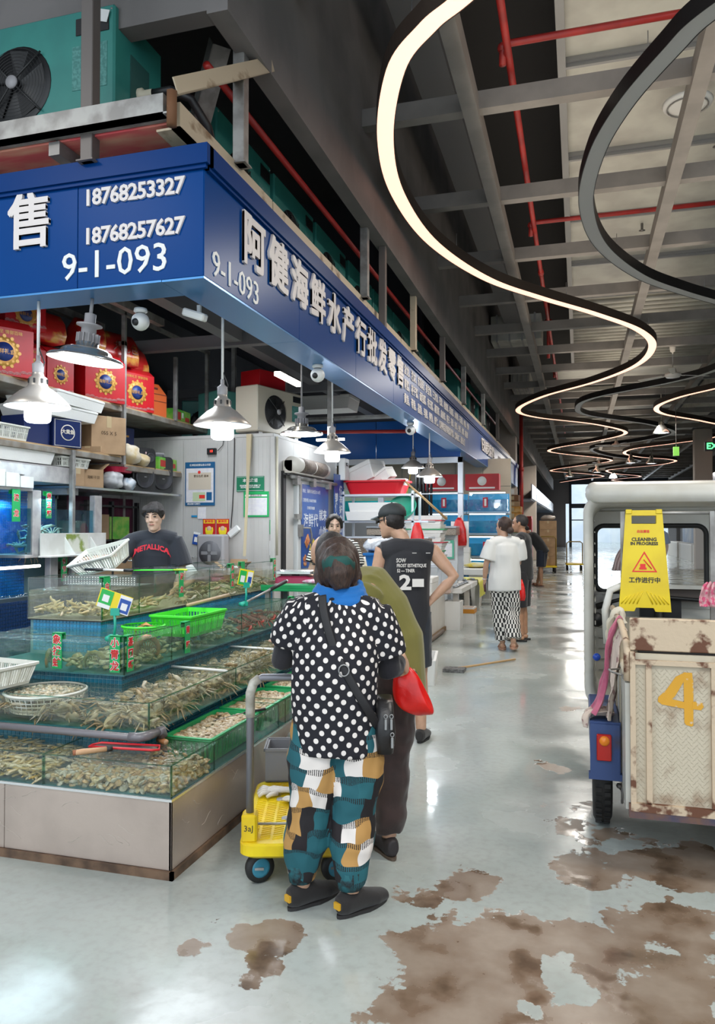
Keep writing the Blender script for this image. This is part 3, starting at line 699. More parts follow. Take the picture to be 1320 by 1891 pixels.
og = M('worn_orange_paint', (.66, .33, .02), .55, col2=(.58, .54, .46), scale=16, contrast=(.57, .62), detail=6)
four = MB(); mt = Matrix.Translation((.205, -.0032, .735)) @ Matrix.Rotation(R(90), 4, 'X')
for poly in ([(.012, .14), (.045, .14), (.05, .10), (.048, -.08), (.042, -.085), (.02, -.08), (.014, -.07)], [(.02, .142), (.012, .10), (-.02, .04), (-.05, .005), (-.072, .0), (-.088, .012), (-.086, .03), (-.055, .062), (-.018, .12)],
   [(-.07, .0), (.014, -.012), (.014, .016), (-.06, .03)], [(.046, -.012), (.078, -.014), (.088, .0), (.084, .018), (.066, .024), (.046, .018)]):
 four.prism([(x * 1.04, z * 1.02) for x, z in poly], .0012 + .0004 * len(four.v) / 14, mt)
four.build('painted_number_4', og, tg)
T(MB().box(-.0, -.012, .965, 1.02, .012, 1.105, bev=.004), 'top_board', rust_edge)
T(MB().box(-.008, -.02, .24, 1.03, .03, .30), 'rear_bumper_bar', M('rusty_blue', (.05, .05, .09), .6, col2=(.16, .08, .05), scale=8))
sd = T(MB().box(-.02, .0, .27, .0, 1.45, .82), 'side_panel', M('grey_white_side', (.48, .48, .44), .45, col2=(.30, .27, .22), scale=3, contrast=(.5, .7), bmp=.25, bscale=3))
for y in (.35, .7, 1.05): MB().box(-.028, y, .27, -.02, y + .03, .82).build('rib', white_rust, sd)
T(MB().box(1.0, .0, .27, 1.02, 1.45, .95), 'side_panel', white_rust)
T(MB().box(0, 0, .27, 1.02, 1.45, .29), 'floor_plate', rust_edge)
T(MB().box(0, 1.43, .27, 1.02, 1.45, .95), 'front_panel', white_rust)
T(MB().tube([(-.01, .0, .83), (-.01, .0, .965), (-.01, .02, .985), (-.01, .5, 1.02), (-.02, 1.3, 1.02)], .016, 8), 'side_rail', rust_edge)
T(MB().tube([(-.01, .02, .84), (-.01, 1.4, .84)], .015, 8).box(-.02, .42, .84, .0, .46, 1.02).box(-.02, .9, .84, 0, .94, 1.02), 'lower_side_rail', white_rust)
T(MB().tube([(-.05, 1.30, .80), (-.06, 1.32, 1.0), (-.03, 1.33, 1.12), (.06, 1.34, 1.16), (.14, 1.34, 1.14)], .022, 10), 'curved_handrail', whs)
T(MB().box(-.03, .03, .83, -.02, .09, .85).tube([(-.03, .1, .835), (-.07, .14, .84), (-.08, .22, .835), (-.03, .28, .83)], .005, 6), 'latch', galv)
for x in (.045, .545):
 T(MB().box(x - .013, 1.34, .28, x + .013, 1.37, 1.60), 'canopy_post', galv)
T(MB().cyl((.045, 1.355, 1.59), (.545, 1.355, 1.59), .010, 8), 'canopy_crossbar', galv)
for x0 in (-.155, 1.06):
 wl = T(MB().lathe([(.17, -.045), (.235, -.045), (.258, -.032), (.262, 0), (.258, .032), (.235, .045), (.17, .045)], (x0 + .05, .60, .262), 32, axis=(1, 0, 0)), 'wheel', rub)
 MB().lathe([(0, .02), (.04, .03), (.05, .02), (.13, .015), (.17, .04), (.175, .045), (.17, -.045), (.12, -.01), (0, -.02)], (x0 + .05, .60, .262), 24, axis=(-1, 0, 0)).build('hub', galv, wl)
 tb = MB()
 for k in range(40):
  a = k * 2 * math.pi / 40
  for sx in (-1, 1):
   tb.cbox((x0 + .05 + sx * .02, .60 + .262 * math.cos(a + sx * .04), .262 + .262 * math.sin(a + sx * .04)), (.028, .010, .022), (a, 0, 0))
 tb.build('tyre_tread', rub, wl, kind='stuff')
fd = T(MB().box(-.165, .30, .40, -.025, .95, .565, bev=.006).box(-.165, .30, .315, -.025, .315, .57).box(-.172, .29, .295, -.02, .33, .325), 'fender', bluep)
MB().box(-.165, .29, .325, -.03, .302, .56).build('fender_rear', bluep, fd)
lt = T(MB().box(-.135, .272, .39, -.068, .29, .515, bev=.004), 'tail_light', M('red_lens', (.45, .015, .01), .25))
MB().lathe([(0, .012), (.02, .01), (.024, 0)], (-.10, .272, .485), 16, axis=(0, -1, 0)).build('indicator_lens', M('amber_lens', (.85, .25, .02), .3), lt)
T(MB().tube([(-.03, .4, .24), (-.02, .5, .2), (.2, .6, .262)], .014, 8).cyl((-.02, .60, .262), (1.05, .60, .262), .022, 10), 'axle', galv)
MB().tube([(-.015, .42 + .02 * math.cos(q), .2 + .05 * math.sin(q)) for q in [k * .6 for k in range(10)]], .006, 6).build('chain', galv, tr)
# cab
cab = thing('tricycle_cab', 'white fibreglass cab shell of the cargo tricycle with black-rimmed window', 'cab', (.04, 5.15, 0))
cab.parent = tr; cab.location = (.04 - .21, 5.15 - 3.55, 0)
for k_ in ('label', 'category'): del cab[k_]
cab.name = 'cab'
def rrect(x0, z0, x1, z1, r, n=6, rb=None):
 pts = []
 rb = rb or r
 for cx, cz, a0, rr in ((x1 - r, z1 - r, 0, r), (x0 + r, z1 - r, 90, r), (x0 + rb, z0 + rb, 180, rb), (x1 - rb, z0 + rb, 270, rb)):
  for k in range(n + 1):
   a = R(a0 + 90 * k / n); pts.append((cx + rr * math.cos(a), cz + rr * math.sin(a)))
 return pts
outer0 = rrect(.0, .30, 1.34, 1.70, .10, rb=.18)
def ringY(pts, y): return [(x, y, z) for x, z in pts]
sh = MB()
inner0 = rrect(.045, .345, 1.295, 1.655, .08, rb=.15)
sh.loft([ringY(outer0, .10), ringY(rrect(-.014, .286, 1.354, 1.71, .11, rb=.19), .02), ringY(rrect(-.004, .296, 1.344, 1.70, .1, rb=.185), -.02), ringY(inner0, .0), ringY(rrect(.06, .36, 1.28, 1.64, .09, rb=.16), .55)], cap=False)
sh.build('shell', whs, cab)
rf = MB(); rf.loft([ringY(rrect(.05, 1.66, 1.29, 1.76, .045), -.15), ringY(rrect(.0, 1.66, 1.34, 1.80, .06), .05), ringY(rrect(.02, 1.66, 1.32, 1.80, .06), .8), ringY(rrect(.08, 1.60, 1.26, 1.70, .05), .95)])
rf.build('roof', whs, cab)
# front wall with window hole
fw = MB(); wo = rrect(.07, 1.05, .80, 1.515, .06); ow = rrect(.05, .35, 1.30, 1.66, .06)
vs = ringY(ow, .55) + ringY(wo, .55); n = len(ow)
fw.add(vs, [(i, (i + 1) % n, n + (i + 1) % n, n + i) for i in range(n)])
fw.build('front_wall', whs, cab)
MB().tube(ringY(wo, .545), .017, 8, close=True).build('window_rubber', rub, cab)
gl = MB(); gl.add(ringY(wo, .55), [tuple(range(len(wo)))]); gl.build('window_glass', glassy('cab_glass', (.93, .96, .95)), cab)
rb_ = MB()
for k in range(17):
 z = .42 + k * .075
 rb_.tube([(.058, .06, z), (.062, .30, z + .004), (.066, .53, z)], .004, 5)
 if z > 1.56 or z < 1.0: rb_.tube([(.09, .543, z), (1.25, .543, z)], .004, 5)
 elif z < 1.5: rb_.tube([(.83, .543, z), (1.25, .543, z)], .004, 5)
rb_.build('pressed_ribs', whs, cab)
MB().box(.06, .50, .9, .12, .54, 1.04).box(.03, .49, 1.035, .15, .54, 1.045).build('bracket', galv, cab)
st = cab
MB().tube([(.12, .32, .98), (.25, .34, 1.02), (.55, .36, 1.03), (.72, .34, 1.02), (.84, .32, .98)], .013, 8).build('handlebar', blk, st)
MB().cyl((.07, .33, .96), (.17, .32, .99), .022, 10).build('grip', rub, st)
MB().cyl((.48, .36, .35), (.48, .38, 1.0), .03, 10).box(.36, .40, .85, .62, .5, 1.02).build('steering_column', blk, st)
MB().lathe([(0, .03), (.04, .025), (.05, 0)], (.07, .25, .88), 14, axis=(0, -1, 0)).build('horn', blk, st)
MB().box(.3, -.05, .52, .95, .25, .62, bev=.02).box(.3, -.3, .28, .95, -.1, .9).build('seat_box', rub, st)
MB().box(.42, .42, 1.0, .8, .53, 1.09).build('dashboard', M('dark_brown_plastic', (.08, .06, .05), .5), st)
MB().box(.5, .35, 1.09, 1.0, .38, 1.115).build('cream_bar', whs, st)
MB().ball((.06, -.2, .70), .024, 12, 8).build('blue_knob', M('blue_knob', (.01, .06, .4), .3), st)
# yellow caution board hung on the canopy bar
yel = M('yellow_plastic', (.78, .60, .012), .38, col2=(.68, .50, .01), scale=4)
redm = M('red_print', (.72, .03, .02), .5); blackprint = M('black_print', (.02, .02, .02), .5)
cs = thing('caution_board', 'yellow folding caution board reading CLEANING IN PROGRESS hung on the tricycle', 'sign', (.375, 4.86, 1.0))
cs.rotation_euler = (R(-3), 0, 0)
def yprism(poly, y0, y1, m=None):
 m = m or MB(); n = len(poly)
 m.add([(x, y0, z) for x, z in poly] + [(x, y1, z) for x, z in poly], [tuple(range(n)), tuple(range(n, 2 * n))[::-1]] + [(i, (i + 1) % n, n + (i + 1) % n, n + i) for i in range(n)])
 return m
bd = MB()
for y0, y1 in ((-.012, 0), (.03, .042)):
 yprism([(-.14, .0), (-.155, .03 + .0), (-.112, .55), (-.07, .55), (-.07, .52)][0:0] or [(-.147, 0), (-.06, 0), (-.05, .022), (.05, .022), (.06, 0), (.147, 0), (.109, .525), (-.109, .525)], y0, y1, bd)
 yprism([(-.109, .525), (-.07, .525), (-.07, .575), (-.104, .595)], y0, y1, bd); yprism([(.07, .525), (.109, .525), (.104, .595), (.07, .575)], y0, y1, bd)
 yprism([(-.104, .595), (-.07, .575), (.07, .575), (.104, .595), (.10, .607), (-.10, .607)], y0, y1, bd)
bd.build('board', yel, cs)
for x in (-.085, .085): MB().box(x - .018, -.018, .585, x + .018, .048, .612, bev=.003).build('hinge', yel, cs)
rbs = MB()
for sx in (-1, 1):
 for k in range(5): rbs.tube([(sx * (.012 + k * .022), -.013, .12 - k * .008 + .0), (sx * (.045 + k * .022), -.013, .045)], .004, 5)
rbs.build('grip_ribs', yel, cs)
def CT(s, size, x, z, mt=blackprint, **k): return text(s, size, mt, (x, -.0135, z), FY, cs, ext=.0008, align='CENTER', **k)
CT('CLEANING', .029, 0, .43, off=.0009); CT('IN PROGRESS', .026, .0, .405, off=.0009); CT('工作进行中', .036, .0, .185, off=.0008); CT('白云清洁', .018, -.005, .478, mt=redm, off=.0005)
tri = [(-.072, .235), (.072, .235), (.0, .36)]
def tri_ring(s0, s1, mt=redm):
 cx, cz = 0, .277
 o = [((x - cx) * s0 + cx, (z - cz) * s0 + cz) for x, z in tri]; i_ = [((x - cx) * s1 + cx, (z - cz) * s1 + cz) for x, z in tri]
 m = MB(); m.add([(x, -.0135, z) for x, z in o + i_], [(a, (a + 1) % 3, 3 + (a + 1) % 3, 3 + a) for a in range(3)]); return m.build('warning_triangle', mt, cs)
tri_ring(1.0, .82)
MB().box(-.03, -.0137, .25, .012, -.013, .262).tube([(-.004, -.0137, .31), (.04, -.0137, .255)], .003, 5).box(-.024, -.0137, .262, .006, -.013, .284).build('mop_symbol', redm, cs)
# cloths hung on the side rail
def cloth(name, label, cat, path, wd, mt, th=.012, seed=1, parent=None, loc=(0, 0, 0), side=(0, 1, 0)):
 """a hanging rag: ribbon along path with folds"""
 r = random.Random(seed); c = catmull(path, 5); n = 14; V = []
 m = len(c); side = Vector(side)
 for i, p in enumerate(c):
  wv = wd[0] + (wd[1] - wd[0]) * i / (m - 1)
  a = Vector(c[min(i + 1, m - 1)]) - Vector(c[max(i - 1, 0)]); nn = a.cross(side).normalized()
  for k in range(n):
   u = k / (n - 1) - .5
   V.append(Vector(p) + side * (u * wv) + nn * (math.sin(u * 17 + i * .25 + seed) * .014 + noise.noise((u * 4, i * .3, seed)) * .02))
 F = [(i * n + k, i * n + k + 1, (i + 1) * n + k + 1, (i + 1) * n + k) for i in range(m - 1) for k in range(n - 1)]
 b = MB(); b.add(V, F, 0, True); o = b.build(name, mt, parent, label, cat, loc=loc, recalc=False)
 md = o.modifiers.new('s', 'SOLIDIFY'); md.thickness = th * .4
 md = o.modifiers.new('d', 'SUBSURF'); md.levels = md.render_levels = 1
 return o
pinkc = M('pink_fleece', (.50, .12, .20), .9, col2=(.42, .09, .17), scale=20, sheen=.5)
flor = M('cream_printed_cloth', (.60, .50, .43), .9, col2=(.33, .20, .19), scale=28, contrast=(.56, .62))
cream_c = M('cream_rag', (.66, .60, .48), .9, bmp=.4, scale=30)
cloth('rag', 'cream rag knotted over the tricycle side rail', 'cloth', [(.17, 4.4, .80), (.155, 4.42, .92), (.17, 4.42, 1.0), (.215, 4.42, 1.055), (.23, 4.42, .98)], (.08, .16), cream_c, seed=2)
cloth('towel', 'pink towel hanging from the tricycle rail down to the blue fender', 'towel', [(.21, 4.2, 1.035), (.16, 4.12, .98), (.13, 4.05, .85), (.115, 4.0, .72), (.06, 3.92, .60)], (.05, .15), pinkc, seed=5)
cloth('towel', 'cream printed towel bunched beside the pink one above the fender', 'towel', [(.22, 4.05, 1.0), (.18, 3.98, .95), (.16, 3.95, .80), (.15, 3.92, .68), (.13, 3.90, .585)], (.06, .22), flor, seed=9)
cloth('towel', 'hem of patterned cloth spilling off the outer edge of the fender', 'towel', [(.16, 3.98, .60), (.08, 3.96, .60), (.035, 3.93, .59), (.02, 3.9, .53)], (.22, .06), flor, seed=12)
cloth('tissue_strip', 'pale pink paper strip hanging in the cab window', 'cloth', [(.33, 5.62, 1.5), (.32, 5.62, 1.4), (.27, 5.63, 1.3), (.25, 5.63, 1.2)], (.04, .06), M('pale_pink', (.65, .5, .48), .8), seed=3, side=(1, 0, 0))
cloth('rag', 'pink dotted rag tied to the second canopy post', 'cloth', [(.74, 4.87, 1.18), (.72, 4.84, 1.14), (.715, 4.83, 1.08), (.73, 4.83, 1.04)], (.05, .12), M('pink_dots', (.62, .35, .38), .9, col2=(.6, .1, .2), scale=40, contrast=(.5, .55)), seed=8, side=(1, 0, 0))
# ================================================================= PLATFORM TROLLEY
tl = thing('platform_trolley', 'yellow platform trolley with grey push handle beside the steel bench', 'trolley', (-1.255, 3.36, 0), R(18))
ypl = M('yellow_deck', (.80, .60, .01), .35, col2=(.70, .47, .01), scale=5)
TL = lambda m, n, mt, **k: m.build(n, mt, tl, **k)
dk = MB(); dk.loft([[(x, y, z) for x, y in rrect(-a, -b, a, b, .06)] for a, b, z in ((.225, .38, .125), (.24, .40, .14), (.24, .40, .182), (.232, .392, .19))], smooth=False)
dk = TL(dk, 'deck', ypl)
rib = MB()
for k in range(30):
 for j in range(8):
  x = -.19 + j * .053; y = -.34 + k * .0235
  rib.cbox((x, y, .1915), (.044, .006, .004), (0, 0, R(25)))
rib.build('anti_slip_ribs', ypl, dk, kind='stuff')
for x, y in ((-.06, -.12), (-.1, .12), (.05, .0), (.1, .25)):
 MB().lathe([(0, .003), (.022, .003), (.024, 0)], (x, y, .191), 16).build('deck_plug', greyp, dk)
for x, y in ((-.16, -.32), (.16, -.32), (-.16, .32), (.16, .32)):
 wl = TL(MB().lathe([(.04, -.018), (.060, -.018), (.064, 0), (.060, .018), (.04, .018)], (x, y, .064), 24, axis=(.45, -.9, 0)), 'caster_wheel', rub)
 MB().lathe([(0, -.02), (.03, -.017), (.041, -.018), (.041, .018), (.03, .017), (0, .02)], (x, y, .064), 18, axis=(.45, -.9, 0)).build('hub', M('blue_hub', (.04, .22, .32), .4), wl)
 MB().box(x - .02, y - .028, .06, x + .02, y - .022, .07).box(x - .02, y + .022, .06, x + .02, y + .028, .13).build('fork', galv, wl)
for sx in (-1, 1): TL(MB().box(sx * .20 - .032, -.375, .185, sx * .20 + .032, -.30, .30, bev=.008), 'handle_socket', ypl)
greyt = M('grey_tube_paint', (.20, .20, .22), .35, .4)
TL(MB().tube([(-.20, -.335, .26), (-.20, -.335, .80), (-.185, -.335, .845), (-.15, -.335, .865), (.15, -.335, .865), (.185, -.335, .845), (.20, -.335, .80), (.20, -.335, .26)], .0165, 12), 'handle', greyt)
TL(MB().tube([(-.20, -.335, .70), (-.20, -.335, .80), (-.186, -.335, .843), (-.16, -.335, .862)], .020, 12), 'tape_wrap', M('dirty_tape', (.55, .53, .47), .5, col2=(.35, .33, .28), scale=20, bmp=.5))
TL(MB().cyl((-.2, -.27, .225), (.2, -.27, .225), .006, 8), 'locking_rod', galv)
text('3aJ', .035, blackprint, (-.222, -.3765, .245), FY, tl, name='handwriting', ext=.0003)
# things on and by the trolley
bx = thing('grey_tote', 'grey plastic tote standing at the far end of the yellow trolley', 'tote', (-1.36, 3.72, .193), R(18))
tm = M('grey_tote_plastic', (.22, .22, .235), .4)
MB().box(-.21, -.01, 0, .21, .0, .165).box(-.21, .18, 0, .21, .19, .165).box(-.21, 0, 0, -.2, .18, .165).box(.2, 0, 0, .21, .18, .165).build('wall_panel', tm, bx)
MB().box(-.21, -.01, -.0, .21, .19, .008).build('base', tm, bx)
MB().box(-.218, -.018, .158, .218, -.01, .172).box(-.218, .19, .158, .218, .198, .172).box(-.218, -.018, .158, -.21, .198, .172).box(.21, -.018, .158, .218, .198, .172).build('rim', tm, bx)
def crumple(loc, sz, mt, name, label, seed, spikes=7):
 b = MB(); r = random.Random(seed)
 b.ball((0, 0, sz * .3), (sz, sz * .7, sz * .32), 18, 12)
 o = b.build(name, mt, None, label, 'cloth', loc=loc, rotz=r.random() * 3)
 for v in o.data.vertices:
  d = noise.noise_vector(v.co * (9 / (sz * 10)) + Vector((seed, 0, 0))); v.co += Vector((d.x * sz * .5, d.y * sz * .5, abs(d.z) * sz * .35)); v.co.z = max(v.co.z, 0)
 return o
wg = M('white_glove_cotton', (.72, .68, .62), .9, bmp=.5, scale=60)
def glove(loc, rz, mt, label):
 t = thing('work_glove', label, 'glove', loc, rz)
 b = MB(); b.tube([(-.09, 0, .014), (-.04, 0, .02), (0.02, 0, .022), (.045, 0, .016)], [(.028, .012), (.026, .012), (.038, .016), (.034, .013)], 12, side=(0, 1, 0))
 b.build('palm', mt, t)
 for k in range(4):
  y = -.03 + k * .02; b = MB(); b.tube([(.035, y, .016), (.07, y * 1.5, .02), (.10 - abs(k - 1.5) * .008, y * 1.9, .008)], [.011, .010, .007], 8); b.build('finger', mt, t)
 MB().tube([(.0, .035, .014), (.03, .06, .018), (.05, .068, .009)], [.012, .011, .008], 8).build('thumb', mt, t)
glove((-1.43, 3.50, .194), R(200), wg, 'white cotton work glove lying on the yellow trolley, further from the handle')
glove((-1.27, 3.38, .194), R(-25), wg, 'white cotton work glove lying palm up in the middle of the trolley deck')
crumple((-1.22, 3.56, .194), .07, M('brown_rag', (.30, .19, .08), .9, col2=(.12, .08, .04), scale=20), 'rag', 'brown dirty rag bunched against the grey tote', 4)
# ================================================================= STEEL BENCH AND GLASS TANKS
BX, BY, BF = -1.68, 2.92, 6.35
clad = M('brushed_cladding', (.50, .41, .355), .32, .35, col2=(.41, .335, .29), scale=2.2, bmp=.12, bscale=22)
clad2 = M('cladding_scratches', (.58, .52, .46), .5)
wood = M('wet_brown_plinth', (.17, .10, .06), .5, col2=(.07, .04, .025), scale=9)
bench = thing('tank_bench', 'low bench clad in scratched metal carrying the lowest row of glass tanks', 'bench', (BX, BY, 0))
MB().box(-1.72, .012, .0, -.012, BF - BY, .325).build('core', wood, bench)
for x0, x1 in ((-1.72, -.86), (-.857, 0)): MB().box(x0, -.0, .035, x1, .012, .335, bev=.002).build('cladding_panel', clad, bench)
for y0, y1 in ((.0, 1.452), (1.456, 2.9), (2.904, BF - BY)): MB().box(-.012, y0, .035, 0, y1, .335, bev=.002).build('cladding_panel', clad, bench)
MB().box(-1.72, -.015, 0, .015, .0, .035).box(0, -.015, 0, .015, BF - BY, .035).build('plinth', wood, bench)
MB().box(-1.72, -.004, .327, .004, .03, .338).box(-.03, .03, .327, .004, BF - BY, .338).build('edge_strip', M('bright_edge', (.75, .75, .74), .25, .8), bench)
r = random.Random(3); sc = MB()
for k in range(46):
 fr_ = r.random() < .6
 u = r.uniform(.03, 1.7); z = r.uniform(.07, .31); a = r.uniform(-1, 1); pts = []
 for q in range(6):
  t_ = q / 5 - .5; l = .02 + .03 * r.random()
  du = t_ * l * 2; dz = .018 * math.sin(a + t_ * 3) * (1 if k % 2 else -1)
  pts.append((-(u + du), -.0012, z + dz) if fr_ else (.0012, u * 1.6 + du, z + dz))
 sc.tube(pts, .0009, 4)
sc.build('scratches', clad2, bench, kind='stuff')
tileb = M('blue_mosaic_tile', (.006, .13, .20), .25, col2=(.005, .09, .15), scale=14, spec=.6)
tilebr = M('bright_blue_tile', (.02, .30, .55), .22, col2=(.015, .22, .44), scale=14, spec=.6)
grout = M('pale_grout', (.16, .30, .34), .7)
def tiles(parent, o, u, v, nu, nv, s=.025, mt=tileb, g=.0022, th=.003):
 """mosaic tiles, each a raised chip; o origin, u and v unit directions"""
 b = MB(); o, u, v = Vector(o), Vector(u), Vector(v); n = u.cross(v)
 for i in range(nu):
  for j in range(nv):
   p = o + u * (i * s + g / 2) + v * (j * s + g / 2); a = s - g; e = .0015
   q = [p, p + u * a, p + u * a + v * a, p + v * a]
   c = [p + (u + v) * e, p + u * (a - e) + v * e, p + (u + v) * (a - e), p + u * e + v * (a - e)]
   c = [x + n * th for x in c]
   b.add(q + c, [(4, 5, 6, 7), (0, 1, 5, 4), (1, 2, 6, 5), (2, 3, 7, 6), (3, 0, 4, 7)])
 return b.build('mosaic_tiles', mt, parent, kind='stuff', recalc=False)
glass = glassy('tank_glass', (.978, .992, .984), .10)
gedge = glassy('tank_glass_edge', (.42, .66, .58), .4, .1)
wtr = water_mat('tank_water_clear', (.97, .98, .94), (.34, .36, .26), .07, .5, 12)
wtr2 = water_mat('tank_water_brown', (.92, .91, .82), (.27, .23, .13), .12, .8, 9)
wtr3 = water_mat('tank_water_green', (.80, .92, .82), (.10, .30, .22), .22, .5, 7)
wtr4 = water_mat('tank_water_murky', (.93, .92, .78), (.42, .38, .22), .20, .5, 7)
def pane(parent, x0, y0, z0, x1, y1, z1, name='glass_pane'):
 MB().box(x0, y0, z0, x1, y1, z1 - .004).build(name, glass, parent)
 b = MB(); b.box(x0, y0, z1 - .004, x1, y1, z1)
 if x1 - x0 > y1 - y0: b.box(x1 - .004, y0, z0, x1, y1, z1 - .004)
 else: b.box(x0, y0, z0, x1, y0 + .004, z1 - .004)
 b.build('polished_edge', gedge, parent)
g = .007
def tier(name, label, cx, cy, z0, zt, zw, lx, fy, fx_div, sy_div, wm_, tile_h, tmat, inner, floor_m):
 t = thing(name, label, 'fish tank', (cx, cy, z0))
 h = zt - z0; w0 = lx - cx; L_ = fy - cy
 xs = [w0] + [d - cx for d in fx_div] + [0]
 for a, b_ in zip(xs[:-1], xs[1:]): pane(t, a + .001, 0, 0, b_ - .001, g, h)
 ys = [0 + g] + [d - cy for d in sy_div] + [L_]
 for a, b_ in zip(ys[:-1], ys[1:]): pane(t, -g, a + .001, 0, 0, b_ - .001, h)
 for d in fx_div: pane(t, d - cx - g / 2, g, 0, d - cx + g / 2, inner, h, 'divider')
 for d in sy_div: MB().box(-inner, d - cy - g / 2, 0, -g, d - cy + g / 2, h - .004).build('divider', glass, t); MB().box(-inner, d - cy - g / 2, h - .004, -g, d - cy + g / 2, h).build('polished_edge', gedge, t)
 MB().box(w0, .0, -.006, 0, L_, .0).build('base_plate', floor_m, t)
 zz = zw - z0; b_ = MB(); i = .009
 # water: top grid and outer faces, seen through the panes
 nx = 30; e = .004
 b_.add([(w0, i, zz), (-i, i, zz), (-i, L_, zz), (w0, L_, zz)], [(0, 1, 2, 3)])
 b_.add([(w0, i, .002), (-i, i, .002), (-i, i, zz), (w0, i, zz), (-i, L_, .002), (-i, L_, zz)], [(0, 1, 2, 3), (1, 4, 5, 2)])
 b_.build('water', wm_, t, recalc=False)
 return t
tfl = M('tank_floor_teal', (.03, .15, .17), .4, col2=(.05, .20, .20), scale=12)
t1 = tier('lower_glass_tank', 'lowest row of shallow glass tanks along the bench edge holding clams and green crates', BX - .005, BY + .005, .339, .478, .455, -3.40, BF, [-3.1, -2.335], [3.33, 4.14, 4.25, 5.2], wtr, 0, tileb, .29, tfl)
def core(name, cx, cy, z0, z1, lx, fy, mt, lab):
 t = thing(name, lab, 'tank base', (cx, cy, z0))
 MB().box(lx - cx, .004, 0, -.004, fy - cy, z1 - z0).build('grout_core', grout, t)
 nv = int((z1 - z0) / .025)
 tiles(t, (-.5 if lx > -3.39 else -1.0, .004, z1 - z0 - nv * .025 - .001), (1, 0, 0), (0, 0, 1), 20 if lx > -3.39 else 40, nv, mt=mt)
 tiles(t, (-.004, 0, z1 - z0 - nv * .025 - .001), (0, 1, 0), (0, 0, 1), int((fy - cy) / .025), nv, mt=mt)
 return t
core('tiled_step', -2.02, 3.26, .34, .518, -3.40, BF, tileb, 'dark blue mosaic step under the crab tank above the bench')
t2 = tier('crab_tank', 'second row of glass tanks full of crabs and frothing water', -1.97, 3.21, .524, .665, .645, -3.40, BF, [], [4.17, 5.2], wtr2, 0, tileb, .40, tfl)
core('tiled_step', -2.40, 3.64, .53, .694, -3.40, BF, tileb, 'blue mosaic step under the third row of tanks')
t3 = tier('lobster_tank', 'third row of greenish glass tanks with hanging green name cards', -2.372, 3.615, .70, .903, .865, -3.40, BF, [], [4.12, 5.115, 6.0], wtr3, 0, tileb, .45, tfl)
c4 = core('tiled_step', -2.85, 4.09, .70, .923, -3.37, 6.85, tilebr, 'bright blue mosaic step under the topmost tank'); MB().box(-.5, BF + .02 - 4.09, -.7, -.02, 2.74, 0).build('support_block', grout, c4)
t4 = tier('top_glass_tank', 'topmost long glass tank with cloudy water and pale geoducks', -2.83, 4.07, .929, 1.185, 1.105, -3.375, 6.87, [], [4.49, 5.5, 6.2], wtr4, 0, tilebr, .54, M('tank_floor_pale', (.30, .30, .22), .6))
pane(t4, -.545, 0, 0, -.538, 2.8, .256, 'glass_pane')
bs_ = MB(); bs_.box(-.54, .0, -.012, .0, 2.8, -.005); bs_.build('black_base_trim', blk, t4)
# grey overflow pipe along the front of the second row
pv = M('grey_pvc', (.17, .16, .175), .3, spec=.6)
t = thing('overflow_pipe', 'grey plastic pipe running along the front of the crab tank to an elbow', 'pipe', (-1.97, 3.155, .515))
MB().tube([(-1.4, 0, -.0), (-.06, 0, 0), (-.02, .01, 0), (.0, .04, .0), (.012, .12, 0)], .0185, 12).build('pipe', pv, t)
MB().tube([(-.07, 0, 0), (-.02, .01, 0), (.0, .04, 0), (.006, .085, 0)], .023, 12).tube([(.012, .12, .0), (.013, .15, 0), (.013, .165, -.03)], .023, 12).build('elbow', pv, t)
# ----------------------------------------------------------------- shellfish
clamM = [M('clam_olive', (.34, .26, .11), .35, col2=(.56, .46, .27), scale=30, coat=.3), M('clam_grey', (.27, .26, .19), .35, col2=(.46, .44, .34), scale=35, coat=.3),
  M('clam_tan', (.50, .36, .18), .35, col2=(.30, .19, .08), scale=30, coat=.3), M('clam_pale', (.62, .52, .36), .4, col2=(.38, .28, .17), scale=25, coat=.2)]
def clam_mesh(mt, s=1.0, nm='clam'):
 b = MB(); n = 10
 for sg in (1, -1):
  rings = []
  for k in range(4):
   f = [1, .8, .45, .1][k]; z = [.0, .5, .85, 1][k] * .0085
   rings.append([(s * (.019 * f * math.cos(a) + .002 * (1 - f)), s * (.0145 * f * math.sin(a) * (1 + .15 * math.cos(a)) - .004 * (1 - f)), sg * z * s) for a in [2 * math.pi * q / n for q in range(n)]])
  b.loft(rings if sg > 0 else rings, smooth=True, cap=False)
 me = b.mesh(nm); me.materials.append(mt); return me
CM = [clam_mesh(m) for m in clamM]
def heap(n, region, zfun, meshes, name, label, cat, group, seed, smin=.8, smax=1.15, tilt=.9):
 r = random.Random(seed); x0, x1, y0, y1 = region
 for i in range(n):
  x, y = r.uniform(x0, x1), r.uniform(y0, y1)
  o = bpy.data.objects.new(name, r.choice(meshes)); COL.objects.link(o)
  o.location = (x, y, zfun(x, y, r)); o.rotation_euler = (r.uniform(-tilt, tilt), r.uniform(-tilt, tilt), r.uniform(0, 6.3)); o.scale = (r.uniform(smin, smax),) * 3
  tag(o, label, cat, group)
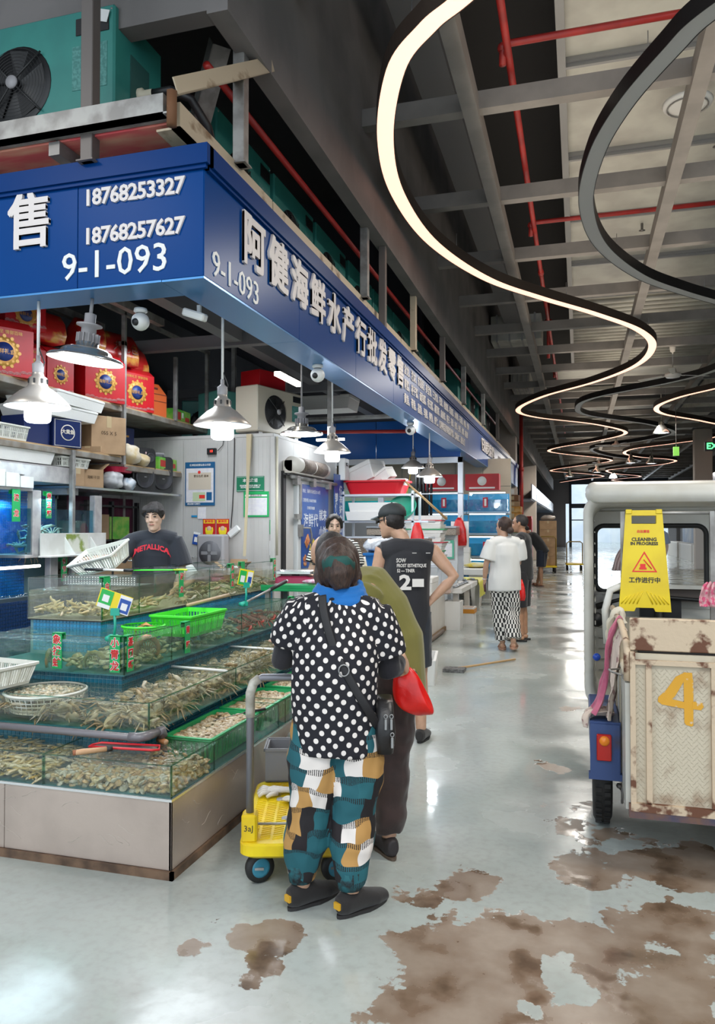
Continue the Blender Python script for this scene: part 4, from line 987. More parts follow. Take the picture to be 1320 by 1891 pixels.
def bulk(n, region, zfun, meshes, name, label, cat, seed, smin=.8, smax=1.15, tilt=.5, parent=None):
 """many small shells past the individual ones: one object"""
 r = random.Random(seed); x0, x1, y0, y1 = region; b = MB(); cache = [([v.co.copy() for v in m.vertices], [tuple(p.vertices) for p in m.polygons]) for m in meshes]
 mi = [m.materials[0] for m in meshes]
 for i in range(n):
  x, y = r.uniform(x0, x1), r.uniform(y0, y1); k = r.randrange(len(meshes)); s = r.uniform(smin, smax)
  mt = Matrix.Translation((x, y, zfun(x, y, r))) @ Euler((r.uniform(-tilt, tilt), r.uniform(-tilt, tilt), r.uniform(0, 6.3))).to_matrix().to_4x4() @ Matrix.Scale(s, 4)
  b.add([mt @ v for v in cache[k][0]], cache[k][1], k, True)
 return b.build(name, mi, parent, label, cat, kind='stuff', recalc=False)
G1 = 'clams in the front corner tank'
LB1 = 'olive grey clam lying in the front corner tank on the bench'
heap(95, (-2.325, -1.71, 2.945, 2.965), lambda x, y, r: .345 + r.uniform(.0, .045), CM[:3], 'clam', LB1, 'clam', G1, 1, .85, 1.2)
heap(85, (-2.325, -1.70, 2.96, 3.02), lambda x, y, r: .35 + r.uniform(.02, .04), CM[:3], 'clam', LB1, 'clam', G1, 2, .85, 1.2)
heap(70, (-1.715, -1.70, 2.96, 3.32), lambda x, y, r: .345 + r.uniform(.0, .05), CM[:3], 'clam', LB1, 'clam', G1, 3)
heap(50, (-2.0, -1.72, 3.10, 3.32), lambda x, y, r: .40 + r.uniform(.0, .035), CM[:4], 'clam', LB1, 'clam', G1, 4)
bulk(800, (-2.32, -1.71, 2.98, 3.24), lambda x, y, r: .35 + .05 * max(0, (y - 3.0) / .25) + r.uniform(-.0, .012), CM[:3], 'clam_bed', 'bed of small olive clams filling the corner tank behind the nearest ones', 'clams', 5)
def razor_mesh(mt):
 b = MB(); b.tube([(-.042, 0, 0), (-.036, 0, .001), (.036, .003, .001), (.042, .003, 0)], [(.004, .003), (.009, .006), (.009, .006), (.005, .004)], 8, side=(0, 1, 0))
 b.tube([(.04, .003, 0), (.055, .004, -.002)], [.0045, .003], 6)
 me = b.mesh('razor_clam'); me.materials.append(mt); return me
RZ = [razor_mesh(M('razor_yellow', (.45, .33, .10), .3, col2=(.28, .20, .07), scale=20, coat=.3)), razor_mesh(M('razor_pale', (.52, .45, .28), .3, col2=(.33, .28, .16), scale=20, coat=.3))]
heap(70, (-2.80, -2.35, 2.945, 3.0), lambda x, y, r: .35 + r.uniform(0, .055), RZ, 'razor_clam', 'yellowish razor clam lying against the glass left of the clam tank', 'clam', 'razor clams in the left front tank', 6, .8, 1.1, .35)
bulk(420, (-3.2, -2.35, 2.98, 3.24), lambda x, y, r: .37 + .04 * (y - 2.98) / .25 + r.uniform(0, .02), RZ, 'razor_clam_bed', 'layer of razor clams covering the left front tank', 'clams', 7, .8, 1.1, .3)
bulk(130, (-2.0, -1.71, 5.3, 6.3), lambda x, y, r: .36 + r.uniform(0, .03), CM, 'clam_bed', 'far clams on the floor of the bench tanks beyond the crates', 'clams', 8)
# crates
grn = M('green_crate_plastic', (.01, .33, .10), .35, spec=.6)
grl = M('bright_green_plastic', (.06, .72, .03), .35, spec=.6)
whb = M('white_basket_plastic', (.68, .68, .62), .4, spec=.6)
def crate(name, label, loc, wx, wy, h, mt, rotz=0, taper=.88, nslot=11, rows=1, group=None, rimw=.012, cat='crate', bottom=True):
 """slatted-wall crate: posts between slots, rim, floor; wx, wy outer size at the rim, base at z=0"""
 t = thing(name, label, cat, loc, rotz, group)
 def wall(p0, p1, n):
  b = MB(); p0, p1 = Vector(p0), Vector(p1); d = p1 - p0; L_ = d.length; d.normalize(); nrm = d.cross(Vector((0, 0, 1)))
  lo = taper
  def pt(u, z):  # u in 0..1 along, z in 0..1
   k = lo + (1 - lo) * z; c = Vector((0, 0, z * h)); q = p0.lerp(p1, u); return Vector((q.x * k, q.y * k, z * h))
  th = nrm * .003
  def slab(u0, u1, z0, z1):
   q = [pt(u0, z0), pt(u1, z0), pt(u1, z1), pt(u0, z1)]
   b.add([x - th for x in q] + [x + th for x in q], [(0, 1, 2, 3), (4, 7, 6, 5), (0, 4, 5, 1), (1, 5, 6, 2), (2, 6, 7, 3), (3, 7, 4, 0)])
  bands = [0, .14] + ([.5, .58] if rows == 2 else []) + [.80, 1]
  for i in range(0, len(bands), 2): slab(0, 1, bands[i], bands[i + 1])
  for k in range(n + 1):
   u = k / n; wv = .16 / n if k % 4 else .4 / n
   slab(max(0, u - wv), min(1, u + wv), .12, .82)
  b.build('wall_slats', mt, t)
 X, Y = wx / 2, wy / 2
 wall((-X, -Y, 0), (X, -Y, 0), max(4, int(nslot * wx / max(wx, wy)))); wall((X, -Y, 0), (X, Y, 0), max(4, int(nslot * wy / max(wx, wy))))
 wall((X, Y, 0), (-X, Y, 0), max(4, int(nslot * wx / max(wx, wy)))); wall((-X, Y, 0), (-X, -Y, 0), max(4, int(nslot * wy / max(wx, wy))))
 rm = MB(); o_ = rrect(-X - rimw, -Y - rimw, X + rimw, Y + rimw, .02, 4); i_ = rrect(-X + .001, -Y + .001, X - .001, Y - .001, .012, 4)
 rm.loft([[(x, y, h - .010) for x, y in i_], [(x, y, h - .012) for x, y in o_], [(x, y, h) for x, y in o_], [(x, y, h + .002) for x, y in i_]], smooth=False, cap=False, close=True)
 rm.build('rim', mt, t)
 if bottom: MB().box(-X * taper, -Y * taper, 0, X * taper, Y * taper, .004).build('base', mt, t)
 return t
for i, (y, l, lb) in enumerate([(3.66, .56, 'green crate of pale clams nearest the corner in the lowest tank'), (4.27, .56, 'second green crate of clams along the lowest tank'), (4.90, .54, 'third green crate of clams behind the trolley handle')]):
 crate('green_crate', lb, (-1.855, y, .348), .25, l, .122, grn, nslot=18, taper=.92)
 bulk(330, (-1.965, -1.745, y - l / 2 + .02, y + l / 2 - .02), lambda x, yy, r: .447 + r.uniform(0, .01), [CM[3], CM[3], CM[2]], 'clam_fill', 'pale tan clams filling ' + ('the nearest', 'the second', 'the third')[i] + ' green crate', 'clams', 20 + i, .8, 1.1, .3)
# ladle and net handles on the crates
t = thing('spatula', 'thin dark metal spatula handle lying across the nearest green crate', 'utensil', (-1.70, 3.98, .478))
MB().tube([(0, 0, .004), (-.08, -.11, .002)], [.008, .006], 8).build('grip', blk, t)
MB().tube([(-.08, -.11, .002), (-.19, -.26, -.012)], [.003, .002], 6).build('shaft', galv, t)
t = thing('scoop', 'red rimmed clear scoop with wooden handle resting across the corner tank', 'scoop', (-2.05, 3.06, .485))
MB().tube([(-.115, -.135, .012), (-.10, -.12, .012), (-.02, -.035, .008)], [.012, .0135, .011], 12).build('wooden_handle', M('pale_wood', (.62, .38, .22), .5, col2=(.52, .30, .16), scale=14), t)
MB().tube([(-.122, -.142, .012), (-.112, -.131, .012)], .0125, 12).build('handle_end', M('wood_end', (.30, .11, .05), .6), t)
MB().tube([(-.022, -.036, .008), (-.005, -.018, .006)], .013, 12).build('ferrule', blk, t)
MB().tube([(-.14, .0, 0), (.0, .0, .004), (.17, .03, 0), (.19, .06, -.005), (.17, .10, 0), (-.12, .07, 0), (-.15, .04, -.004)], .006, 8, close=True).build('red_rim', M('red_plastic', (.60, .02, .03), .35), t)
MB().loft([[(-.13, .01, 0), (.17, .035, 0), (.165, .095, 0), (-.12, .065, 0)], [(-.08, .02, -.075), (.13, .04, -.075), (.125, .08, -.075), (-.075, .06, -.075)]], smooth=False).build('net_bag', glassy('cloudy_plastic', (.75, .77, .76), .6, .3), t)
t = thing('wooden_net_pole', 'short round wooden net handle floating beside the first green crate', 'handle', (-1.99, 3.33, .462))
MB().tube([(0, 0, 0), (.06, -.03, .0)], .013, 12).build('shaft', M('orange_wood', (.42, .17, .06), .5), t)
MB().tube([(.058, -.029, 0), (.064, -.032, 0)], .0125, 12).build('end_cap', M('pale_wood', (.62, .38, .22)), t)
# crabs
crabm = [M('crab_olive', (.30, .27, .15), .4, col2=(.55, .47, .31), scale=22, coat=.3), M('crab_blue', (.30, .31, .25), .4, col2=(.60, .54, .42), scale=22, coat=.3), M('crab_tan', (.46, .34, .18), .4, col2=(.6, .5, .34), scale=20, coat=.3)]
legm = [M('crab_leg_tan', (.40, .31, .17), .45, col2=(.25, .18, .09), scale=30), M('crab_leg_grey', (.34, .33, .26), .45, col2=(.46, .40, .28), scale=30)]
def make_crab(ci):
 t = thing('crab', 'x', 'crab', (0, 0, 0)); r = random.Random(ci)
 b = MB(); rings = []
 for f, z in ((.4, -.010), (.9, -.006), (1, .0), (.86, .008), (.5, .014), (.1, .016)):
  ring = []
  for q in range(20):
   a = 2 * math.pi * q / 20; rx = .055 * (1 + .25 * abs(math.cos(a)) ** 6); ry = .034
   ring.append((f * rx * math.cos(a), f * ry * math.sin(a) + .003 * (math.cos(q * math.pi) if math.sin(a) > .3 else 0), z))
  rings.append(ring)
 b.loft(rings); b.build('carapace', crabm[ci % 3], t)
 for s in (-1, 1):
  for k in range(4):
   a = R(20 - k * 28); L_ = .05 + .008 * r.random()
   p0 = Vector((s * .045, -.005 - k * .008, -.004)); d = Vector((s * math.cos(a), math.sin(a), 0))
   p1 = p0 + d * L_ * .7 + Vector((0, 0, .018)); p2 = p1 + d * L_ * .55 + Vector((0, 0, -.022)); p3 = p2 + d * .022 + Vector((0, 0, -.012))
   MB().tube([p0, p1, p2, p3], [(.0045, .006), (.004, .0055), (.003, .004), .001], 6).build('leg', legm[ci % 2], t)
  p0 = Vector((s * .04, .022, 0)); p1 = p0 + Vector((s * .035, .03, .006)); p2 = p1 + Vector((-s * .03, .035, .002)); p3 = p2 + Vector((-s * .025, .018, 0))
  cb = MB().tube([p0, p1, p2, (p2 + p3) / 2], [.007, .008, .012, .008], 8)
  cb.tube([(p2 + p3) / 2, p3 + Vector((0, .006, 0))], [.006, .0015], 6).tube([(p2 + p3) / 2 + Vector((0, -.004, 0)), p3 + Vector((0, -.010, 0))], [.005, .0015], 6).build('claw', legm[(ci + 1) % 2], t)
 CH[t.name] = list(t.children)
 return t
CR = [make_crab(i) for i in range(3)]
crab_spots = []
r = random.Random(11)
for i in range(22): crab_spots.append((-1.99 - .040 - i * .052 - r.uniform(0, .02), 3.27 + r.uniform(0, .07), .545 + r.uniform(0, .045), 'front'))
for i in range(26): crab_spots.append((-2.04 - r.uniform(0, .06), 3.32 + i * .058, .545 + r.uniform(0, .05), 'side'))
for i in range(12): crab_spots.append((-2.16 - r.uniform(0, .12), 3.45 + i * .09, .565 + r.uniform(0, .03), 'inside'))
for i, (x, y, z, wh) in enumerate(crab_spots):
 lab = {'front': 'olive swimming crab crowded against the front glass of the second row', 'side': 'crab crowded against the aisle side glass of the second row', 'inside': 'crab lying under the froth inside the second row tank'}[wh]
 rt_ = (r.uniform(-.5, .9), r.uniform(-.6, .6), r.uniform(0, 6.3))
 sc_ = r.uniform(.75, 1.1)
 if i < 3: o = CR[i]; o.location = (x, y, z); o.rotation_euler = rt_; o.scale = (sc_,) * 3
 else: o = dup(CR[i % 3], (x, y, z), rot=rt_, scale=sc_)
 o['label'] = lab; o['group'] = {'front': 'crabs at the front glass', 'side': 'crabs at the aisle glass', 'inside': 'crabs under the froth'}[wh]
# rope-tied hairy clump beyond
def fuzz(n, c, s, mt, name, label, cat, seed, rad=.0025):
 b = MB(); r = random.Random(seed)
 for i in range(n):
  p = Vector(c) + Vector((r.uniform(-s[0], s[0]), r.uniform(-s[1], s[1]), r.uniform(-s[2], s[2]))); d = Vector((r.uniform(-1, 1), r.uniform(-1, 1), r.uniform(-.6, 1))).normalized() * r.uniform(.03, .07); e = Vector((r.uniform(-1, 1), r.uniform(-1, 1), r.uniform(-1, .3))).normalized() * .03
  b.tube([p, p + d * .6, p + d + e], [rad, rad * .8, rad * .3], 4)
 return b.build(name, mt, None, label, cat, kind='stuff', recalc=False)
fuzz(420, (-2.05, 4.72, .60), (.05, .22, .04), M('hairy_brown', (.30, .24, .09), .7, col2=(.16, .13, .06), scale=30), 'mussel_beard', 'tangled brown bearded shellfish behind the second row glass', 'shellfish', 31)
bulk(500, (-2.36, -2.02, 3.3, 6.3), lambda x, y, r: .57 + r.uniform(0, .05), [CM[1], CM[0]], 'shell_bed', 'brown shells under the frothing water of the second row', 'shellfish', 32, 1.2, 2.2, .8)
# froth and air bubbles on the second row
foam = M('froth_white', (.80, .80, .78), .35, spec=.6, coat=.4)
r = random.Random(5); b = MB()
for cx, cy, s, n in [(-2.50, 3.52, .09, 90), (-2.22, 3.42, .10, 170), (-2.12, 3.62, .06, 60), (-2.27, 3.95, .12, 160), (-2.20, 4.15, .07, 60), (-2.22, 4.48, .10, 140), (-2.25, 4.95, .12, 120), (-2.2, 5.6, .2, 140)]:
 for k in range(n):
  x = cx + r.gauss(0, s); y = cy + r.gauss(0, s * .8); q = r.uniform(.002, .008) * (1 if r.random() < .9 else 1.9)
  if x > -1.985 or (x < -2.36 and y > 3.6): continue
  b.ball((x, y, .646 + r.uniform(0, q)), (q, q, q * .7), 7, 4)
b.build('froth', glassy('bubble_film', (.93, .94, .94), 2.2, .05, 2.2), t2, kind='stuff', recalc=False)
b = MB()
for k in range(26):
 cx, cy = [(-2.48, 3.53), (-2.38, 3.50), (-2.2, 4.0), (-2.15, 4.12), (-2.25, 4.5)][k % 5]; a = r.uniform(-.5, .5); x = cx + r.gauss(0, .05); y = cy + r.gauss(0, .04)
 pts = rrect(-.03, -.008, .03, .008, .007, 3)
 b.prism([(px * math.cos(a) - py * math.sin(a), px * math.sin(a) + py * math.cos(a)) for px, py in pts], .003, Matrix.Translation((x, y, .6455)))
b.build('foam_streaks', foam, t2, kind='stuff')
for i in range(3):
 tt = thing('air_pipe', ('white air pipe crossing the second row tank, nearest', 'white air pipe crossing the second row tank, middle', 'white air pipe crossing the second row tank, furthest')[i], 'pipe', (-2.2, 4.15 + i * .82, .655))
 MB().tube([(-.19, 0, 0), (.2, -.04, 0)], .008, 8).build('pipe', whitep, tt)
# white round basket of clams and a white rectangular basket
def round_basket(name, label, loc, r0, h, mt, nv=40, rows=2, cat='basket', bowl=False):
 t = thing(name, label, cat, loc)
 MB().lathe([(r0, h), (r0 + .01, h - .004), (r0 + .008, h - .012), (r0 - .003, h - .01), (r0 - .004, h)], n=40).build('rim', mt, t)
 b = MB()
 for k in range(nv):
  a = 2 * math.pi * k / nv; c_, s_ = math.cos(a), math.sin(a)
  prof = [(r0, h - .01), (r0 * .93, h * .5), (r0 * .86, .003)] if not bowl else [(r0, h - .01), (r0 * .86, h * .45), (r0 * .55, .1 * h), (.02, 0)]
  b.tube([(c_ * q, s_ * q, z) for q, z in prof], .0026, 4)
 for j in range(1, rows + 3):
  q = r0 * (.86 + .14 * j / (rows + 3)); b.tube([(q * math.cos(a), q * math.sin(a), h * j / (rows + 3)) for a in [2 * math.pi * k / 28 for k in range(28)]], .0025, 4, close=True)
 b.build('lattice_wall', mt, t)
 MB().lathe([(0, .003), (r0 * (.86 if not bowl else .5), .003), (r0 * (.86 if not bowl else .5), 0)], n=30).build('base', mt, t)
 return t
round_basket('round_basket', 'round white lattice basket of small clams sunk in the second row tank', (-2.70, 3.40, .555), .20, .098, whb)
bulk(620, (-2.83, -2.57, 3.27, 3.53), lambda x, y, r: .632 + r.uniform(0, .010), [CM[3], CM[1]], 'clam_fill', 'small pale clams in the round white basket', 'clams', 33, .65, .85, .3)
crate('white_basket', 'white slotted rectangular basket standing on the second row tank at the left edge', (-3.03, 3.34, .667), .42, .30, .115, whb, R(-8), .82, 26)
# third row content
bulk(260, (-2.80, -2.40, 3.66, 4.1), lambda x, y, r: .715 + r.uniform(0, .05), [CM[0], CM[2]], 'shell_bed', 'reddish shells beneath the water at the corner of the third row', 'shellfish', 34, 1, 1.5)
shrimpm = M('shrimp_orange', (.46, .20, .07), .4, col2=(.30, .12, .05), scale=30, coat=.4)
def shrimp(mt, loc, rz, label, s=1.0, name='prawn', cat='prawn', flip=0):
 t = thing(name, label, cat, loc, rz)
 n = 12; pts = []; rad = []
 for k in range(n):
  a = R(200 - k * 21); pts.append((.055 * s * math.cos(a), 0, .055 * s * math.sin(a))); rad.append(s * (.019 * (1 - .05 * k) * (1.05 if k % 2 else .92)))
 MB().tube(pts, rad, 12, side=(0, 1, 0)).build('body', mt, t)
 lg = MB()
 for k in range(1, 10):
  for sy in (-1, 1):
   p = Vector(pts[k]); i_ = Vector((p.x * .6, sy * .012 * s, p.z * .6 - .0)); lg.tube([p * .8, i_, i_ * .55 + Vector((0, sy * .004 * s, -.02 * s))], [.003 * s, .002 * s, .001 * s], 5)
 lg.build('legs', mt, t)
 an = MB()
 for sy in (-1, 1):
  p = Vector(pts[0]); an.tube([p, p + Vector((-.02 * s, sy * .015 * s, -.05 * s)), p + Vector((.02 * s, sy * .03 * s, -.08 * s))], [.003 * s, .002 * s, .0008 * s], 5)
 an.build('antennae', mt, t)
 return t
shrimp(shrimpm, (-2.45, 3.97, .78), R(60), 'large orange brown lobster curled behind the third row corner glass', 1.35, 'lobster', 'lobster')
for i, (x, y) in enumerate([(-2.46, 3.75), (-2.5, 3.84), (-2.62, 3.70), (-2.9, 3.68)]):
 shrimp(M('lobster_dull', (.30, .20, .06), .5, col2=(.18, .13, .05), scale=20), (x, y, .745), i * 1.7, ('dull brown lobster lying by the corner card of the third row', 'dull brown lobster beside the large curled one', 'dull brown lobster left of the corner behind the front glass', 'dull brown lobster behind the leftmost green card')[i], 1.0, 'lobster', 'lobster')
redcr = M('red_crab', (.45, .06, .04), .4, col2=(.25, .04, .03), scale=20)
for i in range(7):
 o = dup(CR[i % 3], (-2.45 - .05 * (i % 2), 5.25 + i * .11, .75 + .02 * (i % 3)), rot=(r.uniform(-.5, .6), .3, r.uniform(0, 6)), scale=.95, label='reddish crab in the third row tank beneath the black net pole', group='reddish crabs in the third row')
 for c in o.children:
  c.data = c.data.copy(); c.data.materials[0] = redcr
bulk(300, (-2.85, -2.42, 4.2, 6.3), lambda x, y, r: .715 + r.uniform(0, .05), [CM[0], CM[1]], 'shell_bed', 'dark shells along the floor of the third row tank', 'shellfish', 35, 1, 1.8)
crate('green_basket', 'bright green slotted basket floating in the third row tank', (-2.55, 4.66, .79), .30, .50, .14, grl, R(0), .86, 20)
round_basket('green_colander', 'bright green round colander with crab legs in the third row tank', (-2.60, 4.17, .80), .125, .10, grl, 34, 2, 'colander', True)
MB().tube([(-2.62, 4.1, .87), (-2.58, 4.16, .90), (-2.52, 4.2, .88)], .008, 6).tube([(-2.66, 4.18, .87), (-2.6, 4.2, .905), (-2.53, 4.15, .89)], .007, 6).build('red_crab', M('crab_leg_red', (.55, .25, .08), .4), None, 'orange crab legs resting in the green colander', 'crab')
t = thing('wooden_pole', 'pale wooden net pole resting on the bright green basket', 'pole', (-2.60, 4.72, .965)); MB().tube([(0, 0, 0), (.06, .52, .03)], [.012, .014], 10).build('shaft', M('pale_bamboo', (.42, .30, .17), .5), t)
t = thing('net_pole', 'black and grey telescopic net pole resting across the third row', 'pole', (-2.45, 5.35, .93))
MB().tube([(0, 0, 0), (-.03, .55, .055)], .010, 10).build('shaft', galv, t); MB().tube([(-.03, .55, .055), (-.05, .95, .095)], .017, 10).build('grip', blk, t); MB().tube([(-.05, .95, .095), (-.052, .99, .099)], .012, 10).build('end_knob', whitep, t)
# top row content: geoducks
geo = [M('geoduck_pale', (.60, .50, .30), .5, col2=(.45, .34, .16), scale=18, coat=.2), M('geoduck_white', (.68, .60, .44), .5, col2=(.5, .4, .25), scale=18)]
def geoduck(mt, seed):
 r = random.Random(seed); b = MB(); p = Vector((0, 0, 0)); d = Vector((1, 0, .3)).normalized(); pts = [p]
 for k in range(6): d = (d + Vector((r.uniform(-.5, .5), r.uniform(-.5, .5), r.uniform(-.35, .35)))).normalized(); p = p + d * .026; pts.append(p)
 b.tube(pts, [.008, .019, .021, .018, .015, .012, .006], 9)
 me = b.mesh('geoduck'); me.materials.append(mt); return me
GM = [geoduck(geo[i % 2], i) for i in range(5)]
heap(120, (-3.34, -2.86, 4.10, 4.24), lambda x, y, r: .952 + r.uniform(0, .05), GM, 'geoduck', 'pale wrinkled geoduck piled behind the front glass of the topmost tank', 'geoduck', 'geoducks in the topmost tank', 41, .4, .62, .35)
heap(60, (-2.92, -2.87, 4.15, 4.9), lambda x, y, r: .952 + r.uniform(0, .05), GM, 'geoduck', 'pale geoduck piled behind the side glass of the topmost tank near its corner', 'geoduck', 'geoducks at the side glass of the topmost tank', 42, .4, .62, .35)
for i in range(14):
 y = 5.2 + i * .115
 dup(CR[i % 3], (-2.90 - .04 * (i % 2), y, .965 + .03 * (i % 3)), rot=(r.uniform(-.5, .6), .3, r.uniform(0, 6)), scale=.95, label='crab behind the side glass of the topmost tank further along', group='crabs in the far part of the topmost tank')
# hanging green name cards
gcard = M('green_card', (.01, .36, .10), .4); redchar = M('red_character', (.62, .01, .02), .5)
def card(s, loc, face, h=.19, wd=.062, label='', sz=.05, tilt=0):
 t = thing('name_card', label, 'sign', loc, 0 if face == 'Y' else R(90))
 MB().box(0, -.006, -h, wd, -.002, .006).box(0, -.006, .003, wd, .03, .008).box(0, .026, -.03, wd, .03, .004).build('card', gcard, t)
 n = len(s)
 for i, ch in enumerate(s):
  z = -h * (i + .5) / n
  text(ch, sz * 1.0, M('card_outline', (.85, .83, .8), .5), (wd / 2, -.0066, z), FY, t, name='character_outline', ext=.0002, off=.0035, align='CENTER')
  text(ch, sz * 1.0, redchar, (wd / 2, -.0074, z), FY, t, name='character', ext=.0003, off=.0012, align='CENTER')
 return t
card('象拔蚌', (-2.825, 3.612, .908), 'Y', label='green card reading 象拔蚌 hung on the third row front glass', sz=.055)
card('小青龙', (-2.455, 3.612, .905), 'Y', label='green card reading 小青龙 hung beside the third row corner', sz=.055)
card('基围虾', (-2.370, 3.635, .905), 'X', label='green card reading 基围虾 on the aisle side of the third row corner', sz=.052)
card('青蟹', (-2.370, 4.27, .905), 'X', label='green card reading 青蟹 on the side glass below the green basket', sz=.05)
card('龙虾', (-2.370, 6.1, .905), 'X', label='green card on the third row glass just left of the striped sleeve', sz=.05)
card('虫', (-2.83, 4.085, 1.19), 'X', .12, label='green card half hidden behind the payment card at the topmost tank corner', sz=.05)
card('波龙', (-2.83, 5.01, 1.19), 'X', .2, label='green card reading 波龙 on the side glass in front of the boy', sz=.052)
card('多宝鱼', (-2.83, 5.87, 1.19), 'X', .2, label='green card reading 多宝鱼 behind the second payment card', sz=.05)
card('斑', (-2.80, 6.02, 1.20), 'X', .2, label='short green card just right of the 多宝鱼 card', sz=.05)
card('皮皮虾', (-2.83, 6.80, 1.20), 'X', .2, label='green card at the far end of the topmost tank beside the scale', sz=.05)
# payment code cards on green clamps (codes left blank)
def paycard(loc, rz, tilt, label, half=False, s=1.0):
 t = thing('payment_card', label, 'sign', loc, rz)
 yl = M('card_yellow', (.80, .62, .02), .4); g2 = M('card_green', (.02, .42, .08), .4); b2 = M('card_blue', (.02, .08, .36), .4); wh = M('card_white', (.78, .78, .78), .4)
 rt_ = Matrix.Rotation(R(tilt), 4, 'Y') @ Matrix.Scale(s, 4)
 def bb(x0, z0, x1, z1, y, mt, nm): MB().box(x0, y, z0, x1, y + .002, z1, mat=rt_).build(nm, mt, t)
 if not half:
  bb(-.095, -.052, .095, .052, 0, yl, 'board'); bb(-.088, -.042, -.015, .048, -.002, g2, 'green_panel'); bb(-.088, -.052, -.015, -.030, -.003, wh, 'white_strip'); bb(-.070, -.016, -.033, .022, -.003, wh, 'blank_code_square')
  bb(.025, -.052, .095, .048, -.002, wh, 'white_panel'); bb(.029, -.046, .091, .030, -.003, b2, 'blue_panel'); bb(.043, -.030, .078, .008, -.004, wh, 'blank_code_square')
 else:
  bb(-.05, -.05, .05, .05, 0, yl, 'board'); bb(-.045, -.045, 0, .04, -.002, g2, 'green_panel'); bb(-.036, -.03, -.008, .01, -.003, wh, 'blank_code_square'); bb(.01, -.045, .045, .04, -.002, wh, 'white_panel'); bb(.015, -.03, .04, .01, -.003, b2, 'blue_panel')
 cl = M('teal_clamp', (.02, .38, .27), .35)
 MB().box(-.02, -.008, -.075, .03, .006, -.035).tube([(0, 0, -.06), (.005, 0, -.13), (0, 0, -.18)], .008, 8).box(-.03, -.012, -.215, .015, .02, -.18, bev=.003).cyl((-.03, -.02, -.2), (-.03, .03, -.2), .016, 12).build('clamp', cl, t)
 return t
paycard((-2.45, 3.64, 1.095), R(12), 18, 'yellow, green and blue payment board on a teal clamp at the third row corner')
paycard((-2.44, 5.33, 1.12), R(55), 12, 'smaller yellow payment board on a teal clamp further along the third row', True, 1.25)
# things on top of the topmost tank
t = thing('perforated_tray', 'clear white perforated tray hung inside the topmost tank front', 'tray', (-3.10, 4.52, 1.11))
b = MB(); b.box(-.30, -.07, -.0, .27, .15, .004)
b.build('tray_floor', glassy('frosted_tray', (.80, .84, .82), .5, .3), t)
hs = MB()
for i in range(26):
 for j in range(4): hs.lathe([(0, .001), (.0045, .001), (.0045, 0)], (-.28 + i * .0215, -.073, .012 + j * .014), 6, axis=(0, -1, 0))
MB().box(-.30, -.073, 0, .27, -.068, .07).box(.265, -.07, 0, .27, .15, .07).build('tray_wall', MATS['frosted_tray'], t)
hs.build('holes', whitep, t, kind='stuff')
t = thing('telescopic_pole', 'black and white telescopic handle lying on the topmost tank', 'pole', (-3.50, 4.83, 1.195))
MB().tube([(0, 0, 0), (.17, -.02, 0)], .011, 10).build('black_grip', blk, t); MB().tube([(.17, -.02, 0), (.36, -.045, 0)], .009, 10).build('white_tube', whitep, t); MB().tube([(.36, -.045, 0), (.43, -.055, 0)], .012, 10).build('black_end', blk, t)
t = thing('green_net', 'small green and yellow net lying right of the black and white handle', 'net', (-3.0, 4.82, 1.195))
MB().tube([(-.10, -.02, 0), (.05, -.04, .003), (.22, .0, .005), (.24, .05, .004), (.12, .07, .003), (-.06, .05, 0)], .004, 6, close=True).build('frame', grl, t)
b = MB()
for k in range(9): b.tube([(-.08 + k * .034, -.03 + .002 * k, .001), (-.06 + k * .034, .05, .001)], .0015, 4)
b.build('mesh', grn, t); MB().tube([(.22, .03, .005), (.30, .03, .008), (.33, .02, .006)], .007, 8).build('yellow_tip', M('lime_plastic', (.55, .65, .05), .4), t)
crate('white_basket', 'white slotted basket tilted in the boy\'s hand behind the topmost tank', (-3.62, 5.25, 1.195), .44, .26, .13, whb, R(-5), .78, 16, rows=1).rotation_euler = (R(28), R(-12), R(-8))
# scale at the end
t = thing('weighing_scale', 'pink-red counter scale with steel pan beside the far end of the tanks', 'scale', (-2.50, 6.55, 1.0), R(10))
MB().loft([[(x, y, z) for x, y in rrect(-a, -b_, a, b_, .03)] for a, b_, z in ((.17, .13, 0), (.17, .13, .045), (.13, .10, .065))], smooth=False).build('body', M('magenta_plastic', (.40, .04, .10), .35), t)
MB().loft([[(x, y, z) for x, y in rrect(-a, -b_, a, b_, .03)] for a, b_, z in ((.15, .11, .078), (.18, .14, .085), (.18, .14, .108), (.172, .132, .108), (.145, .105, .084))], smooth=False).build('pan', M('steel_pan', (.6, .6, .6), .2, .9), t)
MB().lathe([(.04, .06), (.03, .08)], n=14).build('pillar', galv, t)
t = thing('scale_table', 'green rimmed tray shelf holding the scale at the end of the tank rows', 'table', (-2.32, 6.62, 0))
MB().box(-.45, -.25, .93, .30, .3, .96, bev=.004).box(-.45, -.25, .96, .30, -.235, .985).build('top', grn, t)
for x in (-.4, .25):
 for y in (-.2, .25): MB().box(x - .02, y - .02, .0 if y < 5 else 0, x + .02, y + .02, .93).build('leg', galv, t)
t = thing('plastic_bag', 'clear plastic bag of printed paper lying on the scale', 'bag', (-2.28, 6.42, 1.0))
b = MB(); b.ball((0, 0, .02), (.11, .06, .022), 16, 8); o = b.build('bag_body', M('pinkish_bag', (.6, .5, .55), .3, col2=(.5, .2, .3), scale=30), t)
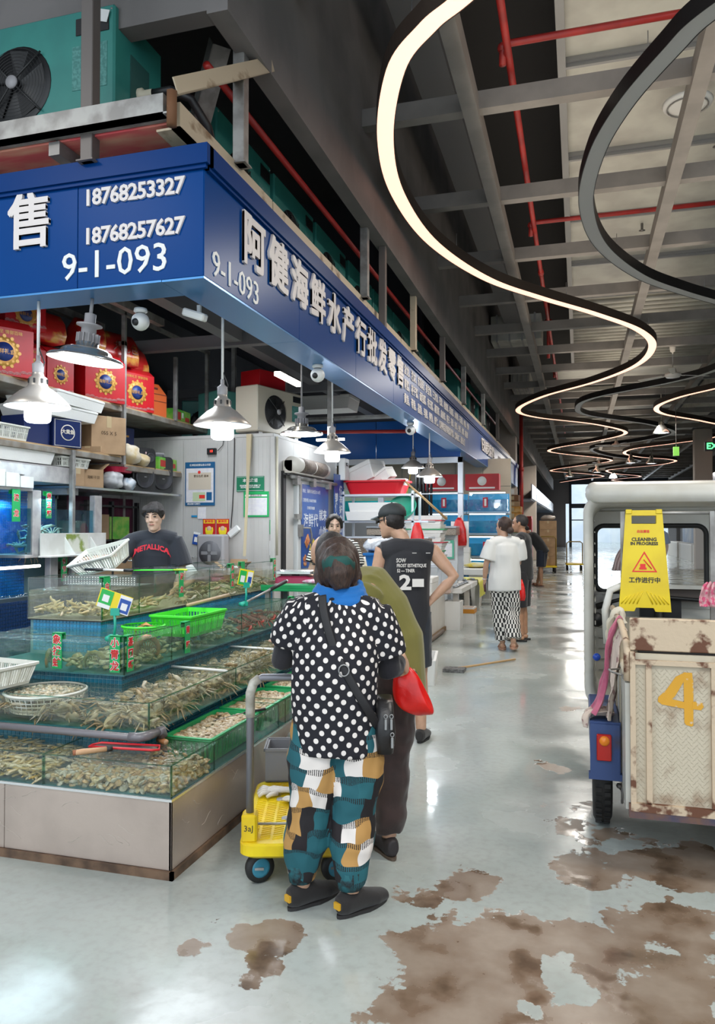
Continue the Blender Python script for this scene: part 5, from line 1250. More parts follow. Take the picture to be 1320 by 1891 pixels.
# ================================================================= LEFT SIDE: TILED TANK WALL, SHELVES, COLD ROOM
LX = -4.3
concrete = M('grey_marble', (.42, .40, .39), .4, col2=(.33, .31, .31), scale=12, detail=8)
btile = M('vivid_blue_tile', (.01, .20, .62), .2, col2=(.01, .15, .52), scale=10, spec=.6)
tw = thing('display_tank', 'blue mosaic display tank wall with grey stone stepped edges at the left', 'fish tank', (LX, 4.6, .0))
g_ = MB().box(-.55, -1.2, 0, -.5, 1.58, 1.90)
g_.build('grout_core', grout, tw)
tiles(tw, (-.5, -.6, 1.28), (0, 1, 0), (0, 0, 1), 86, 24, mt=btile)
tiles(tw, (-.30, -1.1, .55), (0, 1, 0), (0, 0, 1), 80, 28, mt=btile)
MB().box(-.5, -1.2, .0, -.305, 1.3, 1.26).build('grout_core', grout, tw)
# stone frame of the tanks
fb_ = [(.64, 1.27, .74, 1.82), (-1.2, 1.80, .74, 1.84), (.74, 1.77, 1.62, 1.80), (1.46, 1.27, 1.58, 1.78), (.84, .6, .92, 1.27)]
for y0, z0, y1, z1 in ((.64, 1.27, .74, 1.81), (1.47, 1.27, 1.58, 1.80), (.86, .80, .96, 1.27)):
 MB().box(-.06, y0, z0, 0, y1, z1, bev=.004).build('stone_post', concrete, tw)
for y0, y1, z in ((-1.2, .64, 1.80), (.55, 1.60, 1.255)):
 MB().box(-.45, y0, z, 0.0, y1, z + .025, bev=.003).build('stone_shelf', concrete, tw)
MB().box(-.48, -1.2, 1.885, -.02, 1.22, 2.03, bev=.004).box(-.48, 1.20, 1.80, -.1, 1.36, 1.90).build('stone_coping', concrete, tw)
MB().box(-.52, 1.22, 1.78, -.50, 1.60, 1.81).box(-.5, 1.30, 1.8, -.45, 1.34, 2.0).build('stone_step', concrete, tw)
MB().box(-.48, .74, 1.28, -.02, 1.47, 1.66).build('water', water_mat('blue_tank_water', (.62, .86, .93), (.02, .12, .20), .10, .4, 8), tw)
MB().box(-.012, .74, 1.28, -.006, 1.47, 1.74).build('glass_pane', glass, tw)
MB().box(-.48, -1.2, 1.30, -.02, .64, 1.66).build('water', MATS['blue_tank_water'], tw)
MB().box(-.012, -1.2, 1.28, -.006, .64, 1.79).build('glass_pane', glass, tw)
wmarb = M('white_marble_ledge', (.66, .65, .62), .35, col2=(.55, .54, .50), scale=5)
moss = M('mossy_stone', (.60, .60, .52), .6, col2=(.20, .26, .05), scale=9, contrast=(.50, .62), detail=8)
le = thing('marble_trough', 'white marble trough with mossy middle bay hung on the tiled tank wall', 'trough', (LX + .02, 5.30, 1.27))
MB().box(0, 0, 0, .01, .90, .185).build('back_panel', wmarb, le); MB().box(.01, .32, .02, .014, .62, .175).build('mossy_panel', moss, le)
MB().box(0, -.02, -.015, .13, .92, .0, bev=.003).build('shelf', wmarb, le)
for y in (.30, .66): MB().add([(.01, y, .15), (.01, y, 0), (.12, y, 0), (.01, y + .012, .15), (.01, y + .012, 0), (.12, y + .012, 0)], [(0, 1, 2), (3, 5, 4), (0, 3, 4, 1), (1, 4, 5, 2), (0, 2, 5, 3)]).build('bracket', wmarb, le)
for q in range(3):
 t = thing('marble_offcut', ('white marble slab leaning on the tank coping at the left edge', 'second marble slab beside the grey bowl', 'triangular marble slab next to the grey bowl')[q], 'slab', (LX + .02, 4.75 + q * .16, 1.826))
 MB().box(-.02, 0, 0, 0, .15, .13 - .02 * q).build('slab', wmarb, t)
t = thing('grey_bowl', 'grey plastic bowl standing on the tiled tank wall', 'bowl', (LX - .06, 5.02 + .06, 1.826))
MB().lathe([(.055, 0), (.062, .01), (.078, .10), (.088, .105), (.084, .108), (.073, .10), (.056, .012), (0, .01)], n=24).build('bowl_body', greyp, t)
MB().ball((0, 0, .105), (.04, .03, .014), 10, 6).build('shells', clamM[1], t)
card('澳龙', (LX + .012, 4.98, 1.80), 'X', .25, .09, 'green card reading 澳龙 below the grey bowl on the tank wall', .06)
card('帝王蟹', (LX + .012, 5.38, 1.80), 'X', .22, .065, 'green card reading 帝王蟹 above the king crab pile', .055)
card('竹节虾', (LX + .012, 5.58, 1.24), 'X', .2, .075, 'green card reading 竹节虾 under the marble trough', .055)
kc = M('king_crab_shell', (.42, .30, .20), .5, col2=(.55, .47, .36), scale=14)
r = random.Random(8)
for i in range(16):
 x = LX - .12 - r.uniform(0, .15); y = 5.38 + (i % 8) * .065 + r.uniform(-.02, .02); z = 1.33 + (.07 if i > 7 else 0) + r.uniform(0, .03)
 o = dup(CR[i % 3], (x, y, z), rot=(r.uniform(-1, 1), r.uniform(-1, 1), r.uniform(0, 6)), scale=1.15, label='brown long-legged crab piled in the blue tank beside the stone post', group='crabs piled in the blue wall tank')
 for c in o.children: c.data = c.data.copy(); c.data.materials[0] = kc
for i in range(3): shrimp(kc, (LX - .12, 4.75 + i * .09, 1.38 + .03 * (i % 2)), .4 + i, ('spiny brown lobster at the left edge in the blue wall tank', 'spiny lobster with raised feelers in the blue wall tank', 'spiny lobster half hidden behind the other two in the blue wall tank')[i], 1.5, 'lobster', 'lobster')
# floor pool in front of the tank wall
fp = thing('splash_pool', 'dark blue tiled pool of splashing water along the left tank wall', 'pool', (-4.29, 3.6, 0))
MB().box(.0, 0, 0, .42, 2.6, .86).build('grout_core', M('dark_grout', (.02, .05, .09), .6), fp)
MB().box(.37, 0, .86, .42, 2.6, 1.0).box(0, 0, .86, .37, .05, 1.0).build('pool_edge', M('wet_dark_stone', (.04, .06, .08), .3), fp)
tiles(fp, (.422, .05, .45), (0, 1, 0), (0, 0, 1), 90, 21, mt=M('night_blue_tile', (.008, .03, .10), .25, spec=.6))
MB().add([(0, .05, .97), (.37, .05, .97), (.37, 2.55, .97), (0, 2.55, .97)], [(0, 1, 2, 3)]).build('water', water_mat('pool_water', (.3, .5, .6), (.02, .07, .11), .5, .9, 7), fp, recalc=False)
b = MB()
for k in range(260):
 q = r.uniform(.003, .008); b.ball((r.uniform(.02, .35), .3 + r.uniform(0, 2.0), .975), (q, q, q * .6), 6, 4)
b.build('froth', MATS['bubble_film'], fp, kind='stuff', recalc=False)
lamp('tank_fill_light', 'AREA', (-4.50, 5.4, 1.745), 10, (.6, .85, 1), .5, (0, 0, 0), .12)  # added fill light inside the blue tank, no fixture
lamp('tank_fill_light', 'AREA', (-4.1, 4.9, 2.12), 9, (.7, .9, 1), .5, (0, R(-25), 0), 1.0)  # added fill light to brighten the blue mosaic wall
t = thing('tank_tube', 'glowing white tube lamp below the lobster tank at the left edge', 'lamp', (-4.24, 4.3, 1.19)); MB().cyl((0, 0, 0), (0, .95, .0), .012, 8).build('tube', MATS['batten_glow'], t)
# shelving rack along the left
rackm = M('shelf_board_edge', (.30, .28, .25), .5, .2, col2=(.20, .16, .12), scale=6)
boardm = M('plywood_shelf', (.50, .33, .16), .7, col2=(.38, .24, .12), scale=4)
sv = thing('shelving_rack', 'long steel shelving rack with plywood boards above the tiled tank wall', 'shelf', (LX, 4.0, 0))
for z, y0, y1 in ((2.69, 0, 2.5), (2.69, 2.54, 4.3), (2.19, 0, 2.5), (2.12, 2.54, 3.67)):
 MB().box(-.55, y0, z - .05, 0, y1, z, bev=.004).build('shelf_frame', rackm, sv); MB().box(-.54, y0 + .01, z, -.005, y1 - .01, z + .012).build('shelf_board', boardm, sv)
MB().box(-.55, 1.75, 1.855, 0, 3.67, 1.875).build('lower_shelf', M('chrome_shelf', (.55, .55, .55), .25, .8), sv)
for y, z1, z0 in ((2.50, 3.75, 2.12), (1.72, 2.19, 0), (3.5, 3.4, 2.69), (4.24, 3.6, 2.69), (.7, 3.6, 2.7)):
 MB().box(-.02, y - .0, z0, .02, y + .04, z1, bev=.003).build('upright', galv, sv)
for y in (1.7, 3.3): MB().box(-.55, y, 0, -.51, y + .04, 3.7).build('rear_upright', galv, sv)
MB().box(-.02, 0, 3.60, 0.02, 4.3, 3.64).box(-.5, 2.5, 3.3, .02, 2.54, 3.34).build('top_rail', galv, sv)
# goods
redbox = M('gift_box_red', (.48, .006, .012), .45, col2=(.40, .005, .010), scale=3); gold = M('gold_print', (.58, .30, .06), .4, .2); navy = M('navy_print', (.01, .03, .16), .4)
wavem = M('wave_print', (.55, .48, .46), .5)
def gift_box(loc, rz, label, w=.38, d=.42, h=.43, handle=False, group=None):
 t = thing('gift_box', label, 'box', loc, rz, group)
 MB().add([(x, y, z) for x, y, z in [(-w / 2, 0, 0), (w / 2, 0, 0), (w / 2, d, 0), (-w / 2, d, 0), (-w / 2, 0, h * .82), (w / 2, 0, h * .82), (w / 2, d, h * .82), (-w / 2, d, h * .82), (-w / 2, d * .25, h), (w / 2, d * .25, h), (w / 2, d * .75, h), (-w / 2, d * .75, h)]],
   [(0, 3, 2, 1), (0, 1, 5, 4), (1, 2, 6, 5), (2, 3, 7, 6), (3, 0, 4, 7), (4, 5, 9, 8), (5, 6, 10, 9), (6, 7, 11, 10), (7, 4, 8, 11), (8, 9, 10, 11)]).build('carton', redbox, t)
 c = (0, -.002, h * .40); R1 = w * .27
 MB().lathe([(R1 * .62, .0), (R1 * .95, .0), (R1 * .95, -.002)], c, 28, axis=(0, -1, 0)).build('gold_ring', gold, t)
 o = MB()
 for k in range(12):
  a = k * math.pi / 6; o.lathe([(0, .001), (R1 * .12, .001)], (c[0] + R1 * .96 * math.cos(a), -.003, c[2] + R1 * 1.0 * math.sin(a)), 8, axis=(0, -1, 0))
  o.lathe([(0, .0015), (R1 * .09, .0015)], (c[0] + R1 * .78 * math.cos(a + .26), -.0036, c[2] + R1 * .78 * math.sin(a + .26)), 6, axis=(0, -1, 0))
 o.build('gold_scallops', gold, t)
 MB().lathe([(0, 0), (R1 * .6, .0), (R1 * .6, -.002)], (c[0], -.0035, c[2]), 24, axis=(0, -1, 0)).build('navy_disc', navy, t)
 text('海鲜礼盒', w * .095, gold, (0, -.005, c[2]), FY, t, ext=.0004, align='CENTER')
 mt_ = Matrix.Rotation(-math.atan2(d * .25, h * .18), 4, 'X')
 text('珍鲜礼至 情御百味', w * .075, gold, (0, -.003, h * .74), FY, t, ext=.0004, align='CENTER')
 wv = MB()
 for k in range(9):
  x = -w / 2 + (k + .5) * w / 9
  for q in (1, .65, .3): wv.tube([(x + q * w / 16 * math.cos(a), -.003, q * .022 * math.sin(a) + (.012 if abs(k - 4) < 3 else .026)) for a in [math.pi * p / 5 for p in range(6)]], .0014, 4)
 wv.build('wave_pattern', wavem, t)
 return t
RZ90 = R(90)
def ob(mb_parts, name, label, cat, loc, rz=0, group=None):
 t = thing(name, label, cat, loc, rz, group)
 for n_, m_, mt_ in mb_parts: m_.build(n_, mt_, t)
 return t
zs = 2.703
gift_box((LX - .03, 4.93, zs), R(62), 'red gift box with a gold wreath at the far left of the top shelf', w=.46, h=.46)
gift_box((LX - .22, 5.45, zs), R(80), 'red gift box in the shade behind the cone lamp', w=.34)
gift_box((LX - .16, 5.78, zs), R(80), 'red gift box with its plain side, left of the brightly lit one', w=.30)
gift_box((LX - .02, 6.25, zs), R(66), 'brightly lit red gift box with a gold wreath left of the rack upright', w=.42, h=.47)
gift_box((LX - .04, 6.82, zs), R(72), 'red gift box with a gold wreath right of the rack upright', w=.44, h=.46)
gift_box((LX - .12, 5.28, 3.17), R(70), 'red gold gift box standing on the far left box', w=.36, h=.28)
ora = M('orange_carton', (.62, .12, .03), .45)
t = thing('orange_gift_box', 'orange handled carton on the top shelf right of the red boxes', 'box', (LX - .06, 7.22, zs), R(75))
MB().add([(-.15, 0, 0), (.15, 0, 0), (.15, .2, 0), (-.15, .2, 0), (-.15, 0, .24), (.15, 0, .24), (.15, .2, .24), (-.15, .2, .24), (-.10, .07, .36), (.10, .07, .36), (.10, .13, .36), (-.10, .13, .36)],
  [(0, 1, 5, 4), (1, 2, 6, 5), (2, 3, 7, 6), (3, 0, 4, 7), (4, 5, 9, 8), (5, 6, 10, 9), (6, 7, 11, 10), (7, 4, 8, 11), (8, 9, 10, 11), (0, 3, 2, 1)]).build('carton', ora, t)
MB().box(-.05, .03, .29, .05, .06, .315).box(-.15, -.003, .235, .15, .0, .242).box(-.15, -.003, .16, .15, 0, .166).build('slot_lines', M('dark_brown_print', (.12, .03, .02), .6), t)
bagm = M('gift_bag_red_gold', (.42, .015, .012), .3, col2=(.55, .27, .05), scale=5, contrast=(.56, .64), coat=.3)
for x, y, z, w_, h_, a, lb in ((-.18, 6.15, 3.16, .34, .30, .1, 'shiny red and gold gift bag standing behind the lit gift box'), (-.14, 6.6, 3.14, .46, .30, -.06, 'wide shiny red bag printed 大礼包 leaning on two gift boxes'), (-.16, 7.0, 3.12, .22, .28, -.35, 'small folded red bag right of the 大礼包 bag'), (-.2, 5.62, 3.13, .30, .26, .05, 'red and gold bag at the back above the cone lamp')):
 t = thing('gift_bag', lb, 'bag', (LX + x, y, z), R(76))
 b = MB(); b.loft([[(px, py, pz) for px, py in rrect(-w_ / 2 * k, -.09 * q, w_ / 2 * k, .09 * q, .02, 3)] for k, q, pz in ((.95, 1, 0), (1, 1.1, h_ * .3), (1.02, .9, h_ * .7), (.92, .25, h_))]); o = b.build('bag_body', bagm, t)
 for v in o.data.vertices: v.co += noise.noise_vector(v.co * 11) * .012; v.co.x += a * v.co.z
 if '大' in lb and w_ > .4: text('大礼包', .11, M('dark_red_print', (.12, .01, .0), .4), (-.14, -.115, .15), FY, t, ext=.001, off=.001)
grb = M('green_snack_box', (.10, .42, .04), .4, col2=(.3, .5, .08), scale=12); redl = M('red_label', (.5, .04, .03), .5)
for x, y, z, sz, lb in ((-.06, 7.62, zs, (.42, .22, .15), 'green printed carton at the right end of the top shelf'), (-.02, 7.22, 2.135, (.44, .22, .13), 'long green printed carton at the right end of the middle shelf')):
 ob([('carton', MB().box(0, 0, 0, sz[0], sz[1], sz[2], bev=.004), grb), ('label', MB().box(.03, -.002, .03, .15, 0, sz[2] - .03).box(sz[0] - .15, -.002, .03, sz[0] - .04, 0, .08), redl), ('sticker', MB().box(.18, -.003, .06, .22, 0, .12), whitep)], 'green_carton', lb, 'box', (LX + x, y, z), R(95))
foamw = M('white_polystyrene', (.78, .77, .74), .75, bmp=.08, scale=60)
def foam_box(loc, rz, size, label, lid=True, group=None, rot=None, mt=None, taper=.93):
 """white insulated box; origin at the centre of its base"""
 t = thing('foam_box', label, 'box', loc, rz, group)
 w_, d_, h_ = size; hb = h_ * (.74 if lid else 1)
 b = MB(); k = taper
 o0 = rrect(-w_ / 2 * k, -d_ / 2 * k, w_ / 2 * k, d_ / 2 * k, .015, 3); o1 = rrect(-w_ / 2, -d_ / 2, w_ / 2, d_ / 2, .015, 3); i1 = rrect(-w_ / 2 + .025, -d_ / 2 + .025, w_ / 2 - .025, d_ / 2 - .025, .01, 3); i0 = rrect(-w_ / 2 * .86, -d_ / 2 * .86, w_ / 2 * .86, d_ / 2 * .86, .01, 3)
 b.loft([ringZ(o0, 0), ringZ(o1, hb), ringZ(i1, hb), ringZ(i0, .03)], smooth=False)
 b.build('box_body', mt or foamw, t)
 if lid:
  MB().loft([ringZ(o1, hb + .002), ringZ(rrect(-w_ / 2 - .004, -d_ / 2 - .004, w_ / 2 + .004, d_ / 2 + .004, .02, 3), hb + .006), ringZ(rrect(-w_ / 2 - .004, -d_ / 2 - .004, w_ / 2 + .004, d_ / 2 + .004, .02, 3), h_ - .008), ringZ(rrect(-w_ / 2 + .008, -d_ / 2 + .008, w_ / 2 - .008, d_ / 2 - .008, .02, 3), h_)], smooth=False).build('lid', mt or foamw, t)
 if rot: t.rotation_euler = rot
 return t
def ringZ(pts, z): return [(x, y, z) for x, y in pts]
foam_box((LX - .22, 5.72, 2.46), 0, (.5, .70, .11), 'white foam box under the top shelf beside the cone lamp')
foam_box((LX - .20, 5.78, 2.572), R(4), (.52, .74, .11), 'white foam box stacked on the one beside the cone lamp')
foam_box((LX - .22, 4.95, 2.04), 0, (.40, 1.2, .15), 'long white foam box lying on the stone coping under the middle shelf')
crate('white_basket', 'white lattice basket on the middle shelf at the left edge', (LX - .17, 4.98, 2.205), .30, .46, .12, whb, 0, .9, 22, 2)
crate('white_basket', 'dusty white lattice basket on the coping right of the foam box', (LX - .16, 5.83, 2.04), .26, .40, .09, whb, 0, .9, 18, 2)
nb = M('navy_box', (.008, .02, .10), .4)
t = ob([('carton', MB().box(-.14, 0, 0, .14, .26, .25, bev=.003), nb), ('label_ring', MB().lathe([(.062, .0), (.07, .0), (.07, -.002)], (0, -.002, .13), 28, axis=(0, -1, 0)), M('cream_print', (.72, .66, .55), .5)), ('border', MB().box(-.13, -.002, .01, .13, 0, .014).box(-.13, -.002, .236, .13, 0, .24).box(-.13, -.002, .01, -.126, 0, .24).box(.126, -.002, .01, .13, 0, .24), M('cream_print', (.72, .66, .55)))], 'navy_box', 'navy blue box with a round cream emblem on the middle shelf', 'box', (LX + .01, 5.66, 2.203), R(72))
text('大黄鱼', .042, MATS['cream_print'], (0, -.003, .135), FY, t, ext=.0004, align='CENTER', off=.001)
ob([('carton', MB().box(-.14, 0, 0, .14, .26, .24, bev=.003), nb)], 'navy_box', 'plain navy box in the shade left of the round emblem box', 'box', (LX - .08, 5.38, 2.203), R(84))
kraft = M('kraft_cardboard', (.42, .27, .15), .75, col2=(.35, .22, .12), scale=5); tape = M('packing_tape', (.50, .38, .22), .3); inkm = M('brown_ink', (.10, .06, .03), .7)
def carton(loc, rz, size, label, words='', flaps=False, group=None):
 w_, d_, h_ = size; t = thing('cardboard_box', label, 'box', loc, rz, group)
 if flaps: MB().box(-w_ / 2, 0, 0, w_ / 2, .004, h_).box(-w_ / 2, d_ - .004, 0, w_ / 2, d_, h_).box(-w_ / 2, 0, 0, -w_ / 2 + .004, d_, h_).box(w_ / 2 - .004, 0, 0, w_ / 2, d_, h_).box(-w_ / 2, 0, 0, w_ / 2, d_, .004).build('carton', kraft, t)
 else: MB().box(-w_ / 2, 0, 0, w_ / 2, d_, h_, bev=.003).build('carton', kraft, t)
 if flaps:
  for sx in (-1, 1): MB().cbox((sx * (w_ / 2 + .03), d_ / 2, h_ + .03), (.004, d_ * .95, .10), (0, sx * R(50), 0)).build('flap', kraft, t)
  MB().cbox((0, d_ + .02, h_ + .04), (w_, .004, .10), (R(-25), 0, 0)).build('flap', kraft, t)
 else: MB().box(-.025, -.002, h_ * .7, .025, 0, h_ + .002).box(-.025, 0, h_, .025, d_, h_ + .002).build('tape', tape, t)
 if words: text(words, min(.05, h_ * .2), inkm, (0, -.003, h_ * .55), FY, t, ext=.0003, align='CENTER')
 return t
carton((LX + .0, 6.28, 2.203), R(64), (.36, .42, .36), 'big brown cardboard box beside the rack upright on the middle shelf', '055 X 5')
carton((LX - .05, 6.02, 2.203), R(8), (.26, .02, .05), 'flattened brown cardboard leaning on the big box')
t = thing('paper_bundle', 'bundle of white paper and cloth on the middle shelf right of the upright', 'bundle', (LX - .06, 6.72, 2.135)); b = MB().ball((0, 0, .10), (.1, .13, .11), 14, 10).ball((.03, .18, .06), (.08, .12, .06), 12, 8); o = b.build('paper', M('yellowed_paper', (.62, .56, .46), .8, col2=(.52, .40, .22), scale=8), t)
for v in o.data.vertices: v.co += noise.noise_vector(v.co * 14) * .03; v.co.z = max(v.co.z, 0)
for i in range(6):
 ob([('pack', MB().box(-.09, 0, 0, .09, .20, .026, bev=.005), M('pink_paper_pack', (.62, .42, .42), .6) if i % 2 else M('white_paper_pack', (.66, .62, .60), .6)), ('band', MB().box(-.02, -.001, -.001, .02, .201, .028), M('red_band', (.55, .06, .08), .5))], 'paper_pack', 'flat pink or white paper pack in the pile on the middle shelf', 'packet', (LX - .06, 7.05 + (i % 2) * .03, 2.136 + i * .027), R(80 + i * 5), 'paper packs piled on the middle shelf')
ob([('body', MB().box(-.12, 0, 0, .12, .16, .16, bev=.02), M('mint_plastic', (.20, .50, .42), .4)), ('handle', MB().tube([(-.08, .08, .16), (-.04, .08, .2), (.04, .08, .2), (.08, .08, .16)], .006, 6), blk)], 'mint_case', 'small mint green case with a black handle on the middle shelf', 'case', (LX - .15, 7.4, 2.135), R(85))
ob([('carton', MB().box(-.18, 0, 0, .18, .25, .22, bev=.003), nb), ('print', MB().box(-.1, -.002, .12, .1, 0, .14), gold)], 'navy_box', 'navy box with gold print at the back above the paper bundle', 'box', (LX - .3, 6.95, 2.34), R(80))
# lower shelf: cartons, bags, tray, loudspeakers
zl = 1.876
carton((LX - .04, 6.10, zl), R(70), (.22, .3, .17), 'open brown box with black print at the left of the lower shelf', '海鲜干货', True)
carton((LX - .03, 5.86, zl), R(75), (.14, .3, .16), 'small brown yellow carton at the left end of the lower shelf', '')
polyb = glassy('clear_poly_bag', (.78, .80, .82), 1.5, .15)
for i, (y, s, lb) in enumerate([(6.46, .12, 'clear plastic bag of white goods right of the open brown box'), (6.72, .09, 'blue and white plastic bag in the middle of the lower shelf')]):
 t = thing('plastic_bag', lb, 'bag', (LX - .08, y, zl)); b = MB().ball((0, 0, s * .75), (s * .8, s * 1.1, s * .75), 16, 12); o = b.build('bag_body', M('milky_plastic' if i == 0 else 'blue_white_plastic', (.62, .62, .62) if i == 0 else (.4, .5, .6), .25, col2=(.45, .45, .47) if i == 0 else (.7, .7, .7), scale=9, bmp=.4), t)
 for v in o.data.vertices: v.co += noise.noise_vector(v.co * 18 + Vector((i, 0, 0))) * .035; v.co.z = max(0, v.co.z)
ob([('tray', MB().loft([ringZ(rrect(-.13, -.16, .13, .16, .08, 4), 0), ringZ(rrect(-.15, -.20, .15, .20, .1, 4), .05)], smooth=False), M('crimson_plastic', (.48, .01, .05), .3))], 'red_basin', 'crimson plastic basin lying on the goods of the lower shelf', 'basin', (LX - .15, 6.6, 2.05), R(10))
for i, (y, a, lb, k) in enumerate([(6.98, 70, 'black party loudspeaker with three drivers on the lower shelf', 1), (7.34, 62, 'black handled loudspeaker tilted at the right end of the lower shelf', 0)]):
 t = thing('loudspeaker', lb, 'speaker', (LX - .05, y, zl + .0), R(a))
 w_, h_ = (.30, .46) if k else (.27, .40)
 MB().loft([[(x, yy, z) for x, z in rrect(-w_ / 2 * q, .0 + .0, w_ / 2 * q, h_ * (1 if q == 1 else 1), .05)] for yy, q in ((0, .96), (.02, 1), (.22, 1), (.24, .9))], smooth=False).build('cabinet', blk, t)
 MB().lathe([(.115, -.004), (.12, .012), (.105, .014), (.09, .002), (.03, -.014), (.0, .0)], (0, -.006, .155), 28, axis=(0, -1, 0)).build('woofer', M('speaker_cone', (.03, .03, .035), .35), t)
 if k:
  for sx in (-1, 1): MB().lathe([(.05, 0), (.052, .012), (.04, .01), (.01, -.01), (0, 0)], (sx * .07, -.006, .36), 20, axis=(0, -1, 0)).build('tweeter', MATS['speaker_cone'], t)
 else: MB().tube([(-.08, .1, .39), (-.07, .1, .44), (.07, .1, .44), (.08, .1, .39)], .014, 8).build('handle', greyp, t)
 MB().box(-.015, -.022, .152, .015, -.019, .160).build('badge', seam, t)
# black rack behind the boy with cartons
br = thing('black_rack', 'black steel rack of boxes standing behind the boy', 'shelf', (-4.75, 6.55, 0))
for x, y in ((0, 0), (0, .9), (-.4, 0), (-.4, .9), (0, .42)): MB().box(x - .02, y, 0, x + .02, y + .04, 1.78).build('upright', blk, br)
for z in (.5, .95, 1.38, 1.74): MB().box(-.42, 0, z - .02, .02, .94, z).build('shelf_board', blk, br)
for i, (y, z, s, lb) in enumerate([(6.62, 1.38, (.3, .3, .26), 'brown carton on the black rack upper tier'), (6.65, .95, (.34, .3, .22), 'brown carton on the black rack middle tier'), (7.05, .95, (.3, .3, .26), 'brown carton on the black rack right of the red pouch')]):
 carton((-4.72, y + .12, z), R(85), s, lb, '')
ob([('carton', MB().box(-.16, 0, 0, .16, .3, .24, bev=.003), grb)], 'green_carton', 'green carton on the black rack above the boy shoulder', 'box', (-4.72, 7.1, 1.38), R(85))
t = thing('maroon_curtain', 'dark maroon curtain hanging behind the cartons', 'curtain', (-4.82, 6.35, .6))
b = MB(); n = 40; b.add([(.012 * math.sin(k * 1.4), k * .03, z) for z in (0, 1.22) for k in range(n)], [(k, k + 1, n + k + 1, n + k) for k in range(n - 1)], 0, True); o = b.build('cloth', M('maroon_cloth', (.07, .012, .03), .9), t)
for i in range(4):
 carton((-4.70, 6.36, .62 + i * .24), R(88), (.24, .28, .23), ('lowest', 'second', 'third', 'topmost')[i] + ' brown carton in the stack left of the black rack', '')
t = thing('stool_bin', 'clear storage tub with brown goods below the cartons', 'tub', (-4.45, 6.25, .85)); MB().box(-.15, -.15, 0, .15, .15, .16, bev=.02).build('tub_body', M('tub_brown', (.35, .24, .12), .4, col2=(.5, .5, .48), scale=8), t); MB().box(-.17, -.17, .16, .17, .17, .19, bev=.01).build('lid', whitep, t)
MB().box(-.17, -.17, -.85, .17, .17, -.0).build('stand', greyp, t)
ob([('fan_frame', MB().box(-.14, -.1, 0, .18, .05, .5, bev=.02), greyp), ('guard', MB().lathe([(.13, 0), (.125, .01), (.0, .015)], (.02, -.1, .30), 24, axis=(0, -1, 0)), M('grey_guard', (.1, .1, .11), .4))] + [('blade', MB().cbox((.02 + .05 * math.cos(a), -.115, .30 + .05 * math.sin(a)), (.09, .003, .035), (0, -a, 0)), MATS['blade_grey'] if 'blade_grey' in MATS else M('blade_grey', (.25, .25, .26), .4)) for a in (0, 1.57, 3.14, 4.71)],
'box_fan', 'grey box fan standing in front of the red god-of-wealth prints', 'fan', (-3.83, 7.5, .93))
t = thing('side_table', 'small dark table with fan and carton against the cold room', 'table', (-3.7, 7.4, 0)); MB().box(-.35, -.15, .90, .55, .25, .93).build('top', wood, t)
for x in (-.32, .5): MB().box(x - .02, 0, 0, x + .02, .04, .9).build('leg', galv, t)
# cold room
pan = M('cold_room_panel', (.52, .50, .475), .45, col2=(.46, .45, .43), scale=2)
cr = thing('cold_room', 'white panelled cold room with ribbed walls behind the tanks', 'cold store', (-3.2, 7.7, 0))
for i in range(4):
 x1 = -i * .55; x0 = x1 - .546
 b = MB().box(x0, 0, 0, x1, .06, 2.5)
 for k in range(11): b.box(x0 + .025 + k * .049, -.002, 0, x0 + .028 + k * .049, 0, 2.5)
 b.build('wall_panel', pan, cr)
for i in range(4):
 b = MB().box(-.06, .06 + i * .55, 2.16 if 0 < i else 0, 0, .06 + i * .55 + .546, 2.5) if i in (1, 2) else MB().box(-.06, .06 + i * .55 + (0 if i else 0), 0, 0, .06 + (i + 1) * .55 - .004, 2.5)
 b.build('wall_panel', pan, cr)
MB().box(-2.2, 0, 2.5, 0, 2.3, 2.54, bev=.005).build('roof_panel', pan, cr)
MB().box(-.03, -.02, 0, .02, .03, 2.5, bev=.004).build('corner_trim', pan, cr)
MB().cyl((.03, .03, 1.2), (.03, .03, 2.5), .014, 8).build('conduit', MATS['cream_plastic'], cr)
dr = MB().box(-.02, .62, .1, .05, 1.75, 2.1, bev=.01); dr.build('door', M('door_white', (.58, .60, .60), .35), cr)
db = MB(); db.box(.0, .22, .1, .03, .30, 2.14).box(.0, .3, 2.1, .04, 2.0, 2.14); db.build('door_frame', blk, cr)
MB().cyl((.09, .3, 2.08), (.09, 1.95, 2.08), .022, 8).box(.05, .45, 2.0, .11, .55, 2.1).box(.05, 1.0, 2.0, .11, 1.1, 2.1).box(.05, 1.6, 2.0, .11, 1.7, 2.1).build('slide_rail', galv, cr)
MB().box(.05, .66, 1.62, .065, .72, 2.04).box(.05, .5, 1.60, .09, .64, 1.66).box(.05, .62, 1.40, .09, .70, 1.54).tube([(.09, .7, 1.5), (.12, .85, 1.5), (.12, .9, 1.42), (.12, .9, 1.05)], .012, 8).build('door_latch', galv, cr)
pb = M('poster_blue', (.008, .08, .34), .35, col2=(.01, .05, .25), scale=2); pr = M('poster_white', (.75, .78, .82), .5)
ps = thing('door_poster', 'blue seafood poster with a yellow starburst on the cold room door', 'poster', (-3.145, 8.42, 1.02))
MB().box(0, 0, 0, .004, 1.0, 1.0).build('sheet', pb, ps)
def PT(s, sz, y, z, mt=None, **k): return text(s, sz, mt or pr, (.006, y, z), FX, ps, ext=.0005, **k)
PT('地址：海鲜市场老区15-16号', .052, .03, .92); PT('订餐热线:15068292883', .05, .03, .81); PT('15958734288', .05, .18, .72)
PT('海鲜代', .175, .06, .56, off=.001); PT('就来', .15, .62, .63, off=.001); PT('小馆', .15, .62, .42, off=.001)
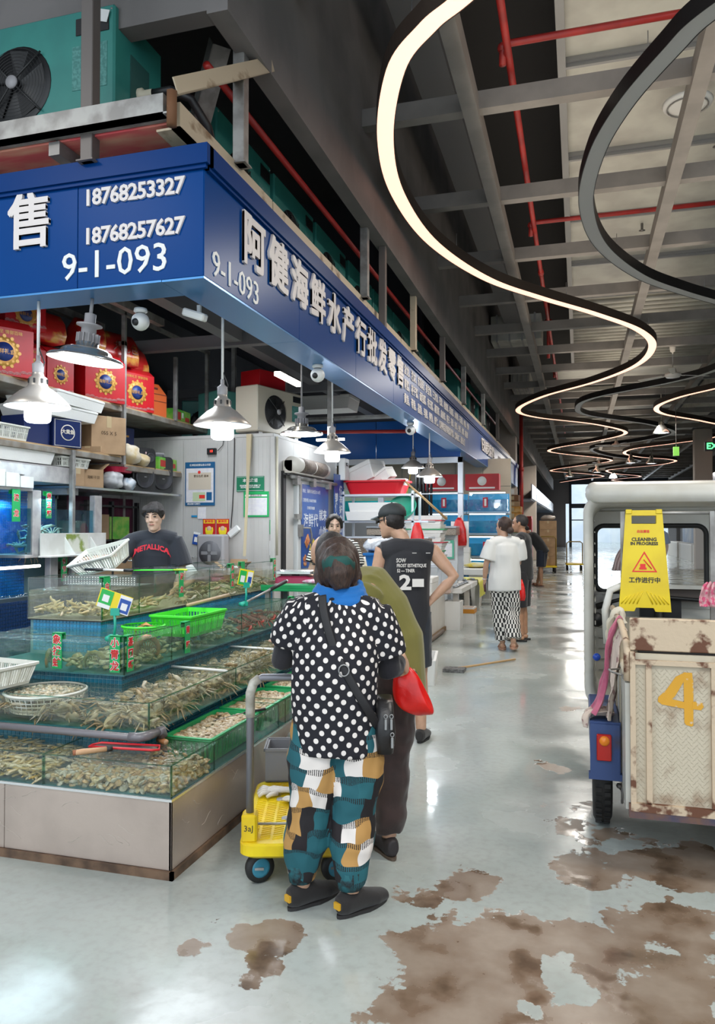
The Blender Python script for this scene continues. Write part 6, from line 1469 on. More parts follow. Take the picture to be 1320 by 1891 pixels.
b = MB(); n = 24; c = (.006, .42, .22); b.add([(c[0], c[1] + (.13 if k % 2 else .17) * math.cos(2 * math.pi * k / n), c[2] + (.10 if k % 2 else .135) * math.sin(2 * math.pi * k / n)) for k in range(n)], [tuple(range(n))]); b.build('starburst', MATS['card_yellow'], ps)
text('凭此海报\n优惠就餐', .05, M('orange_text', (.7, .2, .02), .5), (.0075, .33, .23), FX, ps, ext=.0004, off=.001)
food = MB()
for k in range(6): food.tube([(.006, .1 + k * .012, .30 - k * .012), (.010, .2 + k * .012, .40 - k * .014)], .010, 6)
for k in range(14): food.ball((.006, .12 + .05 * math.cos(k * 1.3) * (1 if k < 9 else .4), .09 + .05 * math.sin(k * 1.3)), (.004, .025, .022), 8, 5)
food.build('food_picture', M('food_red', (.45, .10, .03), .4, col2=(.60, .30, .12), scale=30), ps)
t = thing('vertical_banner', 'narrow blue banner with two columns of white characters beside the cold room door', 'banner', (-3.12, 9.58, 1.3)); MB().box(0, 0, 0, .006, .42, .92).build('sheet', pb, t)
text('优\n选\n好\n食\n材', .13, pr, (.008, .22, .44), FX, t, ext=.0005, off=.003); text('锁\n住\n食\n材', .13, pr, (.008, .03, .40), FX, t, ext=.0005, off=.003)
t = thing('air_curtain', 'round grey air curtain unit mounted above the cold room door', 'air curtain', (-3.14, 7.95, 2.16))
MB().cyl((.05, 0, .06), (.05, 1.15, .06), .085, 18).box(-.05, .0, -.04, .06, 1.15, .10).build('casing', MATS['cream_enamel'], t)
for y0 in (.22, .66): MB().cyl((.052, y0, .062), (.052, y0 + .40, .062), .087, 18).build('grille', M('brown_grille', (.16, .12, .09), .6, col2=(.08, .06, .05), scale=60), t)
t = thing('control_box', 'grey white junction box beyond the air curtain', 'box', (-3.14, 9.85, 2.15)); MB().box(0, 0, 0, .09, .2, .3, bev=.008).build('casing', whitep, t); MB().box(.09, .06, .2, .1, .14, .24).build('label', blk, t)
# posted on the front wall of the cold room
def board(loc, w_, h_, mt, label, name='notice_board'):
 t = thing(name, label, 'notice', loc); MB().box(0, -.008, 0, w_, 0, h_, bev=.002).build('panel', mt, t); return t
gsign = M('green_sign', (.005, .17, .08), .4); wpp = M('white_paper', (.72, .70, .70), .7, col2=(.66, .64, .68), scale=30); bsign = M('license_blue', (.01, .10, .24), .4)
YF = 7.696
t = board((-4.27, YF, 1.75), .37, .49, bsign, 'blue framed business licence board on the cold room wall', 'licence_board')
MB().box(.015, -.010, .035, .355, -.009, .42).build('white_sheet', wpp, t); MB().box(.045, -.012, .18, .325, -.010, .37).build('certificate', M('aged_certificate', (.58, .50, .40), .6), t)
MB().lathe([(0, .002), (.018, .001)], (.18, -.0125, .375), 14, axis=(0, -1, 0)).build('seal', redm, t); text('营业执照 副本', .03, inkm, (.11, -.0125, .33), FY, t, ext=.0002, off=.0006)
text('瓯州区经营信息公示牌', .026, whitep, (.06, -.0095, .455), FY, t, ext=.0003, off=.0005); text('诚信经营 优质服务', .02, whitep, (.03, -.0095, .018), FY, t, ext=.0003, off=.0004)
MB().box(.10, -.012, .05, .255, -.010, .15).build('grading_card', M('pale_green_card', (.5, .58, .36), .6), t); MB().box(.27, -.012, .06, .335, -.010, .15).build('blue_card', bsign, t); MB().box(.18, -.013, .08, .25, -.0121, .12).build('red_marks', redm, t)
t = board((-3.635, YF, 1.90), .33, .17, gsign, 'dark green sign with white characters on the cold room wall', 'green_sign'); text('本店承诺', .045, whitep, (.165, -.010, .12), FY, t, ext=.0004, off=.001, align='CENTER'); text('诚信经营·先尝后买·质量保证\n投诉电话：0577-88735000', .02, whitep, (.165, -.010, .055), FY, t, ext=.0003, off=.0005, align='CENTER')
MB().box(.008, -.0095, .008, .322, -.008, .011).box(.008, -.0095, .159, .322, -.008, .162).build('border', whitep, t)
t = board((-3.55, YF, 1.62), .30, .28, gcard, 'green framed white record sheet below the dark green sign', 'record_board'); MB().box(.02, -.010, .02, .28, -.008, .21).build('sheet', wpp, t); MB().box(.02, -.0095, .225, .28, -.008, .245).build('title_strip', whitep, t); text('进货记录表', .028, M('purple_ink', (.12, .02, .08), .6), (.15, -.011, .235), FY, t, ext=.0003, align='CENTER')
ln = MB()
for k in range(8): ln.box(.03, -.0108, .035 + k * .021, .27, -.0101, .0358 + k * .021)
for k in range(7): ln.box(.03 + k * .036, -.0108, .03, .0308 + k * .036, -.0101, .20)
ln.build('table_lines', M('pale_ink', (.5, .5, .6), .7), t)
fred = M('festive_red', (.50, .012, .01), .45)
for i in range(2):
 t = board((-4.045 + i * .165, YF, 1.375), .155, .225, fred, ('left', 'right')[i] + ' of the two red and gold festive prints on the cold room wall', 'festive_print')
 MB().box(.01, -.0095, .175, .145, -.008, .215).build('gold_strip', MATS['card_yellow'], t); text('财神到', .036, redm, (.078, -.010, .195), FY, t, ext=.0003, off=.001, align='CENTER')
 MB().ball((.078, -.009, .12), (.030, .002, .026), 12, 8).build('face_patch', M('skin_print', (.7, .45, .33), .6), t); MB().ball((.078, -.0085, .07), (.045, .002, .035), 12, 8).ball((.04, -.0085, .10), (.012, .002, .035), 8, 6).ball((.116, -.0085, .10), (.012, .002, .035), 8, 6).build('gold_motif', MATS['card_yellow'], t)
t = thing('router_box', 'white rounded box tilted on the cold room wall right of the festive prints', 'router', (-3.66, YF - .02, 1.46)); MB().cbox((0, 0, 0), (.16, .03, .075), (0, R(-38), 0), bev=.012).build('casing', whitep, t)
t = board((-4.18, YF, 1.32), .085, .14, MATS['card_blue'], 'blue payment tag hanging at a tilt left of the fan', 'payment_tag'); t.rotation_euler = (0, R(10), 0); MB().box(.02, -.0095, .03, .065, -.008, .085).build('blank_code_square', whitep, t); MB().box(.0, -.0095, .115, .085, -.008, .14).build('white_strip', whitep, t)
t = board((-4.11, YF, 1.60), .10, .13, wpp, 'blank white slip pinned below the licence board', 'paper_slip')
t = board((-4.19, YF, 1.62), .07, .022, M('sticker_blue', (.02, .25, .5), .4), 'tiny blue sticker left of the white slip', 'sticker')
t = thing('digital_meter', 'small black thermometer with red digits high on the cold room wall', 'meter', (-3.96, YF - .03, 2.34)); MB().box(-.03, 0, -.02, .08, .03, .05, bev=.004).build('casing', blk, t); text('18', .04, M('red_digits', (1, .05, .03), .4, em=(1, .05, .03), es=2), (.005, -.002, .015), FY, t, ext=.0005)
MB().tube([(-3.86, YF - .02, 2.36), (-3.80, YF - .015, 2.42), (-3.79, YF - .01, 2.5)], .004, 6).build('cable', blk, None, 'black cable looping from the thermometer to the cold room roof', 'cable')
MB().tube([(-3.66, YF - .012, 2.5), (-3.665, YF - .012, 2.1), (-3.68, YF - .012, 1.75), (-3.70, YF - .012, 1.50)], .005, 6).build('cable', blk, None, 'long black cable running down the cold room wall to the tilted white box', 'cable')
MB().loft([[(-3.50, YF - .05, 2.53), (-3.44, YF - .05, 2.53), (-3.44, YF - .01, 2.53), (-3.50, YF - .01, 2.53)], [(-3.475, YF - .10, 2.0), (-3.445, YF - .10, 2.0), (-3.445, YF - .09, 2.0), (-3.475, YF - .09, 2.0)], [(-3.42, YF - .3, 1.2), (-3.39, YF - .3, 1.2), (-3.39, YF - .29, 1.2), (-3.42, YF - .29, 1.2)]], smooth=False).build('plastic_strap', M('yellowed_plastic', (.48, .40, .26), .3), None, 'yellowed plastic sleeve hanging down the cold room wall', 'strap')
for i, (z, mt_, lb) in enumerate([(1.43, gcard, 'green payment sticker at the cold room corner'), (1.20, whitep, 'oval white and green hanging tag below the payment sticker')]):
 board((-3.24 + .0, YF - .002, z), .04, .16, mt_, lb, 'payment_sticker')
carton((-3.55, 7.32, .935), 0, (.20, .22, .14), 'open brown box on the side table by the cold room', '', True)
t = thing('thermos_basket', 'pink and black lunch basket beside the open brown box', 'basket', (-3.66, 7.3, .935)); MB().box(-.06, -.05, 0, .06, .05, .05, bev=.01).box(-.05, -.045, .05, .05, .045, .085, bev=.01).build('tub', M('pink_plastic', (.7, .3, .42), .4), t); MB().box(-.052, -.047, .045, .052, .047, .068).build('band', blk, t); MB().tube([(-.05, 0, .08), (-.05, 0, .18), (.05, 0, .18), (.05, 0, .08)], .004, 6).build('handle', blk, t)
crumple((-3.50, 7.25, 1.06), .085, M('check_cloth', (.03, .03, .03), .8, col2=(.75, .75, .75), scale=26, contrast=(.52, .54)), 'checked_bag', 'black and white checked cloth bag sitting in the open brown box', 17)
# on the roof of the cold room
u = cooler((-3.30, 8.15, 2.545), R(75), .85, .32, .55, 'beige outdoor air conditioner unit on the cold room roof', .19, -.1, M('beige_enamel', (.50, .45, .36), .5), group=None)
MB().box(-.40, .02, .06, -.05, .30, .5).build('fin_block', M('dark_fins', (.05, .07, .06), .5), u)
cooler((-3.85, 8.6, 2.545), R(60), 1.0, .45, .60, 'pale teal cooling unit on the cold room roof left of the beige one', .2, 0, M('pale_teal_enamel', (.12, .38, .32), .45, col2=(.10, .33, .28), scale=3))
cooler((-4.6, 9.2, 2.545), R(20), 1.0, .45, .65, 'teal cooling unit in the dark behind the pale teal one', .2, -.2, parts=False)
ob([('carton', MB().box(-.22, 0, 0, .22, .3, .22, bev=.003), redbox)], 'red_carton', 'red carton standing on the beige outdoor unit', 'box', (-3.42, 8.2, 3.10), R(70))
dk_ = M('dark_steel', (.05, .05, .055), .5)
for i, (x0, y0, x1, y1, z) in enumerate([(-5.5, 4.9, -2.1, 4.9, 3.35), (-5.5, 7.0, -2.1, 7.0, 3.35), (-5.5, 9.4, -2.1, 9.4, 3.3)]):
 struct(MB().box(x0, y0, z, x1, y1 + .1, z + .12), 'ceiling_tie_beam', M('tie_beam_grey', (.12, .12, .13), .5))
struct(MB().box(-3.4, 4.0, 3.38, -3.25, 12.5, 3.55).box(-2.42, 4.0, 3.42, -2.16, 18, 3.5).box(-2.70, 4.0, 3.42, -2.46, 18, 3.5), 'ceiling_rail', MATS['tie_beam_grey'])
struct(MB().box(-5.6, 3.6, 0, -5.5, 13, 4.4), 'wall_stall_back', M('stall_back_dark', (.06, .065, .075), .7))
t = thing('cable_tray', 'perforated grey cable tray with a red pipe in the dark above the stalls', 'tray', (-3.6, 9.9, 3.0)); MB().box(-1.6, 0, 0, 1.5, .2, .03).build('tray', galv, t); MB().cyl((-1.6, .1, -.12), (1.5, .1, -.2), .025, 8).build('pipe', redp, t)
for x in (-4.25, -3.55, -2.95):
 t = thing('hanging_rod', {-4.25: 'grey hanging rod left of the pale teal unit', -3.55: 'grey hanging rod behind the near pendant lamp', -2.95: 'grey hanging rod behind the beige unit'}[x], 'rod', (x, 8.9, 2.54)); MB().box(-.025, -.025, 0, .025, .025, 1.6).build('shaft', galv, t)
foam_box((-3.5, 10.5, 3.2), 0, (.8, .5, .2), 'white polystyrene slab box stored above in the dark')
# ================================================================= SECOND STALL AND BEYOND
alw = M('white_aluminium', (.66, .70, .76), .3, .2)
wf = thing('window_frame', 'white aluminium window frame with panes under the blue cross wall', 'window', (-1.90, 12.95, 0))
for x0, x1, z0, z1 in ((-.09, .0, .48, 2.72), (-1.50, -1.40, 1.5, 2.66), (-3.0, -2.9, 1.5, 2.66), (-4.2, 0, 2.62, 2.72), (-4.2, 0, 2.08, 2.10)):
 MB().box(x0, 0, z0, x1, .07, z1, bev=.004).build('bar', alw, wf)
cw = thing('cross_wall_panel', 'plain blue panel wall crossing above the white window frame', 'panel', (-1.95, 13.0, 2.72))
bl3 = M('flat_blue_panel', (.004, .09, .36), .4)
for k in range(3): MB().box(-1.5 * (k + 1) + .01, 0, 0, -1.5 * k, .06, .66).build('panel', bl3, cw)
struct(MB().box(-2.42, 12.3, 0, -1.9, 12.4, 1.38), 'wall_low_partition', M('white_wall_tile', (.62, .64, .66), .3, col2=(.55, .57, .58), scale=3))
t = thing('granite_counter', 'speckled granite counter edge on the low white partition', 'counter', (-2.8, 12.2, 1.38)); MB().box(-.6, 0, 0, .9, .4, .13, bev=.005).build('slab', M('speckled_granite', (.34, .29, .24), .3, col2=(.18, .15, .12), scale=80, contrast=(.45, .55)), t); MB().box(-.6, -.02, .12, .9, .42, .15).build('steel_top', M('pale_steel', (.6, .64, .7), .25, .7), t)
t = board((-2.33, 12.29, 1.0), .38, .30, M('mint_frame', (.10, .42, .28), .5), 'mint framed white record sheet on the low partition', 'record_board'); MB().box(.03, -.010, .03, .35, -.008, .25).build('sheet', wpp, t); MB().box(.06, -.010, .26, .32, -.008, .285).build('title_strip', whitep, t)
tilec = M('cream_wall_tile', (.50, .42, .32), .35, col2=(.44, .36, .27), scale=1.2)
tg2 = thing('tile_wall', 'cream tiled rear wall of the second stall', 'wall', (-5.6, 16.6, 0)); tg2['kind'] = 'structure'; del tg2['category']
for i in range(7):
 for j in range(5): MB().box(i * .6 + .004, 0, j * .6 + .004, (i + 1) * .6 - .004, .02, (j + 1) * .6 - .004, bev=.002).build('tile', tilec, tg2)
MB().box(0, .021, 0, 4.2, .05, 3.0).build('mortar', grout, tg2)
t = thing('extractor_panel', 'brown steel panel with switches on the cream tiled wall', 'panel', (-4.15, 16.6, 2.25)); MB().box(0, -.1, 0, .55, 0, .35, bev=.01).build('box', M('brown_steel', (.30, .24, .19), .35, .6), t); MB().box(.1, -.11, .12, .12, -.1, .2).box(.2, -.11, .12, .22, -.1, .2).box(.3, -.11, .12, .32, -.1, .2).build('switches', blk, t)
t = thing('dark_cable_column', 'dark corrugated column of cables hanging behind the second window pane', 'cables', (-3.05, 14.6, 1.4))
for k in range(5): MB().cyl((k * .07, 0, 0), (k * .07, .02 * k, 1.6), .03, 8).build('cable', blk, t)
# lit wall of small tanks
tk = thing('tank_rack', 'three tier rack of glowing blue fish tanks in the second stall', 'fish tank', (-2.95, 15.0, .5))
blu_w = water_mat('glow_blue_water', (.25, .75, .95), (.02, .35, .55), .45, .3, 5)
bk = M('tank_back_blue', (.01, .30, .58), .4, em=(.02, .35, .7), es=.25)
tub = M('tank_tube_glow', (.9, .95, 1), .4, em=(.8, .95, 1), es=5)
for i, z in enumerate((0, .45, .9, 1.32)):
 for j in range(2):
  x0 = j * .82
  MB().box(x0, .35, z, x0 + .80, .38, z + .36).build('tank_back', bk, tk); MB().box(x0 + .01, .02, z + .02, x0 + .79, .34, z + .24).build('water', blu_w, tk)
  MB().box(x0, 0, z, x0 + .80, .008, z + .34).build('glass_pane', glass, tk); MB().cyl((x0 + .05, .05, z + .37), (x0 + .75, .05, z + .37), .012, 6).build('tube_lamp', tub, tk)
  MB().box(x0 + .62 - .3 * (i % 2), -.012, z + .08, x0 + .72 - .3 * (i % 2), -.004, z + .28).build('red_price_tag', M('tag_red', (.45, .01, .04), .5), tk)
  MB().box(x0 + .65 - .3 * (i % 2), -.014, z + .11, x0 + .69 - .3 * (i % 2), -.012, z + .25).build('tag_character', whitep, tk)
  MB().box(x0, 0, z - .04, x0 + .81, .4, z).build('shelf', M('rack_steel_blue', (.25, .32, .38), .35, .5), tk)
for i, (x, lb) in enumerate([(-2.95, 'red printed carton on top of the tank rack at its left'), (-2.15, 'red printed carton on top of the tank rack at its right')]):
 ob([('carton', MB().box(0, 0, 0, .66, .3, .32, bev=.004), redbox), ('emblem', MB().lathe([(0, 0), (.09, 0), (.09, -.002)], (.33, -.002, .18), 18, axis=(0, -1, 0)), whitep), ('print_row', MB().box(.08, -.003, .03, .58, -.001, .06), whitep)], 'red_carton', lb, 'box', (x, 14.95, 2.24))
tk2 = thing('wide_fish_tank', 'wide lit fish tank of blue green water left of the tank rack', 'fish tank', (-4.9, 14.9, 1.6))
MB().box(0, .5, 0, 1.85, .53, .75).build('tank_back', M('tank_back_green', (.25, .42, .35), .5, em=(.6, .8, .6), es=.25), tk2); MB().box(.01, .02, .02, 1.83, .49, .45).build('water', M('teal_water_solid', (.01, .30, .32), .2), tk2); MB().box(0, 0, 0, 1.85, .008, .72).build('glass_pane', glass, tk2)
MB().box(-.02, -.02, .72, 1.87, .55, .78).box(1.83, -.02, 0, 1.87, .55, .72).build('frame', blk, tk2); MB().box(-.02, 0, -1.6, 1.87, .5, 0).build('stand', M('stand_grey', (.2, .2, .2), .6), tk2)
# steel racks with foam boxes at the left of stall two
rk = thing('wire_rack', 'white shelf rack carrying a red tray and foam boxes beside the vertical banner', 'shelf', (-3.12, 9.95, 0))
for z in (1.38, 1.60, 1.96): MB().box(0, 0, z - .03, 1.0 if z > 1.9 else 1.2, .5, z, bev=.003).build('shelf_board', alw, rk)
for x in (.0, .97): MB().box(x, 0, 0, x + .03, .03, 2.0).box(x, .47, 0, x + .03, .5, 2.0).build('upright', alw, rk)
MB().box(0, -.01, 1.12, 1.25, .0, 1.36).build('brown_tank_edge', M('speckled_brown', (.22, .16, .11), .5, col2=(.10, .08, .06), scale=50), rk)
ob([('basin', MB().loft([ringZ(rrect(-.36, -.2, .36, .2, .07, 4), 0), ringZ(rrect(-.42, -.24, .42, .24, .09, 4), .16), ringZ(rrect(-.45, -.27, .45, .27, .1, 4), .165), ringZ(rrect(-.45, -.27, .45, .27, .1, 4), .185)], smooth=False), M('bright_red_plastic', (.62, .01, .02), .35))], 'red_tray', 'long bright red plastic tray on the top of the white rack', 'tray', (-2.68, 10.2, 1.963))
foam_box((-2.86, 10.25, 2.11), 0, (.55, .40, .26), 'white foam box tilted up in the red tray', rot=(R(0), R(-20), R(-18)))
foam_box((-2.58, 10.2, 2.12), 0, (.36, .30, .16), 'smaller foam box leaning in the red tray beside the tilted one', rot=(R(6), R(-34), R(-10)))
foam_box((-2.42, 10.12, 2.08), 0, (.34, .2, .09), 'foam lid slab lying at the right end of the red tray', lid=False)
for i in range(2): foam_box((-2.72 + .04 * i, 10.05, 1.602 + i * .12), 0, (.66, .4, .12), ('lower', 'upper')[i] + ' flat white foam box on the middle shelf of the white rack', lid=False)
ob([('colander', MB().lathe([(.02, .02), (.12, .06), (.19, .18), (.2, .2), (.17, .17), (.05, .05)], n=24), M('mint_colander', (.05, .42, .28), .4))], 'green_colander', 'mint green colander tilted on the white rack shelf behind the black cap', 'colander', (-2.28, 10.1, 1.66)).rotation_euler = (R(50), 0, 0)
t = thing('wooden_pole', 'long pale bamboo pole leaning from the red tray to the stacked trays', 'pole', (-2.26, 10.0, 2.14)); MB().tube([(0, 0, 0), (.52, .35, -.52)], [.014, .018], 8).build('shaft', M('pole_bamboo', (.52, .33, .15), .5), t)
t = thing('yellow_rope', 'yellow rope hanging down in the window of the second stall', 'rope', (-2.9, 12.97, 1.6)); MB().tube([(-.05, 0, 0), (.02, 0, .5), (.12, 0, 1.05)], .010, 6).build('rope', M('rope_yellow', (.6, .42, .06), .7), t)
# stack of foam trays with coloured bands
sk = r; cols = [None, (.55, .02, .05), None, (.02, .35, .12), None, (.02, .35, .12), None, (.55, .02, .04), None]
st_t = thing('stock_table', 'white table of the second stall carrying stacked foam trays', 'table', (-2.15, 11.4, 0))
MB().box(-.55, -.5, .92, .22, .5, .97, bev=.005).build('top', alw, st_t)
for x in (-.5, .17):
 for y in (-.45, .4): MB().box(x, y, 0, x + .05, y + .05, .92).build('leg', alw, st_t)
for k in range(11):
 t = foam_box((-2.22 + .02 * math.sin(k * 2), 11.3, .972 + k * .065), R(2 * math.sin(k * 3)), (.56, .4, .062), ['bottom', 'second', 'third', 'fourth', 'fifth', 'sixth', 'seventh', 'eighth', 'ninth', 'tenth', 'topmost'][k] + ' flat foam tray of the stack right of the black cap', lid=False, group='stacked foam trays')
 if k in (4, 7, 9, 2):
  MB().box(-.285, -.205, .045, .285, .205, .06).build('coloured_band', M('band_red' if k in (9, 4) else 'band_green', (.5, .02, .04) if k in (9, 4) else (.02, .32, .12), .5), t)
# vendor's goods near the seller
ob([('tub', MB().loft([ringZ(rrect(-.20, -.15, .20, .15, .03, 3), 0), ringZ(rrect(-.23, -.18, .23, .18, .03, 3), .18)], smooth=False), M('blue_crate_plastic', (.01, .14, .42), .4)), ('rim', MB().box(-.24, -.19, .16, .24, .19, .185), MATS['blue_crate_plastic'])], 'blue_crate', 'blue plastic crate under a pile of clear bags by the seller', 'crate', (-1.95, 7.9, 1.05))
bt = thing('vendor_table', 'work table behind the customers carrying a blue crate and plastic bags', 'table', (-2.0, 8.0, 0)); MB().box(-.45, -.4, 1.0, .35, .5, 1.045, bev=.005).build('top', alw, bt)
for x in (-.4, .28):
 for y in (-.35, .42): MB().box(x, y, 0, x + .05, y + .05, 1.0).build('leg', alw, bt)
t = thing('plastic_bag', 'heap of crumpled clear plastic bags on the blue crate', 'bag', (-2.0, 7.95, 1.235)); b = MB().ball((0, 0, .07), (.24, .16, .10), 26, 16); o = b.build('bag_body', M('crinkled_clear', (.50, .52, .54), .15, col2=(.30, .31, .33), scale=14, bmp=.9), t)
for v in o.data.vertices: v.co += noise.noise_vector(v.co * 13) * .05; v.co.z = max(0, v.co.z)
for nm, x, y, z, sc_, lb in (('pink', -1.92, 9.2, 1.22, 1, 'pink red plastic bag hanging below the black cap brim'), ('red', -1.93, 12.75, 1.25, 1.25, 'red plastic bags hanging on the white window post')):
 t = thing('plastic_bag', lb, 'bag', (x, y, z)); m_ = M('hanging_bag_red', (.72, .02, .02), .3, col2=(.55, .01, .01), scale=12, bmp=.4)
 b = MB(); b.loft([[(px * q * sc_, py * q * sc_, pz * sc_) for px, py in rrect(-.10, -.04, .10, .04, .03, 4)] for q, pz in ((.25, .34), (.5, .30), (.85, .18), (1, .02), (.95, -.04))]); o = b.build('bag_body', m_, t)
 for v in o.data.vertices: v.co += noise.noise_vector(v.co * 15) * .02
 if nm == 'red': MB().box(-.15, .03, -.08, .15, .04, .36).build('white_backing_bag', whitep, t); MB().cyl((0, 0, .40), (0, .2, .46), .008, 6).build('hook', galv, t)
# front counter of the second stall
wcl = M('white_cladding', (.66, .63, .58), .3, col2=(.58, .54, .48), scale=1.5)
fc = thing('white_counter', 'low white panelled counter along the aisle with a brown wooden plinth', 'counter', (-1.9, 8.54, 0))
for k in range(4): MB().box(-.25, k * .64, .06, 0, k * .64 + .636, .52, bev=.003).build('cladding_panel', wcl, fc)
MB().box(-.25, 0, 0, .02, 2.56, .06).build('plinth', M('brown_plinth', (.22, .13, .06), .6), fc); MB().cyl((.03, .0, .035), (.03, 2.2, .035), .03, 10).build('floor_pipe', M('rusty_pipe', (.16, .11, .08), .5), fc)
for i, (x, y, z, s, lb) in enumerate([(-2.04, 8.72, .525, (.26, .28, .22), 'cream foam box with tape on the counter beside the vest man'), (-2.04, 9.05, .525, (.26, .30, .22), 'cream foam box behind the taped one on the counter'), (-2.03, 9.6, .525, (.27, .42, .22), 'open foam box on the counter left of the plastic wrapped one'),
  (-2.04, 10.4, .525, (.26, .5, .30), 'white foam box at the back of the counter'), (-2.3, 9.4, .95, (.4, .4, .2), 'white foam box on the upper ledge beneath the elbow'), (-2.3, 8.9, .95, (.4, .4, .2), 'white foam box on the upper ledge nearest the vest man')]):
 t = foam_box((x, y, z), R(3 * (i % 3)), s, lb, lid=i % 2 == 1)
 if i == 0: MB().box(-.175, -.03, -.001, .175, .03, s[2] + .003).build('tape', tape, t)
up = thing('tiered_ledge', 'upper white ledge of the second stall stepping up behind the counter', 'ledge', (-2.5, 8.2, 0)); MB().box(-.3, .34, 0, .33, 1.70, .95, bev=.01).build('block', wcl, up)
ob([('tray', MB().box(-.2, -.15, 0, .2, .15, .05, bev=.01), M('yellow_tray', (.72, .48, .03), .4))], 'yellow_tray', 'yellow tray on the ledge in the crook of the bent arm', 'tray', (-2.32, 8.66, .95))
t = foam_box((-1.80, 11.26, .0), 0, (.26, .30, .42), 'tall white foam box standing on the floor at the end of the white counter', lid=False)
t = foam_box((-1.68, 12.0, .0), 0, (.22, .3, .26), 'small white foam box with an orange band under the fish table', lid=False); MB().box(-.112, -.152, .17, .112, .152, .235).build('orange_band', M('orange_band', (.62, .25, .02), .5), t)
ft = thing('fish_table', 'white plastic fish display table draped with a yellow sheet', 'table', (-2.0, 12.0, 0))
MB().box(-.35, .42, .52, .32, 2.0, .60, bev=.006).build('top', foamw, ft); MB().box(.10, -.7, .52, .32, .28, .60, bev=.006).build('top', foamw, ft)
for y in (-.65, .5, 1.85):
 MB().box(.18, y, 0, .26, y + .08, .52).build('leg', wcl, ft)
t = thing('yellow_sheet', 'yellow plastic sheet hanging over the end of the fish table', 'sheet', (-1.67, 13.1, .61)); n = 12
b = MB(); b.add([(x0 + .015 * math.sin(k * 1.3), k * .06, z0) for x0, z0 in ((-.35, .0), (0, .005), (.03, -.12), (.03, -.30)) for k in range(n)], [(i * n + k, i * n + k + 1, (i + 1) * n + k + 1, (i + 1) * n + k) for i in range(3) for k in range(n - 1)], 0, True); b.build('sheet', M('translucent_yellow', (.72, .68, .10), .4), t)
t = thing('plastic_bag', 'clear bag over an orange label box on the end of the white counter', 'bag', (-1.93, 11.15, .53)); MB().box(-.1, -.12, 0, .12, .14, .16, bev=.02).build('bag_body', M('clear_wrap', (.70, .66, .64), .15, col2=(.62, .45, .38), scale=6, bmp=.6), t); MB().box(-.08, -.125, .01, .0, -.118, .14).build('orange_label', MATS['orange_band'], t)
fishm = M('silver_fish', (.45, .47, .50), .25, .4, col2=(.25, .27, .3), scale=20)
for i in range(9):
 t = thing('fish', 'silver fish laid out on the white fish table', 'fish', (-1.78 if i < 5 else -1.98 + .1 * (i % 3), 11.4 + i * .22, .62), R(78 + i * 5), 'fish on the white table')
 MB().tube([(-.14, 0, 0), (-.06, 0, 0), (.04, 0, 0), (.12, 0, 0)], [(.006, .010), (.018, .032), (.016, .026), (.003, .006)], 10, side=(0, 0, 1)).build('body', fishm, t); MB().add([(.11, 0, 0), (.17, .03, 0), (.17, -.03, 0), (.11, 0, .006)], [(0, 1, 2), (3, 2, 1)]).build('tail', fishm, t)
ft2 = thing('fish_table', 'second display table with thick tapered legs and yellow bags further along', 'table', (-2.0, 15.2, 0))
MB().box(-.6, -.7, .60, .30, 1.3, .72, bev=.01).build('top', foamw, ft2)
for y in (-.6, 1.0): MB().loft([[(x, yy, 0) for x, yy in rrect(.02, y + .04, .18, y + .18, .02, 2)], [(x, yy, .6) for x, yy in rrect(-.04, y, .24, y + .24, .02, 2)]], smooth=False).build('leg', wcl, ft2)
foam_box((-2.2, 15.0, .722), 0, (.3, .3, .4), 'upright foam box on the far display table beside the window post')
for i in range(3):
 t = thing('yellow_bag', ('flat yellow bag on the far display table, nearest', 'flat yellow bag on the far display table, middle', 'flat yellow bag on the far display table, furthest')[i], 'bag', (-1.95, 15.0 + i * .6, .722)); MB().ball((0, 0, .05), (.26, .28, .055), 14, 8).build('bag_body', M('yellow_wrap', (.68, .52, .05), .35, col2=(.7, .65, .4), scale=9, bmp=.4), t)
# open foam box on the floor with conches
fbx = foam_box((-1.53, 7.42, 0), R(8), (.36, .62, .24), 'open white foam box of brown shellfish standing on the floor beside the olive shirt', lid=False)
shm = M('conch_brown', (.36, .17, .05), .35, col2=(.60, .42, .25), scale=16, contrast=(.45, .6), coat=.3)
for i in range(5):
 t = thing('conch', 'brown conch in the open foam box on the floor', 'shellfish', (-1.53 + .07 * math.cos(i * 2), 7.3 + .12 * math.sin(i * 1.3), .08 + .06 * (i % 2)), i * 1.4, 'conches in the foam box')
 MB().tube([(.09 * math.cos(a) * (1 - a / 9), .09 * math.sin(a) * (1 - a / 9), .02 + a * .012) for a in [k * .55 for k in range(9)]], [.02, .036, .04, .04, .038, .034, .028, .02, .01], 10).build('shell', shm, t)
t = thing('floor_broom', 'flat grey broom with a thin brown handle lying on the wet floor', 'broom', (-1.15, 8.0, .0)); MB().box(-.22, -.14, 0, .0, .03, .035).build('head', M('grey_bristle', (.10, .10, .10), .9, col2=(.2, .2, .2), scale=40), t); MB().tube([(-.08, 0, .025), (.45, .75, .02)], .012, 8).build('handle', MATS['pole_bamboo'], t)
t = thing('green_bag', 'green netted bag of white goods at the foot of the bench by the trolley', 'bag', (-1.58, 4.25, .0)); b = MB().ball((0, 0, .17), (.10, .14, .16), 16, 12); o = b.build('bag_body', M('green_net_white', (.12, .50, .34), .5, col2=(.66, .68, .64), scale=14, contrast=(.45, .55), bmp=.5), t)
for v in o.data.vertices: v.co += noise.noise_vector(v.co * 14) * .03; v.co.z = max(0, v.co.z)
